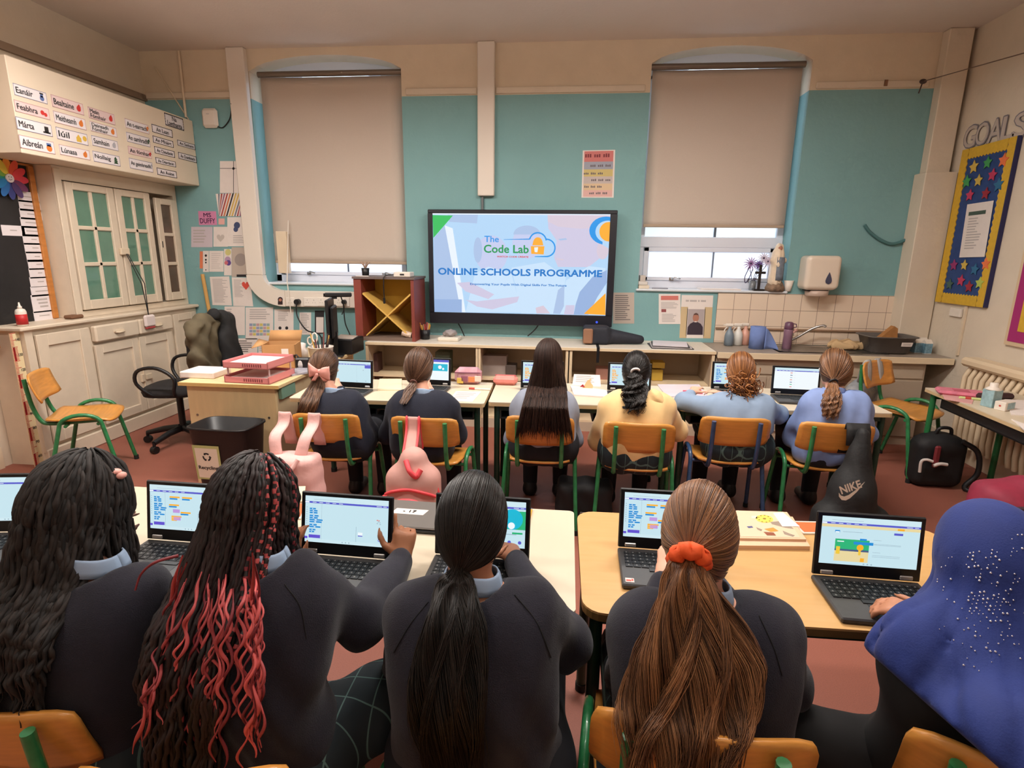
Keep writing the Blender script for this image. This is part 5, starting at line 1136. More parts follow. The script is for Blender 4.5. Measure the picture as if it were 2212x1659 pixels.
for i, (ch, x0, y0_, x1, y1_) in enumerate((('G', 465, 125, 560, 295), ('O', 562, 98, 662, 270), ('A', 662, 70, 775, 245), ('L', 790, 40, 870, 215), ('S', 870, 10, 990, 205))):
    a, b = PX(*q(x0, y0_ + 12), xr - .004), PX(*q(x1, y1_ - 12), xr - .004); mid = PX(*q((x0 + x1) / 2, (y0_ + y1_) / 2), xr - .006)
    hh = .085; ww = .07
    t = thing('cut_out_letter', f'outlined pale cut-out letter {ch} above the blue board', 'letter', (xr, mid[1], mid[2]), 0, 'cut-out letters on the right wall')
    k = MB(); put_text(k, ch, mid, (0, -1, 0), (0, 0, 1), ww * 2.1, hh * 2.05, .03, 0, keep=False); obj('outline', k, M('outline_grey', (130, 124, 130), .7), t, world=True)
    k = MB(); put_text(k, ch, mid - [.002, 0, 0], (0, -1, 0), (0, 0, 1), ww * 1.95, hh * 1.93, .008, 0, keep=False); obj('letter', k, M('letter_pale', (196, 182, 172), .8), t, world=True)
b2 = thing('notice_board', 'second notice board with magenta and yellow borders at the right edge', 'notice board', (XR, 4.1, 1.6)); ya, yb = 3.2, 4.44
for i, (d, m_) in enumerate(((0, M('border_cream', (216, 190, 156), .6)), (.03, M('border_magenta', (166, 40, 110), .7)), (.11, M('border_yellow')), (.17, M('board_black', (40, 34, 36), .8)))): obj(('frame', 'magenta_border', 'yellow_border', 'backing')[i], MB().box((xr - .02 - .004 * i, ya + d, .99 + d), (xr - .004 * 0, yb - d, 2.2 - d)), m_, b2, world=True)
t = thing('wall_socket', 'small cream socket plate under the blue notice board', 'socket', (XR, 5.0, 1.17)); obj('plate', MB().box((xr - .02, 4.96, 1.13), (xr, 5.1, 1.2), bev=.004), m_white, t, world=True); obj('conduit', MB().box((xr - .015, 4.91, .82), (xr, 4.935, 1.23)), m_gloss, t, world=True)
rd = thing('radiator', 'cream column radiator on the right wall behind the table', 'radiator', (XR, 4.1, .15)); m_rad = M('radiator_cream', (226, 204, 172), .4)
obj('top_cover', MB().box((xr - .14, 3.25, .78), (xr, 4.68, .85), bev=.02), m_rad, rd, world=True)
for i in range(22): y = 3.29 + i * .0635; obj('column', MB().tube([(xr - .10, y, .16), (xr - .115, y, .25), (xr - .115, y, .70), (xr - .07, y, .79)], .019, 8), m_rad, rd, world=True)
obj('back_plate', MB().box((xr - .05, 3.26, .17), (xr - .03, 4.66, .78)), m_rad, rd, world=True); obj('valve', MB().cyl((xr - .1, 4.6, 0), (xr - .1, 4.6, .2), .012), m_metal, rd, world=True)
# ================================================================ laptops
SCR = [E_('chrome', (206, 232, 240)), E_('bar', (86, 88, 200)), E_('panel', (198, 228, 238)), E_('blk_blue', (30, 140, 214)), E_('blk_orange', (250, 176, 40)), E_('blk_purple', (96, 80, 205)), E_('grey2', (160, 186, 200)), E_('sea', (40, 180, 120)), E_('sand', (232, 214, 160)), E_('teal2', (20, 184, 214)), E_('wht', (240, 248, 252)), E_('lilac2', (190, 150, 220)), E_('drk', (70, 90, 130)), E_('red2', (220, 100, 80)), E_('yel2', (240, 200, 60))]
def ui(s, kind, par):
    k = MB(); R_ = lambda x0, y0, x1, y1, m, z=.0006: s.rect(k, x0, y0, x1, y1, m, z)
    R_(0, 0, 1, .11, 0); R_(.1, .065, .42, .072, 6, .0008); R_(0, .115, 1, .155, 1); R_(.0, .12, .05, .15, 10, .0009)
    for x in (.09, .17, .25, .33, .41): R_(x, .13, x + .045, .14, 10, .0009)
    R_(.86, .13, .92, .14, 10, .0009); R_(.94, .13, .98, .14, 10, .0009)
    if kind in ('blocks', 'orange', 'scripts'):
        R_(.2, .16, .203, .96, 6); R_(.62, .6, .625, .98, 6); R_(.02, .93, .98, 1, 0, .0007)
        y = .26
        for i, w_ in enumerate((.075, .095, .095, 0, .11, .1, .16, .15, 0, .09, .135, 0, .075, .06)):
            if w_: R_(.055, y, .055 + w_, y + .032, 4 if kind == 'orange' else 3); R_(.055 + w_ * .4, y + .008, .055 + w_ * .55, y + .024, 10, .0009)
            y += .044 if w_ else .02
        for i in range(9): s.disc(k, .022, .25 + .05 * i, .006, 6, .0008)
        R_(.05, .84, .19, .91, 5, .0009); R_(0, .88, .035, .93, 5, .0009)
        R_(.645, .72, .70, .8, 10, .0008); R_(.645, .785, .70, .805, 1, .0009)
        s.disc(k, .9, .86, .016, 1, .0008); s.disc(k, .9, .86, .008, 10, .001)
        for x in (.46, .5, .54): s.disc(k, x, .965, .008, 6, .0009)
        if kind == 'scripts':
            for x, y, n_ in ((.26, .24, 2), (.42, .24, 2), (.25, .42, 2), (.40, .58, 2), (.28, .68, 3)):
                for j in range(n_): R_(x, y + .04 * j, x + .13 - .03 * j, y + .034 + .04 * j, 4 if j == 0 else (3 if n_ < 3 else 4))
            for x, y in ((.3, .45), (.31, .62)): R_(x, y + .08, x + .09, y + .16, 11)
        elif kind == 'blocks':
            for dx, dy in ((0, 0), (.02, .01), (.01, .035), (.03, .05), (.0, .07), (.035, .085)): R_(.865 + dx, .42 + dy, .882 + dx, .437 + dy, 13 if dy < .03 else 6, .0008)
    elif kind == 'project':
        R_(0, .16, 1, .22, 8); R_(.77, .175, .84, .215, 4, .0009); R_(.74, .27, .83, .315, 1); R_(.22, .30, .42, .31, 6); R_(.14, .28, .19, .33, 3); R_(.145, .305, .185, .33, 10, .0009)
        R_(.15, .46, .5, .93, 8); R_(.15, .46, .5, .70, 7, .0008); R_(.15, .67, .5, .71, 12, .00085); R_(.34, .5, .54, .56, 3, .001); R_(.40, .43, .47, .47, 3, .001)
        s.disc(k, .41, .62, .035, 4, .001); R_(.395, .65, .42, .78, 14, .001); R_(.165, .62, .205, .78, 14, .001); R_(.42, .84, .46, .92, 4, .001); R_(.17, .5, .24, .52, 10, .001)
        for y in (.44, .52, .54, .70, .76, .79): R_(.54, y, .54 + (.08 if y in (.44, .70) else .28), y + .008, 6)
        for x in (.46, .5, .54): s.disc(k, x, .965, .009, 6, .0009)
        R_(.02, .94, .98, .945, 0, .0007)
    elif kind == 'list':
        R_(0, 0, 1, 1, 10, .0005); R_(.0, .16, 1, .165, 6, .0009)
        for i, m_ in enumerate((13, 12, 6, 13, 12, 7, 13)): R_(.36, .22 + .11 * i, .41, .25 + .11 * i, m_, .0009); R_(.44, .235 + .11 * i, .48, .24 + .11 * i, 6, .0009)
    elif kind == 'teal':
        R_(0, 0, 1, .11, 1, .0009); R_(0, .11, 1, 1, 10, .0007); R_(.55, .2, .97, .55, 9, .0009); s.disc(k, .76, .36, .05, 10, .0011); s.disc(k, .85, .44, .03, 10, .0011); R_(.1, .62, .3, .65, 6, .0009); R_(.3, .15, .3 + .1, .18, 6, .0009)
    elif kind == 'empty':
        R_(.84, .16, 1, .30, 1, .0008); R_(.62, .16, .622, .98, 6); s.disc(k, .8, .4, .012, 6, .0008); R_(.0, .88, .05, .94, 1); R_(.85, .9, .88, .94, 6); R_(.6, .93, .65, .95, 6)
    elif kind == 'stage':
        R_(.5, .2, 1, .6, 7); s.disc(k, .85, .38, .12, 9, .0008); s.disc(k, .84, .52, .04, 10, .001); R_(.1, .25, .3, .8, 3); R_(.55, .7, .9, .72, 6); s.disc(k, .82, .88, .02, 1); s.disc(k, .94, .88, .02, 1); R_(.85, .66, .97, .7, 7)
    obj('interface', k, SCR, par, world=True)
m_lap = M('laptop_black', (34, 34, 36), .45, var=.1, scale=60); m_bezel = M('laptop_bezel', (18, 18, 20), .3); m_key = M('key_black', (26, 26, 28), .5); m_deck = M('deck_grey', (62, 60, 60), .45, var=.05, scale=60); m_legend = M('key_legend', (120, 120, 118), .6); m_hinge = M('hinge_silver', (186, 182, 178), .35, metal=.6)
def laptop(label, hx, hy, rz, kind, lean=.16, z=.70, sticker=False, w=.285, hinge_px=None, group='open laptops', far=False):
    """hx,hy: centre of the hinge line"""
    t = thing('laptop', label, 'laptop', (hx, hy, z), rz, group); d = .198; hw = w / 2
    bs = obj('base', MB().box((-hw, -d, .001), (hw, .004, .017), bev=.004), m_deck, t)
    kb = MB(); rows = ((13, .012), (13, .016), (13, .016), (12, .016), (11, .016)); y = -.022
    lg = MB()
    for ri, (n_, kh) in enumerate(rows):
        kw = (w - .03) / n_
        for i in range(n_):
            x = -hw + .015 + kw * i; kb.box((x + .0012, y - kh, .017), (x + kw - .0012, y, .0195))
            if not far: lg.box((x + kw * .35, y - kh * .65, .0195), (x + kw * .55, y - kh * .3, .0198))
        y -= kh + .0022
    kb.box((-.06, y - .016, .017), (.05, y, .0195))
    kp = obj('keyboard', kb, m_key, t)
    if not far:
        lo = obj('key_legends', lg, m_legend, kp); lo['kind'] = 'stuff'
    obj('touchpad', MB().box((-.052, -d + .012, .017), (.052, -d + .075, .0176)), m_lap, t)
    R = Matrix.Translation((0, .0, .014)) @ Matrix.Rotation(-lean, 4, 'X'); lh = .192
    mb = MB().box((-hw, -.003, .006), (hw, .005, lh), bev=.003).map(R); lid = obj('lid', mb, m_lap, t)
    obj('bezel', MB().box((-hw + .003, -.0045, .008), (hw - .003, -.003, lh - .003)).map(R), m_bezel, lid)
    for sx in (-1, 1): obj('hinge', MB().box((sx * .105 - .017, -.008, .010), (sx * .105 + .017, .006, .022), bev=.002).map(R), m_hinge, t)
    if sticker:
        st = obj('sticker', MB().box((-hw + .01, -d + .012, .017), (-hw + .034, -d + .032, .0178)), M('sticker_white', (226, 206, 200), .5), bs); obj('sticker_mark', MB().box((-hw + .012, -d + .016, .0178), (-hw + .026, -d + .024, .0181)).box((-hw + .027, -d + .018, .0178), (-hw + .032, -d + .028, .0181)), M('sticker_red', (214, 70, 50), .5), st)
    mr = mroot(t) @ R; c = [np.array(mr @ Vector(p)) for p in ((-hw + .014, -.005, lh - .012), (hw - .014, -.005, lh - .012), (hw - .014, -.005, .042), (-hw + .014, -.005, .042))]
    s = Sheet('display', 'x', 'x', c, SCR[2 if kind != 'teal' else 10], .0006, parent=lid); ui(s, kind, s.obj)
    return t
def hinge(px, py, z=.717): p = PZ(px, py, z); return float(p[0]), float(p[1])
laptop('open laptop with blue blocks beside the pointing hand', *hinge(747, 1203), -.03, 'blocks', .20)
laptop('open laptop half hidden behind the pink braids', *hinge(410, 1172), -.02, 'scripts', .16)
laptop('open laptop at the left edge of the front row', *hinge(22, 1150), .16, 'blocks', .2)
laptop('open laptop with a green stage behind the black ponytail', *hinge(1040, 1205), -.02, 'stage', .16)
laptop('open laptop with orange scripts and a red and white sticker', *hinge(1436, 1190), -.02, 'scripts', .16, sticker=True)
laptop('open laptop with an underwater project page in front of the blue headscarf', *hinge(1868, 1250), -.03, 'project', .12)
GL = dict(z=.70, far=True)
laptop('far laptop with a nearly blank screen in front of the pink bow', *hinge(762, 838), -.06, 'empty', .1, **GL)
laptop('far laptop with a turquoise picture beside the low brown ponytail', *hinge(930, 832), -.06, 'teal', .1, **GL)
laptop('far laptop mostly hidden by the long loose hair', *hinge(1170, 840), -.0, 'orange', .12, **GL)
laptop('far laptop with orange blocks in front of the cream hoodie', *hinge(1358, 845), -.03, 'orange', .12, **GL)
laptop('far laptop with blue blocks left of the curly bun', *hinge(1582, 842), -.03, 'scripts', .1, **GL)
laptop('far laptop showing a list, rightmost of the far row', *hinge(1716, 853), -.06, 'list', .1, w=.30, **GL)
# ================================================================ things on the tables
p = PZ(893, 1112, .71); t = thing('closed_laptop', 'closed grey laptop with a white number label behind the pointing hand', 'laptop', (p[0] - .02, p[1] - .01, .70), -.03)
obj('base', MB().box((-.145, -.10, .001), (.145, .10, .012), bev=.003), m_lap, t); obj('lid', MB().box((-.145, -.098, .013), (.145, .10, .021), bev=.004), M('lid_grey', (122, 116, 112), .4, metal=.3), t); obj('hinge_cover', MB().box((-.02, -.104, .006), (.04, -.096, .02), bev=.002), m_hinge, t)
mr = mroot(t); s = Sheet('label', 'x', 'x', [np.array(mr @ Vector(q_)) for q_ in ((-.045, .03, .0218), (.07, .03, .0218), (.06, -.01, .0218), (-.055, -.01, .0218))], m_paper, .0006, parent=t); k = MB(); s.text(k, '- 17', .5, .5, .6, .4, .005); s.part('number', k, m_ink)
def flat(name, label, cat, px, mat, z=.7, th=.0015, deco=None, group=None):
    c = [PZ(x, y, z + th) for x, y in px]; s = Sheet(name, label, cat, c, mat, th, group)
    if deco: deco(s)
    return s
m_orange2 = M('orange_card', (226, 104, 48), .6)
def frame_or(s): k = MB(); s.rect(k, .08, .1, .92, .9); s.part('orange_panel', k, m_orange2)
flat('mini_whiteboard', 'white-edged orange board behind the underwater laptop', 'board', ((1706, 1125), (1790, 1127), (1800, 1152), (1735, 1152)), m_white, .7, .005, frame_or)
flat('mini_whiteboard', 'white-edged orange board left of the laptop with blue blocks', 'board', ((628, 1085), (663, 1085), (650, 1120), (618, 1120)), m_white, .7, .005, frame_or)
flat('exercise_book', 'cream open book between the pink braids and the blue-block laptop', 'book', ((600, 1052), (660, 1050), (655, 1083), (600, 1083)), M('book_cream', (232, 216, 180), .7), .7, .012)
bkc = [(1590, 1108), (1705, 1108), (1748, 1172), (1575, 1168)]
flat('picture_book', 'lower thick picture book on the beech table', 'book', [(1585, 1112), (1712, 1116), (1750, 1180), (1570, 1178)], M('book_pink', (226, 186, 152), .6), .70, .014, None, 'picture books on the beech table')
def bookart(s):
    k = MB(); s.rect(k, .0, .0, .93, .95, 3, .0006); s.disc(k, .52, .3, .15, 0, .001); s.disc(k, .52, .3, .03, 1, .0013)
    for i in range(9): a = i * .7; s.disc(k, .52 + .1 * math.cos(a), .3 - .13 * math.sin(a), .016, 1, .0013)
    s.poly(k, [(.30, .2), (.4, .2), (.4, .3), (.3, .3)], 4, .001); s.poly(k, [(.6, .42), (.75, .38), (.9, .55), (.92, .66), (.8, .62), (.62, .5)], 2, .0008); s.poly(k, [(.74, .72), (.82, .82), (.88, .88), (.84, .93), (.74, .85)], 2, .0008)
    s.poly(k, [(.48, .68), (.62, .62), (.68, .74), (.56, .78)], 5, .001); s.poly(k, [(.46, .78), (.6, .8), (.62, .9), (.5, .9)], 6, .0012); s.poly(k, [(.22, .6), (.3, .58), (.32, .64), (.25, .66)], 7, .001); s.poly(k, [(.36, .62), (.45, .7), (.43, .76), (.38, .7)], 2, .001)
    s.part('cover_art', k, [M('art_yellow', (240, 206, 84), .6), M('art_olive', (140, 116, 40), .6), M('art_grey', (150, 132, 116), .6), M('art_peach', (228, 194, 164), .6), M('art_cream', (240, 222, 190), .6), M('art_orange', (236, 140, 50), .6), M('art_brown', (140, 74, 46), .6), M('art_blue', (80, 84, 130), .6)])
flat('picture_book', 'upper picture book with a yellow daisy on its cover, beech table', 'book', [(1590, 1103), (1700, 1106), (1742, 1165), (1575, 1162)], M('book_pink'), .714, .008, bookart, 'picture books on the beech table')
flat('paper_slip', 'white slip of paper on the corner of the daisy book', 'paper', ((1670, 1108), (1692, 1107), (1728, 1137), (1690, 1137)), m_paper, .7225, .0012)
flat('paper_sheet', 'white paper under the hair of the far laptop girl, front left table', 'paper', ((250, 1210), (300, 1205), (310, 1240), (240, 1240)), m_paper)
t = thing('pencil', 'yellow pencil lying on the pale table right of the black ponytail', 'pencil', PZ(1143, 1118, .705)); obj('shaft', MB().cyl((0, -.06, 0), (.004, .06, 0), .004, n=6), M('pencil_yellow', (226, 170, 50), .5), t); obj('tip', MB().cyl((.004, .06, 0), (.0045, .075, 0), .004, .001, n=6), M('tip_blue', (70, 110, 160), .5), t)
# far tables
m_clear = M('pouch_pink', (206, 150, 160), .35, var=.25, scale=14, alpha=.96)
t = thing('pencil_case', 'transparent pink pencil case standing by the turquoise laptop', 'pencil case', PZ(1012, 828, .70)); t.rotation_euler = (0, 0, .05)
obj('pouch', MB().box((-.095, -.05, 0), (.095, .05, .115), bev=.03), m_clear, t); obj('zip', MB().box((-.09, -.053, .082), (.09, -.048, .092), bev=.002), M('zip_mauve', (140, 84, 104), .5), t)
for i, (x, z_, c) in enumerate(((-.05, .03, (226, 190, 90)), (.03, .04, (226, 140, 90)), (.075, .045, (232, 214, 200)), (-.02, .045, (150, 90, 110)))): obj('contents', MB().box((x - .025, -.0535, z_ - .02), (x + .02, -.049, z_ + .02), bev=.004), M(f'cont_{i}', c, .6), t)
t = thing('pencil_case', 'soft coral pencil case left of the laptop behind the long hair', 'pencil case', PZ(1092, 830, .70)); obj('pouch', MB().box((-.085, -.045, 0), (.085, .045, .065), bev=.022), M('coral', (226, 138, 128), .7, var=.06, scale=20), t); obj('zip', MB().box((-.075, -.005, .064), (.075, .005, .068)), M('zip_red', (190, 90, 90), .5), t)
t = thing('whiteboard_pen', 'white pen with a red cap on the far pale table', 'pen', PZ(1032, 840, .706)); obj('barrel', MB().cyl((-.02, 0, 0), (.09, -.01, 0), .007, n=10), m_white, t); obj('cap', MB().cyl((-.06, .004, 0), (-.02, 0, 0), .008, n=10), M('cap_red', (190, 70, 60), .5), t)
for i, (px, lab, th, m_) in enumerate((
 (((985, 845), (1040, 846), (1020, 868), (968, 866)), 'white sheet on the far table right of the low ponytail', .002, m_paper), (((820, 818), (868, 818), (868, 842), (815, 842)), 'cream copybook open between the two leftmost far laptops', .006, M('copy_cream', (226, 210, 176), .8)),
 (((1232, 832), (1330, 845), (1330, 858), (1240, 852)), 'white folder beside the long loose hair', .012, m_paper), (((1240, 808), (1296, 810), (1298, 835), (1236, 832)), 'printed white worksheet propped right of the long loose hair', .004, m_paper),
 (((1420, 830), (1510, 830), (1530, 856), (1440, 856)), 'glossy plastic sleeve of papers right of the cream hoodie', .008, M('sleeve', (216, 206, 216), .15)))): flat('paper_sheet' if i in (0, 3) else 'folder', lab, 'paper' if i in (0, 3) else 'folder', px, m_, .70, th, lines(4, .1, .9, .15, .8, None, i) if i in (0, 3) else None)
t = thing('paper_cutout', 'small cream paper fox shape by the propped worksheet', 'paper shape', PZ(1268, 842, .70)); obj('body', MB().prism([(-.04, 0), (.035, 0), (.04, .03), (.02, .055), (.025, .08), (.0, .065), (-.02, .03)], 1, -.004, .004), M('fox_cream', (224, 190, 140), .8), t); obj('red_patch', MB().prism([(-.05, .02), (-.015, .02), (-.03, .04)], 1, -.006, -.004), M('patch_red', (170, 40, 44), .8), t)
flat('sticker_strip', 'red and white strip of stickers on the glossy sleeve', 'sticker', ((1475, 843), (1515, 843), (1518, 850), (1478, 850)), M('strip_red', (200, 60, 90), .6), .7085, .003)
# shelves behind: papers and boxes
def sbox(name, lab, cat, px0, px1, y, col, d=.15):
    a, b = PY(*px0, y), PY(*px1, y); tag(obj(name, MB().box((a[0], y, b[2]), (b[0], y + d, a[2]), bev=.004), M('sb_' + lab[:14], col, .7, var=.05, scale=20)), lab, cat)
sbox('yellow_tub', 'upper yellow tub stacked on the shelf right of the black curls', 'tub', (1410, 783), (1436, 796), 5.12, (206, 170, 70)); sbox('yellow_tub', 'lower yellow tub on the shelf right of the black curls', 'tub', (1409, 799), (1431, 823), 5.12, (200, 164, 64))
sbox('paper_stack', 'stack of grey papers on the shelf under the television', 'papers', (1042, 768), (1094, 823), 5.1, (150, 136, 130)); sbox('brown_box', 'small red-brown box on the shelf by the orange-block laptop', 'box', (1288, 796), (1316, 826), 5.1, (160, 112, 96))
sbox('dark_bag', 'dark brown bag on the shelf behind the leftmost far laptop', 'bag', (795, 764), (817, 823), 5.1, (90, 60, 56)); sbox('green_bag', 'green bag on the shelf behind the turquoise laptop', 'bag', (940, 760), (972, 823), 5.12, (84, 96, 80)); sbox('dark_tin', 'dark tin on the shelf right of the grey papers', 'tin', (1092, 789), (1114, 823), 5.08, (84, 72, 66))
# right table
f = PZ(2068, 852, .70); m_pk = M('case_pink', (214, 120, 140), .5, var=.15, scale=25); t = thing('pencil_case', 'flat pink pencil case on the table along the right wall', 'pencil case', f, -.4); obj('pouch', MB().box((-.12, -.08, 0), (.15, .08, .03), bev=.014), m_pk, t); obj('print_patch', MB().box((-.03, -.05, .03), (.06, .03, .032), bev=.001), M('patch_rose', (190, 90, 110), .6), t)
flat('pink_folder', 'pink folder under the flat pink pencil case', 'folder', ((2030, 838), (2110, 842), (2100, 872), (2040, 862)), M('folder_pink', (216, 160, 158), .7), .7, .003)
t = thing('highlighter', 'pale green pen beside the flat pink pencil case', 'pen', PZ(2095, 860, .708)); obj('barrel', MB().cyl((-.06, .01, 0), (.06, -.03, 0), .009, n=10), M('pen_green', (206, 220, 150), .5), t); obj('cap', MB().cyl((-.03, 0, 0), (.0, -.01, 0), .0095, n=10), M('cap_red'), t)
t = thing('milk_carton', 'tall white-topped blue milk carton standing on the right table', 'carton', PZ(2138, 878, .70), .3); obj('carton', MB().box((-.036, -.036, 0), (.036, .036, .11), bev=.003), M('carton_blue2', (150, 180, 186), .5, var=.2, scale=40), t); obj('top', MB().lathe([(.04, .108), (.042, .113), (.026, .125), (.022, .128), (.022, .15), (.02, .152)], n=20, sq=None), m_white, t)
t = thing('milk_carton', 'white carton lying on its side on the right table', 'carton', PZ(2168, 885, .70), .5); obj('carton', MB().box((-.05, -.03, 0), (.05, .03, .055), bev=.003), m_white, t); obj('print', MB().box((-.03, -.0305, .01), (.048, .0302, .05)), M('carton_blue2'), t); obj('straw_hole', MB().cyl((-.05, 0, .03), (-.0512, 0, .03), .006, n=10), M('cap_red'), t)
t = thing('dark_pencil_case', 'dark brown pencil case behind the milk cartons', 'pencil case', PZ(2145, 862, .70), .15); obj('pouch', MB().box((-.11, -.03, 0), (.13, .03, .04), bev=.015), M('case_brown', (60, 34, 36), .6), t)
flat('exercise_book', 'white book with a red spine at the right edge of the right table', 'book', ((2170, 862), (2240, 866), (2250, 900), (2185, 895)), m_paper, .7, .006); flat('exercise_book', 'pale book at the near edge of the right table', 'book', ((2185, 905), (2240, 925), (2230, 945), (2195, 912)), m_paper, .7, .005)
# ================================================================ teacher desk things
zd = .735; m_pt = M('tray_pink', (226, 142, 142), .45)
p0 = PZ(484, 828, zd); p1 = PZ(588, 830, zd); tw = float(p1[0] - p0[0])
for i in range(2):
    t = thing('letter_tray', ('lower pink letter tray of the pair on the teacher desk', 'upper pink letter tray holding paper on the teacher desk')[i], 'letter tray', (p0[0] + tw / 2, p0[1] + .16, zd + .10 * i), -.06, 'pink letter trays'); hw = tw / 2; d0, d1 = -.15, .17
    obj('tray', MB().box((-hw, d0, .002), (hw, d1, .008)).box((-hw, d0, .002), (-hw + .006, d1, .05)).box((hw - .006, d0, .002), (hw, d1, .05)).box((-hw, d1 - .006, .002), (hw, d1, .05)).box((-hw + .0, d0, .002), (hw, d0 + .006, .042)), m_pt, t)
    sl = MB()
    for j in range(9): sl.box((-.02 + .016 * j, d0 - .001, .014), (-.012 + .016 * j, d0 + .0005, .034))
    o = obj('slots', sl, M('slot_dark', (140, 70, 72), .6), t)
    if i:
        for sx in (-1, 1):
            for y in (-.12, .14): obj('riser', MB().cyl((sx * (hw - .012), y, -.05), (sx * (hw - .012), y, .004), .006, n=8), M('clear_riser', (220, 190, 190), .3), t)
    tag(obj('paper_stack', MB().box((-hw + .02, -.13, .0), (hw - .02, .15, .025)).map(mroot(t) @ Matrix.Translation((0, 0, .0085))), m_paper), ('papers lying in the lower pink tray', 'papers lying in the upper pink tray')[i], 'papers')
p = PZ(450, 812, zd); tag(obj('paper_pack', MB().box((p[0] - .15, p[1] - .09, zd), (p[0] + .10, p[1] + .12, zd + .045), bev=.006), m_paper), 'white wrapped pack of paper left of the pink trays', 'paper pack')
cbp = PY(612, 790, 4.02); t = thing('cardboard_box', 'open brown cardboard box behind the pink trays', 'box', (cbp[0], 4.02, zd), .25); m_cb = M('cardboard', (190, 142, 92), .8, var=.05, scale=12)
obj('box', MB().box((-.12, -.1, 0), (.12, -.095, .18)).box((-.12, .095, 0), (.12, .1, .18)).box((-.12, -.1, 0), (-.115, .1, .18)).box((.115, -.1, 0), (.12, .1, .18)).box((-.12, -.1, 0), (.12, .1, .005)), m_cb, t)
obj('flap', MB().sheet([[(-.12, -.1, .18), (-.12, .1, .18)], [(-.19, -.11, .16), (-.19, .1, .20)]], .004), m_cb, t); obj('flap', MB().sheet([[(-.12, .1, .18), (.12, .1, .18)], [(-.11, .14, .26), (.13, .14, .26)]], .004), m_cb, t); obj('label', MB().box((.02, -.1015, .10), (.07, -.1, .15)), m_paper, t)
p = PY(655, 790, 3.95); t = thing('picture_pouch', 'black pouch with a white animal picture by the cardboard box', 'pouch', (p[0], 3.95, zd), .1); obj('pouch', MB().box((-.055, -.03, 0), (.06, .03, .085), bev=.012), m_black, t); obj('picture', MB().lathe([((.016, .001), .015), ((.018, .001), .035), ((.012, .001), .06), ((.004, .001), .066)], (-.01, -.031, 0), 14), M('pic_pale', (206, 200, 196), .6), t); obj('loop', MB().tube([(-.05, 0, .075), (-.07, 0, .1), (-.045, 0, .105), (-.03, 0, .085)], .006, 6), m_black, t)
flat('magazine', 'blue-edged magazine on the corner of the teacher desk', 'magazine', ((628, 798), (660, 790), (672, 802), (630, 810)), M('magazine', (160, 158, 168), .4, var=.3, scale=30), zd, .012)
p = PY(694, 765, 4.17); t = thing('pen_tub', 'white tub of scissors, pens and pencils on the teacher desk', 'pen tub', (p[0], 4.17, zd)); obj('tub', MB().lathe([(.075, 0), (.08, .004), (.095, .13), (.1, .135), (.088, .135), (.07, .01)], n=28), m_white, t)
for i in range(9): a = i * .75; obj('pen', MB().cyl((.03 * math.cos(a), .03 * math.sin(a), .03), (.075 * math.cos(a), .06 * math.sin(a), .2 + .02 * (i % 3)), .006, n=6), M(f'pen_{i % 4}', [(60, 44, 46), (214, 170, 90), (120, 60, 56), (40, 40, 44)][i % 4], .5), t)
obj('scissors', MB().tube([(-.03 + .02 * math.cos(a), -.03, .21 + .035 * math.sin(a)) for a in np.linspace(0, 6.2, 16)], .006, 6).tube([(-.075 + .02 * math.cos(a), -.02, .18 + .03 * math.sin(a)) for a in np.linspace(0, 6.2, 16)], .006, 6), m_white, t)
tag(obj('tissues', MB().lathe([(.03, .0), (.05, .02), (.045, .08), (.03, .1), (.035, .13), (.01, .14)], at=(PY(652, 748, 4.3)[0], 4.3, zd + .06 * 0), n=9), m_paper), 'crumpled white tissue left of the pen tub', 'tissue')
t = thing('glass_jar', 'small glass jar with a tan lid behind the cardboard box', 'jar', (PY(613, 740, 4.4)[0], 4.4, zd)); obj('jar', MB().lathe([(.035, 0), (.04, .004), (.04, .13), (.03, .15)], n=18), M('jar_tan', (196, 176, 140), .2), t); obj('lid', MB().lathe([(.038, .15), (.04, .153), (.04, .175), (.01, .178)], n=18), M('lid_brown', (120, 84, 66), .4), t)
a, b = PY(711, 645, 4.52), PY(712, 742, 4.52); mz0 = zd + .11; mo = thing('monitor', 'black computer monitor seen edge on at the far end of the teacher desk', 'monitor', (float(a[0]), 4.52, zd), PI / 2 + .28 + PI)
hm = float(a[2] - zd) - .0; obj('panel', MB().box((-.19, -.012, .10), (.19, .012, hm), bev=.004), m_black, mo); obj('rear_shell', MB().box((-.15, .012, .16), (.15, .04, hm - .06), bev=.012), m_black, mo); obj('display', MB().box((-.184, -.0125, .112), (.184, -.0118, hm - .012)), M('display_dark', (60, 66, 74), .2), mo)
obj('stand', MB().box((-.03, .02, .01), (.03, .05, .2)).box((-.11, -.08, 0), (.11, .1, .012), bev=.004), m_black, mo)
p = PY(726, 612, 4.52); t = thing('visualiser', 'slim black camera bar perched on top of the monitor', 'camera bar', (p[0], 4.52, zd + hm), .35); obj('bar', MB().box((-.10, -.03, .015), (.12, .03, .05), bev=.008), m_black, t); obj('lens_face', MB().box((-.105, -.026, .018), (-.1, .026, .046)), M('lens', (20, 20, 24), .1), t); obj('clip', MB().box((-.04, -.02, -.0), (.0, .02, .02)), m_black, t)
obj('cable', MB().tube(spline([(.03, .03, .02), (.05, .06, -.08), (.02, .3, -.16), (.0, .8, -.2)], 20), .005, 6), m_black, t)
p = PY(742, 758, 4.62); t = thing('desk_printer', 'black box with papers on top at the far end of the teacher desk', 'printer', (p[0] + .02, 4.70, zd), -.05); obj('body', MB().box((-.11, -.13, 0), (.085, .13, .13), bev=.008), m_black, t); obj('paper_feed', MB().box((-.09, -.1, .13), (.06, .1, .138), rot=(0, .08, .2)), m_greyp, t)
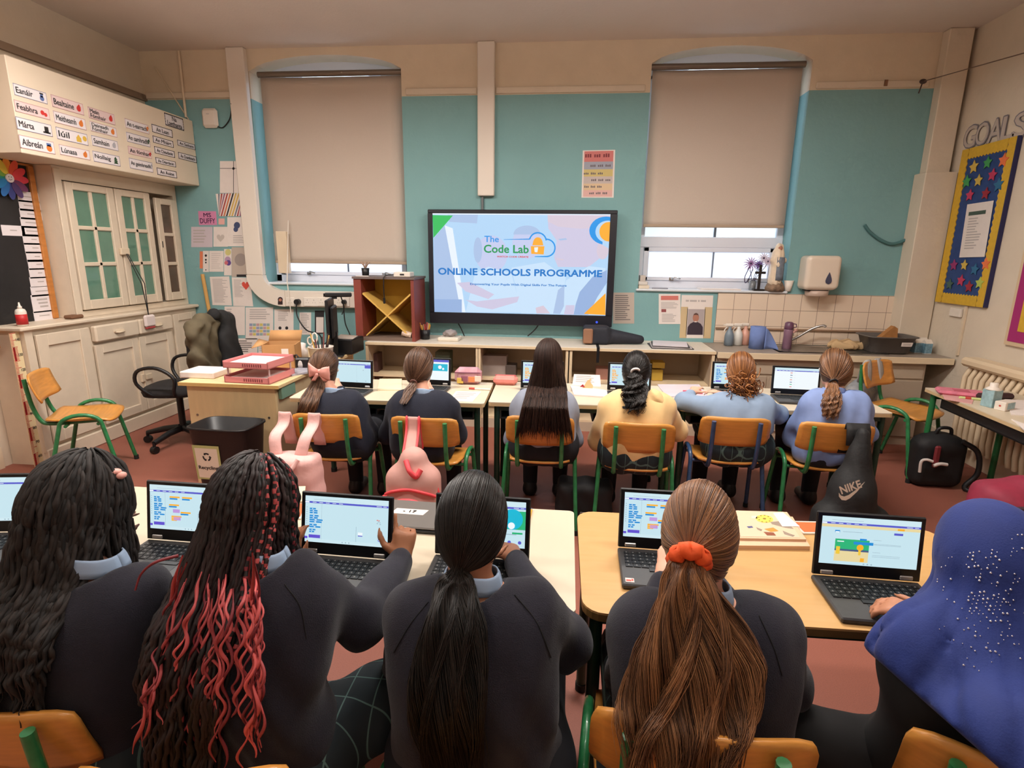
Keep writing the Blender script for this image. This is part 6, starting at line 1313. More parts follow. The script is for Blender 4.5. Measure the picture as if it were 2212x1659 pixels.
t = thing('plug', 'black plug with a looping cable in the trunking socket', 'plug', PY(643, 652, WY - .09)); obj('body', MB().cyl((0, .0202, 0), (0, -.03, 0), .028, n=16), m_black, t); obj('lead', MB().tube(spline([(0, -.03, 0), (.01, -.05, -.14), (.12, -.1, -.27), (.3, -.2, -.3), (.42, -.4, -.42)], 30), .007, 6), m_black, t)
for i, (x0, x1) in enumerate(((738, 722), (748, 744))):
    t = thing('plug', ('black plug behind the monitor, left of the pair', 'black plug behind the monitor, right of the pair')[i], 'plug', PY(x0 - 26 * (1 - i) - 4, 652, WY - .09)); obj('body', MB().cyl((0, .0202, 0), (0, -.03, 0), .022, n=14), m_black, t); obj('lead', MB().tube(spline([(0, -.03, 0), (.02, -.06, -.2), (.03 + .05 * i, -.1, -.36), (.02, -.3, -.42)], 24), .006, 6), m_black, t)
# ================================================================ bags
def bag_sdf(o, name, f, ext, h, mat, t): return sdf_obj(name, f, np.array(o) - ext, np.array(o) + ext, h, mat, t, 1)
# pink rucksack on chair 1
c1 = np.array(FAR[0].location); B = np.array([c1[0] - .10, c1[1] - .40, .30]); m_p1 = M('bag_pink', (236, 186, 180), .7, var=.04, scale=14, bump=.15, bscale=60)
t = thing('backpack', 'plain pink rucksack hanging by two straps on the leftmost far chair', 'backpack', (B[0], B[1], .0))
def f1(P): q = P - B.astype(np.float32); d = s_box(q, (0, 0, 0), (.15, .085, .245), .05); d = smin(d, s_ell(q, (0, -.07, -.12), (.12, .05, .09)), .03); return d + .004 * np.sin(q[:, 0] * 30 + q[:, 2] * 22) + .003 * np.sin(q[:, 2] * 55 - q[:, 0] * 20)
bag_sdf(B, 'body', f1, [.24, .2, .32], .012, m_p1, t)
top = .735
for sx in (-1, 1):
    x = B[0] + sx * .085 - .015; pts = spline([(x - sx * .02, B[1] - .02, B[2] + .23), (x - sx * .0, B[1] + .02, B[2] + .33), (x, c1[1] - .285, top - .06), (x + .0, c1[1] - .262, top - .0), (x, c1[1] - .235, top - .05), (x, c1[1] - .2, top - .2)], 22)
    P = [[(q[0] + u, q[1] - .006 * (1 - abs(u) / .035), q[2]) for u in np.linspace(-.033, .033, 5)] for q in pts]; obj('strap', MB().sheet(P, .012), m_p1, t, world=True)
obj('handle', MB().tube(spline([B + [-.075, -.07, .235], B + [-.045, -.105, .185], B + [.03, -.105, .185], B + [.065, -.07, .24]], 16), .012, 8), m_p1, t, world=True)
obj('clear_window', MB().sheet([[B + [x * (1 - .35 * max(0, v)), -.096 - .012 * math.cos(x * 9), .01 + v * .11] for x in np.linspace(-.11, .085, 7)] for v in np.linspace(-1, 1, 7)], .004), M('bag_window', (168, 122, 122), .12, coat=.8, var=.1, scale=8), t, world=True)
obj('grey_fold', MB().sheet([[B + [x, -.112 - .008 * math.cos(x * 9), -.05 + v * .028 - .02 * x] for x in np.linspace(-.10, .08, 7)] for v in np.linspace(-1, 1, 4)], .004), M('plastic_grey', (176, 164, 160), .2), t, world=True)
# pink and coral rucksack on chair 2
c2 = np.array(FAR[1].location); B2 = np.array([c2[0] - .02, c2[1] - .41, .32]); m_p2 = M('bag_rose', (206, 156, 146), .7, var=.05, scale=14); m_co = M('bag_coral', (236, 80, 88), .6)
t = thing('backpack', 'dusty pink rucksack with coral zips hanging on the second far chair', 'backpack', (B2[0], B2[1], 0))
def f2(P): q = P - B2.astype(np.float32); d = s_box(q, (0, 0, -.02), (.145, .08, .21), .07); d = smin(d, s_cap(q, (0, 0, .1), (0, .01, .215), .10, .075), .05); return smin(d, s_ell(q, (.0, -.07, -.06), (.105, .06, .13)), .02)
bag_sdf(B2, 'body', f2, [.24, .2, .34], .011, m_p2, t)
def f2b(P): q = P - B2.astype(np.float32); return s_box(q, (.015, -.115, -.17), (.125, .045, .055), .03)
bag_sdf(B2 + [0, -.1, -.17], 'front_pocket', f2b, [.18, .1, .1], .009, M('bag_pale', (232, 190, 184), .6), t)
def band(pts, w_, nm='zip_trim', th=.006, mat=None): return obj(nm, MB().tube(spline([B2 + p for p in pts], 24), w_, 8), mat or m_co, t, world=True)
band([(-.135, -.06, .05), (-.08, -.1, .085), (0, -.105, .10), (.08, -.1, .085), (.135, -.06, .05)], .008); band([(-.095, -.11, -.02), (-.06, -.125, .035), (0, -.128, .05), (.06, -.125, .035), (.1, -.11, -.02)], .012)
band([(-.115, -.155, -.15), (-.04, -.165, -.125), (.05, -.165, -.135), (.14, -.15, -.165)], .010); band([(-.11, -.16, -.19), (.0, -.168, -.2), (.13, -.155, -.215)], .008)
band([(-.15, -.02, -.2), (-.155, -.05, -.1), (-.14, -.06, .04)], .012, 'side_trim'); band([(.145, -.03, -.2), (.155, -.04, -.06), (.13, -.03, .1), (.07, -.02, .2)], .008, 'side_trim')
obj('coral_tab', MB().box(B2 + [-.02, -.142, -.10], B2 + [.02, -.128, .03], bev=.004), m_co, t, world=True); band([(-.02, -.06, .24), (.01, -.1, .2), (.04, -.09, .17), (.06, -.07, .2)], .014, 'handle')
x = B2[0] - .02; pts = spline([(x, B2[1] - .0, B2[2] + .24), (x - .012, c2[1] - .29, top - .08), (x - .015, c2[1] - .262, top), (x - .015, c2[1] - .235, top - .06), (x - .015, c2[1] - .2, top - .2)], 18)
P = [[(q[0] + u, q[1] - .006, q[2]) for u in np.linspace(-.032, .032, 5)] for q in pts]; st = obj('strap', MB().sheet(P, .01), m_p2, t, world=True)
for sx in (-1, 1): obj('strap_trim', MB().tube([(q[0] + sx * .034, q[1] - .008, q[2]) for q in pts], .006, 6), m_co, st, world=True)
# black sports bag on chair 6
c6 = np.array(FAR[5].location); B3 = np.array([c6[0] + .04, c6[1] - .37, .27]); m_b3 = M('bag_black', (26, 26, 27), .75, var=.15, scale=20, bump=.15, bscale=70)
t = thing('sports_bag', 'black sports bag with a white tick emblem hanging on the rightmost far chair', 'bag', (B3[0], B3[1], 0))
def f3(P): q = P - B3.astype(np.float32); d = s_cap(q, (-.01, 0, -.14), (.0, .02, .1), .13, .10); d = smin(d, s_box(q, (0, .01, -.10), (.19, .085, .14), .07), .05); d = smin(d, s_cap(q, (.0, .03, .1), (.03, .06, .42), .10, .035), .08); return d + .003 * np.sin(q[:, 2] * 22 + q[:, 0] * 34 + 3 * np.sin(q[:, 0] * 19))
bag_sdf(B3, 'body', f3, [.3, .22, .46], .012, m_b3, t)
obj('strap', MB().sheet([[(B3[0] + .02 + u, y_, z_) for u in np.linspace(-.06, .06, 5)] for y_, z_ in ((c6[1] - .30, .62), (c6[1] - .285, .70), (c6[1] - .262, .737), (c6[1] - .238, .70), (c6[1] - .2, .55))], .012), m_b3, t, world=True)
em = PY(1836, 1060, B3[1] - .135); u_ = _unit([.9, .0, .42]); v_ = np.cross(np.array([0, -1, 0]), u_); v_ = v_ if v_[2] > 0 else -v_
k = MB(); put_text(k, 'NIKE', em + [.0, 0, 0.02], u_, v_, .10, .042, .03, 0, keep=False)
sw = [(-.052, .008), (-.058, -.012), (-.052, -.034), (-.034, -.044), (-.012, -.04), (.03, -.018), (.082, .02), (.028, -.008), (-.012, -.022), (-.034, -.022), (-.048, -.010)]
k.add([em + u_ * a + v_ * b for a, b in sw], [tuple(range(len(sw)))]); k.add([em + u_ * a + v_ * b + [0, .003, 0] for a, b in sw], [tuple(range(len(sw)))[::-1]])
obj('emblem', k, M('emblem_white', (232, 222, 206), .6), t, world=True)
obj('tag_loop', MB().box(B3 + [-.155, -.11, -.10], B3 + [-.135, -.105, -.05]).cyl(B3 + [-.145, -.115, -.13], B3 + [-.145, -.105, -.13], .028, n=18), M('tag_grey', (130, 122, 112), .6), t, world=True)
# black bag on floor, right
Bf = np.array([2.68, 4.07, .19]); t = thing('backpack', 'black rucksack with white marks standing under the right table', 'backpack', (Bf[0], Bf[1], 0))
def f4(P): q = P - Bf.astype(np.float32); d = s_box(q, (0, 0, -.01), (.17, .09, .18), .07); d = smin(d, s_ell(q, (0, 0, .12), (.14, .1, .09)), .05); return np.maximum(d, -(P[:, 2] - .003))
bag_sdf(Bf, 'body', f4, [.28, .22, .28], .012, M('bag_black2', (22, 21, 23), .7, var=.15, scale=20), t)
obj('strap', MB().tube(spline([Bf + [.1, -.08, .17], Bf + [.2, -.1, .1], Bf + [.22, -.11, -.05], Bf + [.16, -.1, -.16], Bf + [.2, -.14, -.182]], 24), [.018] * 24, 8), m_black, t, world=True); obj('handle', MB().tube(spline([Bf + [-.05, -.02, .19], Bf + [-.03, -.03, .245], Bf + [.04, -.03, .245], Bf + [.06, -.02, .19]], 14), .012, 8), m_black, t, world=True)
obj('red_panel', MB().box(Bf + [-.09, -.125, -.02], Bf + [-.05, -.1, .14], bev=.01), M('bag_red', (120, 34, 40), .7), t, world=True)
obj('white_mark', MB().tube(spline([Bf + [-.16, -.11, -.06], Bf + [-.165, -.115, .02], Bf + [-.14, -.125, .04], Bf + [-.10, -.13, .03]], 14), .01, 8).tube(spline([Bf + [-.09, -.13, .0], Bf + [-.05, -.13, .015], Bf + [.0, -.125, .01]], 10), .012, 8), M('mark_white', (226, 214, 206), .6), t, world=True)
# grey rucksack on the sink-side chair
c7 = np.array(e2.location); fw = np.array([math.sin(2.5), math.cos(2.5), 0]); fw = np.array([-math.sin(-2.5), math.cos(-2.5), 0]); rt = np.array([fw[1], -fw[0], 0]); btop = c7 - fw * .28 + [0, 0, .808]; Bg = btop + [.02, .13, -.44]
t = thing('backpack', 'grey tie-dye rucksack hanging behind the chair by the sink', 'backpack', (Bg[0], Bg[1], 0)); m_gb = M('bag_grey', (150, 152, 156), .7, var=.35, scale=14)
def f5(P): q = (P - Bg.astype(np.float32)) @ np.array([rt, fw, [0, 0, 1]]).T.astype(np.float32); d = s_box(q, (0, 0, -.05), (.16, .08, .27), .07); return smin(d, s_ell(q, (0, 0, .16), (.12, .07, .12)), .06)
bag_sdf(Bg, 'body', f5, [.3, .3, .4], .013, m_gb, t)
for sx in (-1, 1):
    pts = spline([Bg + rt * sx * .07 + [0, 0, .25], btop + rt * sx * .075 - fw * .03 + [0, 0, -.05], btop + rt * sx * .075 + fw * .005 + [0, 0, .012], btop + rt * sx * .085 + fw * .035 + [0, 0, -.06], btop + rt * sx * .10 + fw * .055 + [0, 0, -.2]], 20)
    obj('strap', MB().sheet([[q_ + rt * u for u in np.linspace(-.03, .03, 4)] for q_ in pts], .012), M('strap_grey', (176, 176, 176), .7, var=.1, scale=30), t, world=True)
# crimson bag at the right edge
Bc = np.array([1.92, 2.52, .30]); p = PY(2170, 1075, 2.55); Bc = np.array([float(p[0]) + .10, 2.58, float(p[2]) - .04]); t = thing('backpack', 'crimson rucksack on a chair at the right edge of the picture', 'backpack', (Bc[0], Bc[1], Bc[2] - .15)); m_cr = M('bag_crimson', (132, 28, 54), .7, var=.12, scale=14)
def f6(P): q = P - Bc.astype(np.float32); d = s_ell(q, (0, 0, 0), (.22, .16, .12)); d = smin(d, s_ell(q, (.1, -.1, -.06), (.22, .12, .09)), .03); return d + .008 * np.sin(q[:, 0] * 26 + q[:, 2] * 34)
bag_sdf(Bc, 'body', f6, [.42, .34, .22], .012, m_cr, t); obj('dark_seam', MB().tube(spline([Bc + [-.2, -.06, .0], Bc + [-.1, -.14, .035], Bc + [.05, -.18, .06], Bc + [.2, -.15, .05]], 20), .012, 8), M('seam_dark', (50, 24, 36), .7), t, world=True)
obj('dark_seam', MB().tube(spline([Bc + [-.14, -.16, -.06], Bc + [-.05, -.215, -.0], Bc + [.08, -.23, .02], Bc + [.24, -.2, -.02]], 20), .01, 8), M('seam_dark'), t, world=True)
for i in range(4): obj('pink_stripe', MB().tube(spline([Bc + [.02 + .05 * i, -.235, -.05 - .01 * i], Bc + [.06 + .05 * i, -.25, -.03 - .02 * i], Bc + [.12 + .05 * i, -.235, -.06 - .02 * i]], 10), .011, 8), M('stripe_pink', (222, 160, 170), .6), t, world=True)
ch = chair_at(0, 0, .5, 'orange school chair at the right edge holding the crimson rucksack', 'empty chairs', off=(Bc[0] + .13, Bc[1] - .24, .72))
# small dark floor bag between the middle chairs
Bd = np.array([.14, 3.18, .13]); t = thing('floor_bag', 'black bag lying on the floor between the two middle far chairs', 'bag', (Bd[0], Bd[1], 0))
def f7(P): q = P - Bd.astype(np.float32); d = s_box(q, (0, 0, 0), (.17, .10, .14), .05); return np.maximum(d + .006 * np.sin(q[:, 0] * 40 + q[:, 2] * 30), -(P[:, 2] - .003))
bag_sdf(Bd, 'body', f7, [.26, .2, .22], .013, M('bag_black2'), t); obj('buckle', MB().tube([Bd + [-.02, -.115, -.02], Bd + [.01, -.118, -.02], Bd + [.0, -.118, -.06], Bd + [-.03, -.115, -.06]], .005, 6, closed=True), M('tag_grey'), t, world=True)
# ================================================================ people
V_ = lambda *a: np.array(a, float)
def hair_mat(name, dark, light, rough=.38, spec=.45):
    if name in MATS: return MATS[name]
    m = M(name, dark, rough, spec=spec); nt = m.node_tree; b = nt.nodes['Principled BSDF']
    at = nt.nodes.new('ShaderNodeAttribute'); at.attribute_name = 'tint'; r = nt.nodes.new('ShaderNodeValToRGB')
    r.color_ramp.elements[0].color = lin(dark); r.color_ramp.elements[1].color = lin(light); r.color_ramp.elements[0].position = .1; r.color_ramp.elements[1].position = 1
    nt.links.new(at.outputs['Fac'], r.inputs['Fac']); nt.links.new(r.outputs['Color'], b.inputs['Base Color'])
    return m
H_BLACK = hair_mat('hair_black', (18, 15, 14), (46, 38, 34)); H_DBROWN = hair_mat('hair_dark_brown', (34, 24, 22), (74, 54, 46), .5, .2); H_BROWN = hair_mat('hair_brown', (78, 50, 34), (176, 124, 82)); H_BROWN2 = hair_mat('hair_mid_brown', (66, 46, 36), (136, 100, 76)); H_GINGER = hair_mat('hair_ginger', (96, 56, 32), (196, 132, 76)); H_PINK = hair_mat('hair_pink', (118, 38, 48), (224, 100, 98), .5); H_BRAID = hair_mat('hair_braid', (20, 15, 15), (48, 32, 32), .55)
def skin(n, c): return M('skin_' + n, c, .5, var=.05, scale=30, spec=.35)
SK_L = skin('fair', (226, 168, 142)); SK_D = skin('deep', (96, 60, 44)); SK_B = skin('brown', (158, 104, 72)); SK_T = skin('tan', (182, 124, 94))
NAVY = M('navy_knit', (24, 23, 37), .92, var=.12, scale=40, sheen=.10, bump=.25, bscale=420); NAVY2 = M('navy_knit_bright', (21, 25, 42), .9, var=.08, scale=30, sheen=.06, bump=.2, bscale=300); SHIRT = M('shirt_blue', (150, 172, 200), .8, var=.04, scale=20); POLO = M('polo_blue', (132, 152, 178), .85, var=.05, scale=20); SHIRT2 = M('blouse_blue', (126, 146, 194), .8, var=.06, scale=20); CREAM = M('hoodie_cream', (232, 196, 138), .9, var=.05, scale=20, sheen=.2); GREYS = M('shirt_grey', (140, 146, 162), .8, var=.05, scale=20); BLACKC = M('black_clothing', (18, 17, 18), .9, var=.15, scale=20); TROUS = M('navy_trousers', (24, 25, 32), .85, var=.1, scale=20)
PLAID = M('plaid_skirt', (26, 36, 42), .85); nt = PLAID.node_tree; bk = nt.nodes.new('ShaderNodeTexBrick'); tc = nt.nodes.new('ShaderNodeTexCoord'); bk.offset = 0
for k_, v_ in (('Scale', 1), ('Brick Width', .062), ('Row Height', .062), ('Mortar Size', .0016)): bk.inputs[k_].default_value = v_
bk.inputs['Color1'].default_value = lin((24, 34, 40)); bk.inputs['Color2'].default_value = lin((32, 44, 50)); bk.inputs['Mortar'].default_value = lin((84, 112, 108)); nt.links.new(tc.outputs['Object'], bk.inputs['Vector']); nt.links.new(bk.outputs['Color'], nt.nodes['Principled BSDF'].inputs['Base Color'])
def hand_prims(wr, d, n, side, sc=1.0, curl=(.3, .35, .4, .5), thumb=.5):
    d = _unit(d); n = _unit(np.array(n) - d * np.dot(n, d)); l = np.cross(d, n) * side; L = []
    for i in range(4): L.append(('c', wr + l * (.012 - .008 * i) * sc, wr + d * .068 * sc + l * (.027 - .018 * i) * sc, .014 * sc, .0115 * sc, .012))
    for i, fl in enumerate((.060, .068, .063, .050)):
        p = wr + d * .070 * sc + l * (.028 - .0185 * i) * sc; a = 0
        for fr, r0, r1 in ((.45, .0088, .0080), (.30, .0080, .0074), (.25, .0074, .0060)):
            a += curl[i]; q = p + (d * math.cos(a) - n * math.sin(a) + l * .04 * (1.5 - i)) * fl * fr * sc; L.append(('c', p, q, r0 * sc, r1 * sc, .004)); p = q
    p = wr + d * .015 * sc + l * .022 * sc; a = thumb
    for k_, (ln, r0, r1) in enumerate(((.036, .0125, .0105), (.030, .010, .009), (.024, .009, .007))):
        q = p + _unit(l * (.85 - .3 * k_) + d * (.55 + .25 * k_) - n * .25 * a) * ln * sc; L.append(('c', p, q, r0 * sc, r1 * sc, .006)); p = q
    return L
PEOPLE = []
class Person: pass
def person(label, group, head, neck, pel, sh, el, wr, kn=None, an=None, hr=(.068, .086, .098), fwd=(0, 1, -.25), skin_m=SK_L, h=.012, top=NAVY, top_k=1.0, leg=TROUS, skirt=None, collar=SHIRT, hands=None, arm_r=1.0, folds=.003, hunch=.05, tops=True, hem=None, cuff=.03, sleeve='long', wid=.9, dep=.9):
    p = Person(); head, neck, pel = map(np.asarray, (head, neck, pel)); f = _unit(fwd); r = _unit(np.cross(f, [0, 0, 1])); u = np.cross(r, f)
    p.hc, p.f, p.r, p.u, p.hr = head, f, r, u, np.array(hr); p.R = np.array([r, f, u]); p.neck, p.pel = neck, pel
    X = _unit(np.append((sh[1] - sh[0])[:2], 0)); Yf = np.array([-X[1], X[0], 0])
    kn = kn or [pel + X * s_ * .10 + V_(0, .38, .03) for s_ in (-1, 1)]; an = an or [k_ + V_(0, .02, -k_[2] + .07) for k_ in kn]
    def spine(t): return pel * (1 - t) + neck * t - Yf * hunch * math.sin(PI * t)
    def torso(e):
        L = []
        for t, hw, rr in ((0, .095, .095), (.18, .085, .09), (.36, .08, .085), (.54, .085, .085), (.72, .10, .08), (.86, .105, .066)): c = spine(t); L.append(('c', c - X * hw * wid, c + X * hw * wid, rr * dep + e, rr * dep + e, .06))
        return L
    B = torso(0); nk = head - u * hr[2] * .72 - f * hr[1] * .12
    B += [('c', neck - V_(0, 0, .03), nk, .048, .046, .03)]
    for i in (0, 1): B += [('c', neck - V_(0, 0, .045), sh[i], .045, .042, .035), ('c', sh[i], el[i], .042 * arm_r, .036 * arm_r, .03), ('c', el[i], wr[i], .036 * arm_r, .024, .02), ('c', pel + X * (i * 2 - 1) * .07, kn[i], .078, .055, .05), ('c', kn[i], an[i], .052, .034, .02), ('c', an[i] - V_(0, 0, .02), an[i] + V_(0, .12, -.035), .034, .028, .02)]
    B += [('e', head, np.array(hr) * [.95, .95, .95], p.R, .03), ('e', head + f * hr[1] * .28 - u * hr[2] * .48, (hr[0] * .72, hr[1] * .62, hr[2] * .52), p.R, .03), ('c', head + f * hr[1] * .95 - u * hr[2] * .05, head + f * hr[1] * 1.08 - u * hr[2] * .28, .009, .013, .012),
          ('c', head + f * hr[1] * .92 - u * hr[2] * .60 - r * .016, head + f * hr[1] * .92 - u * hr[2] * .60 + r * .016, .010, .010, .01), ('e', head + f * hr[1] * .8 - u * hr[2] * .9, (.022, .02, .018), p.R, .02)]
    for s_ in (-1, 1): B += [('e', head + r * s_ * hr[0] * .98 - f * hr[1] * .05 - u * hr[2] * .18, (.010, .020, .030), p.R, .008), ('-', head + r * s_ * hr[0] * .42 + f * hr[1] * .98 - u * hr[2] * .08, (.016, .016, .011), .01)]
    for i, hd in enumerate(hands or (None, None)):
        if hd is None: d = _unit(wr[i] - el[i]); hd = dict(d=d, n=(0, 0, 1), side=(1 if i == 0 else -1))
        B += hand_prims(wr[i], **hd)
    pts = np.array([q for b in B if b[0] == 'c' for q in (b[1], b[2])] + [head + u * .12, head - u * .12, head + f * .13]); lo, hi = pts.min(0) - .13, pts.max(0) + .13; lo[2] = max(lo[2], .0)
    base = np.array([pel[0], pel[1], 0.0])
    Vv, F = sdf_mesh(lambda P: prims(P, B, .03), lo, hi, h); Vv = soft(Vv, F, 1)
    o = mesh_obj('person', np_mesh('person', Vv - base, F), skin_m); o.location = Vector(base); tag(o, label, 'person', group); p.o = o
    ey = MB()
    for s_ in (-1, 1): c = head + r * s_ * hr[0] * .42 + f * hr[1] * .86 - u * hr[2] * .08; ey.ball(c, .0125, 8, 0); ey.ball(c + f * .0095, .0055, 6, 1)
    obj('eyes', ey, [M('eye_white', (232, 228, 222), .2), M('iris', (50, 34, 26), .2)], o, world=True)
    # clothing
    e = .016 * top_k; T_ = torso(e)
    for i in (0, 1):
        cf = wr[i] + (el[i] - wr[i]) * cuff / max(.05, np.linalg.norm(el[i] - wr[i])); T_ += [('c', neck - V_(0, 0, .055), sh[i], .046 + e * .6, .041 + e, .04), ('c', sh[i], el[i], (.041 + e) * arm_r, (.042 + e * .8) * arm_r, .04)]
        if sleeve == 'long': T_ += [('c', el[i], cf, (.042 + e * .8) * arm_r, .030 + e * .4, .03)]
    hz = pel[2] - .06 if hem is None else hem; fz = folds
    def ft(P):
        d = prims(P, T_, .04); x, y, z = P[:, 0], P[:, 1], P[:, 2]
        d = d + fz * np.sin(34 * z + 16 * x + 6 * np.sin(11 * x)) * np.clip((neck[2] - z) * 4, .2, 1) + fz * .7 * np.sin(58 * x - 30 * z + 20 * y)
        q = P - (neck + V_(0, .0, .012)).astype(np.float32); d = smax(d, .070 - np.linalg.norm(q * np.array([1, 1, 1.25], np.float32), axis=1), .012)
        return smax(d, hz - z, .012)
    p.top = None; p.ft = ft
    if tops: p.top = sdf_obj('sweater' if top in (NAVY, NAVY2) else ('hoodie' if top is CREAM else 'shirt'), ft, lo, hi, h, top, o, 2)
    Lg = [('c', pel - X * .07 - V_(0, 0, .0), pel + X * .07, .112, .112, .05)]
    for i in (0, 1): Lg += [('c', pel + X * (i * 2 - 1) * .08, kn[i], .092, .068, .05), ('c', kn[i], an[i] + V_(0, 0, .02), .062, .048, .02)]
    lz = pel[2] + .10
    sdf_obj('trousers' if skirt is None else 'tights', lambda P: smax(prims(P, Lg, .04), P[:, 2] - lz, .01), lo, hi, h * 1.15, leg, o, 1)
    if skirt is not None:
        Sk = [('c', pel - X * .08, pel + X * .08, .125, .125, .05)] + [('c', pel + X * (i * 2 - 1) * .085, kn[i] - V_(0, .03, 0), .105, .092, .06) for i in (0, 1)]
        sdf_obj('skirt', lambda P: smax(smax(prims(P, Sk, .05) + .003 * np.sin(P[:, 0] * 70), P[:, 2] - lz - .01, .01), P[:, 1] - (max(kn[0][1], kn[1][1]) - .02), .01), lo, hi, h * 1.1, skirt, o, 1)
    for i in (0, 1):
        a = an[i]; sdf_obj('shoe', lambda P: np.maximum(prims(P, [('c', a + V_(0, -.02, -.03), a + V_(0, .13, -.04), .042, .036), ('c', a + V_(0, -.01, -.02), a + V_(0, -.01, .01), .044, .044)], .03), .004 - P[:, 2]), a - V_(.09, .12, .09), a + V_(.09, .24, .08), .011, m_black, o, 1)
    if collar is not None:
        n_ = 28; c0 = neck + V_(0, 0, .012) - u * 0
        P = []
        for j in range(5):
            t = j / 4; P.append([c0 + X * math.cos(a) * (.054 + .010 * t) + Yf * math.sin(a) * (.050 + .011 * t) + V_(0, 0, .020 - .036 * t ** 1.5 - .012 * math.sin(a) + .003 * math.sin(3 * a)) for a in np.linspace(0, 2 * PI, n_)])
        obj('collar', MB().sheet(P, .004), collar, o, world=True)
    PEOPLE.append(p); return p
# ---- hair
def on_back(p, px, py, off=.018):
    """point on the clothing of p seen at px,py, lifted towards the viewer"""
    r = _unit(ray(px, py)); t = np.linspace(.4, 3.6, 900); P = CAM + t[:, None] * r; d = p.ft(P.astype(np.float32)); k = np.argmax(d < 0)
    return CAM + r * (t[k] if d[k] < 0 else np.nan) - r * off
def back_of(p, y0, dflt):
    def f(X, z):
        P = np.stack([X, np.zeros_like(X), z], -1).reshape(-1, 3).astype(np.float32); out = np.full(len(P), dflt, float); done = np.zeros(len(P), bool)
        for y in np.arange(y0, dflt, .012):
            i = np.where(~done)[0]
            if not len(i): break
            Q = P[i].copy(); Q[:, 1] = y; h = p.ft(Q) < .004; out[i[h]] = y; done[i[h]] = True
        return out.reshape(X.shape)
    return f
def dirs(n, seed, front=.45, low=-.72, pref=0):
    r = np.random.RandomState(seed); out = []
    while len(out) < n:
        d = r.normal(size=(n * 3, 3)); d /= np.linalg.norm(d, axis=1)[:, None]; x, y, z = d.T
        ok = (y < front) & ~((y > .22) & (z < .42)) & (z > low) & ~((np.abs(x) > .72) & (z < -.30))
        out += list(d[ok])
    return np.array(out[:n])
def to_w(p, d, k): return p.hc + (d * (p.hr * k)) @ p.R
def cap(p, mat, k=1.06, low=-.75, name='hair_cap', front=.40):
    def f(P):
        q = (P - p.hc.astype(np.float32)) @ p.R.T.astype(np.float32) / p.hr.astype(np.float32); d = s_ell(P, p.hc, p.hr * k, p.R)
        cut = np.maximum(q[:, 1] * .9 - .35 - .55 * np.clip(q[:, 2] - .1, 0, 1) * 1.2, low - q[:, 2]) * p.hr[1]
        return smax(d, cut, .012)
    return sdf_obj(name, f, p.hc - .16, p.hc + .16, .008, mat, p.o, 1)
def hair_tail(p, mat, tie, C, wx, wy, n, seed, rad=.0009, k=1.10, m1=12, m2=26, wave=0, wf=2.0, end=.3, curl=0, low=-.72, sides=3, tint_pow=1.0, jit=.02, front=.45, rad_end=.4, name='hair', frac_loose=0):
    """scalp strands gathered at tie (world point), then following the control points C with half widths wx, wy"""
    r = np.random.RandomState(seed); D = dirs(n, seed, front, low); tl = ((tie - p.hc) @ p.R.T) / p.hr; kt = np.linalg.norm(tl); tl = tl / kt
    om = np.arccos(np.clip(D @ tl, -.999, .999))[:, None]; t = np.linspace(0, 1, m1)[None]
    W = (np.sin((1 - t) * om)[..., None] * D[:, None] + np.sin(t * om)[..., None] * tl) / np.sin(om)[..., None]
    kk = k + (kt - k) * t ** 6 + jit * r.normal(size=(n, 1)) * np.sin(PI * t) * .6; H = p.hc + (W * kk[..., None] * p.hr) @ p.R
    tt = np.linspace(0, 1, m2); L = 1 - end * r.rand(n) ** 1.5; tq = tt[None] * L[:, None]
    Cs = spline(np.vstack([[tie], C]), 200); ci = np.clip((tq * 199).astype(int), 0, 199); P = Cs[ci]
    wxs = np.interp(tq, np.linspace(0, 1, len(wx)), wx); wys = np.interp(tq, np.linspace(0, 1, len(wy)), wy)
    ang = r.rand(n) * 2 * PI; rr = np.sqrt(r.rand(n)); a, b = rr * np.cos(ang), rr * np.sin(ang)
    P = P + (a[:, None] * wxs)[..., None] * V_(1, 0, 0) + (b[:, None] * wys)[..., None] * V_(0, .96, .25)
    cl = np.round(a * 9) / 9  # strands of one lock move together
    ph = cl * 9 + 1.4 * r.rand(n); P[..., 0] += wave * np.sin(2 * PI * wf * tq + ph[:, None]) * np.clip(tq * 4, 0, 1)
    P[..., 1] += .5 * wave * np.cos(2 * PI * wf * 1.3 * tq + ph[:, None] * 1.7) * np.clip(tq * 4, 0, 1)
    if curl: P += curl * np.stack([np.sin(2 * PI * 7 * tq + ang[:, None] * 3), np.cos(2 * PI * 7 * tq + ang[:, None] * 3), np.sin(2 * PI * 5 * tq + ang[:, None])], -1) * np.clip(tq * 4, 0, 1)[..., None]
    S = np.concatenate([H[:, :-1], P], 1); m = S.shape[1]; rd = np.full(m, rad); rd[-8:] = rad * np.linspace(1, rad_end, 8); rd[:3] = rad * np.array([.3, .6, .9])
    tint = np.clip(.55 * r.rand(n) + .45 * (.5 + .5 * np.sin(cl * 17 + seed)), 0, 1) ** tint_pow
    return strands_obj(name, S, rd, mat, p.o, sides, tint)
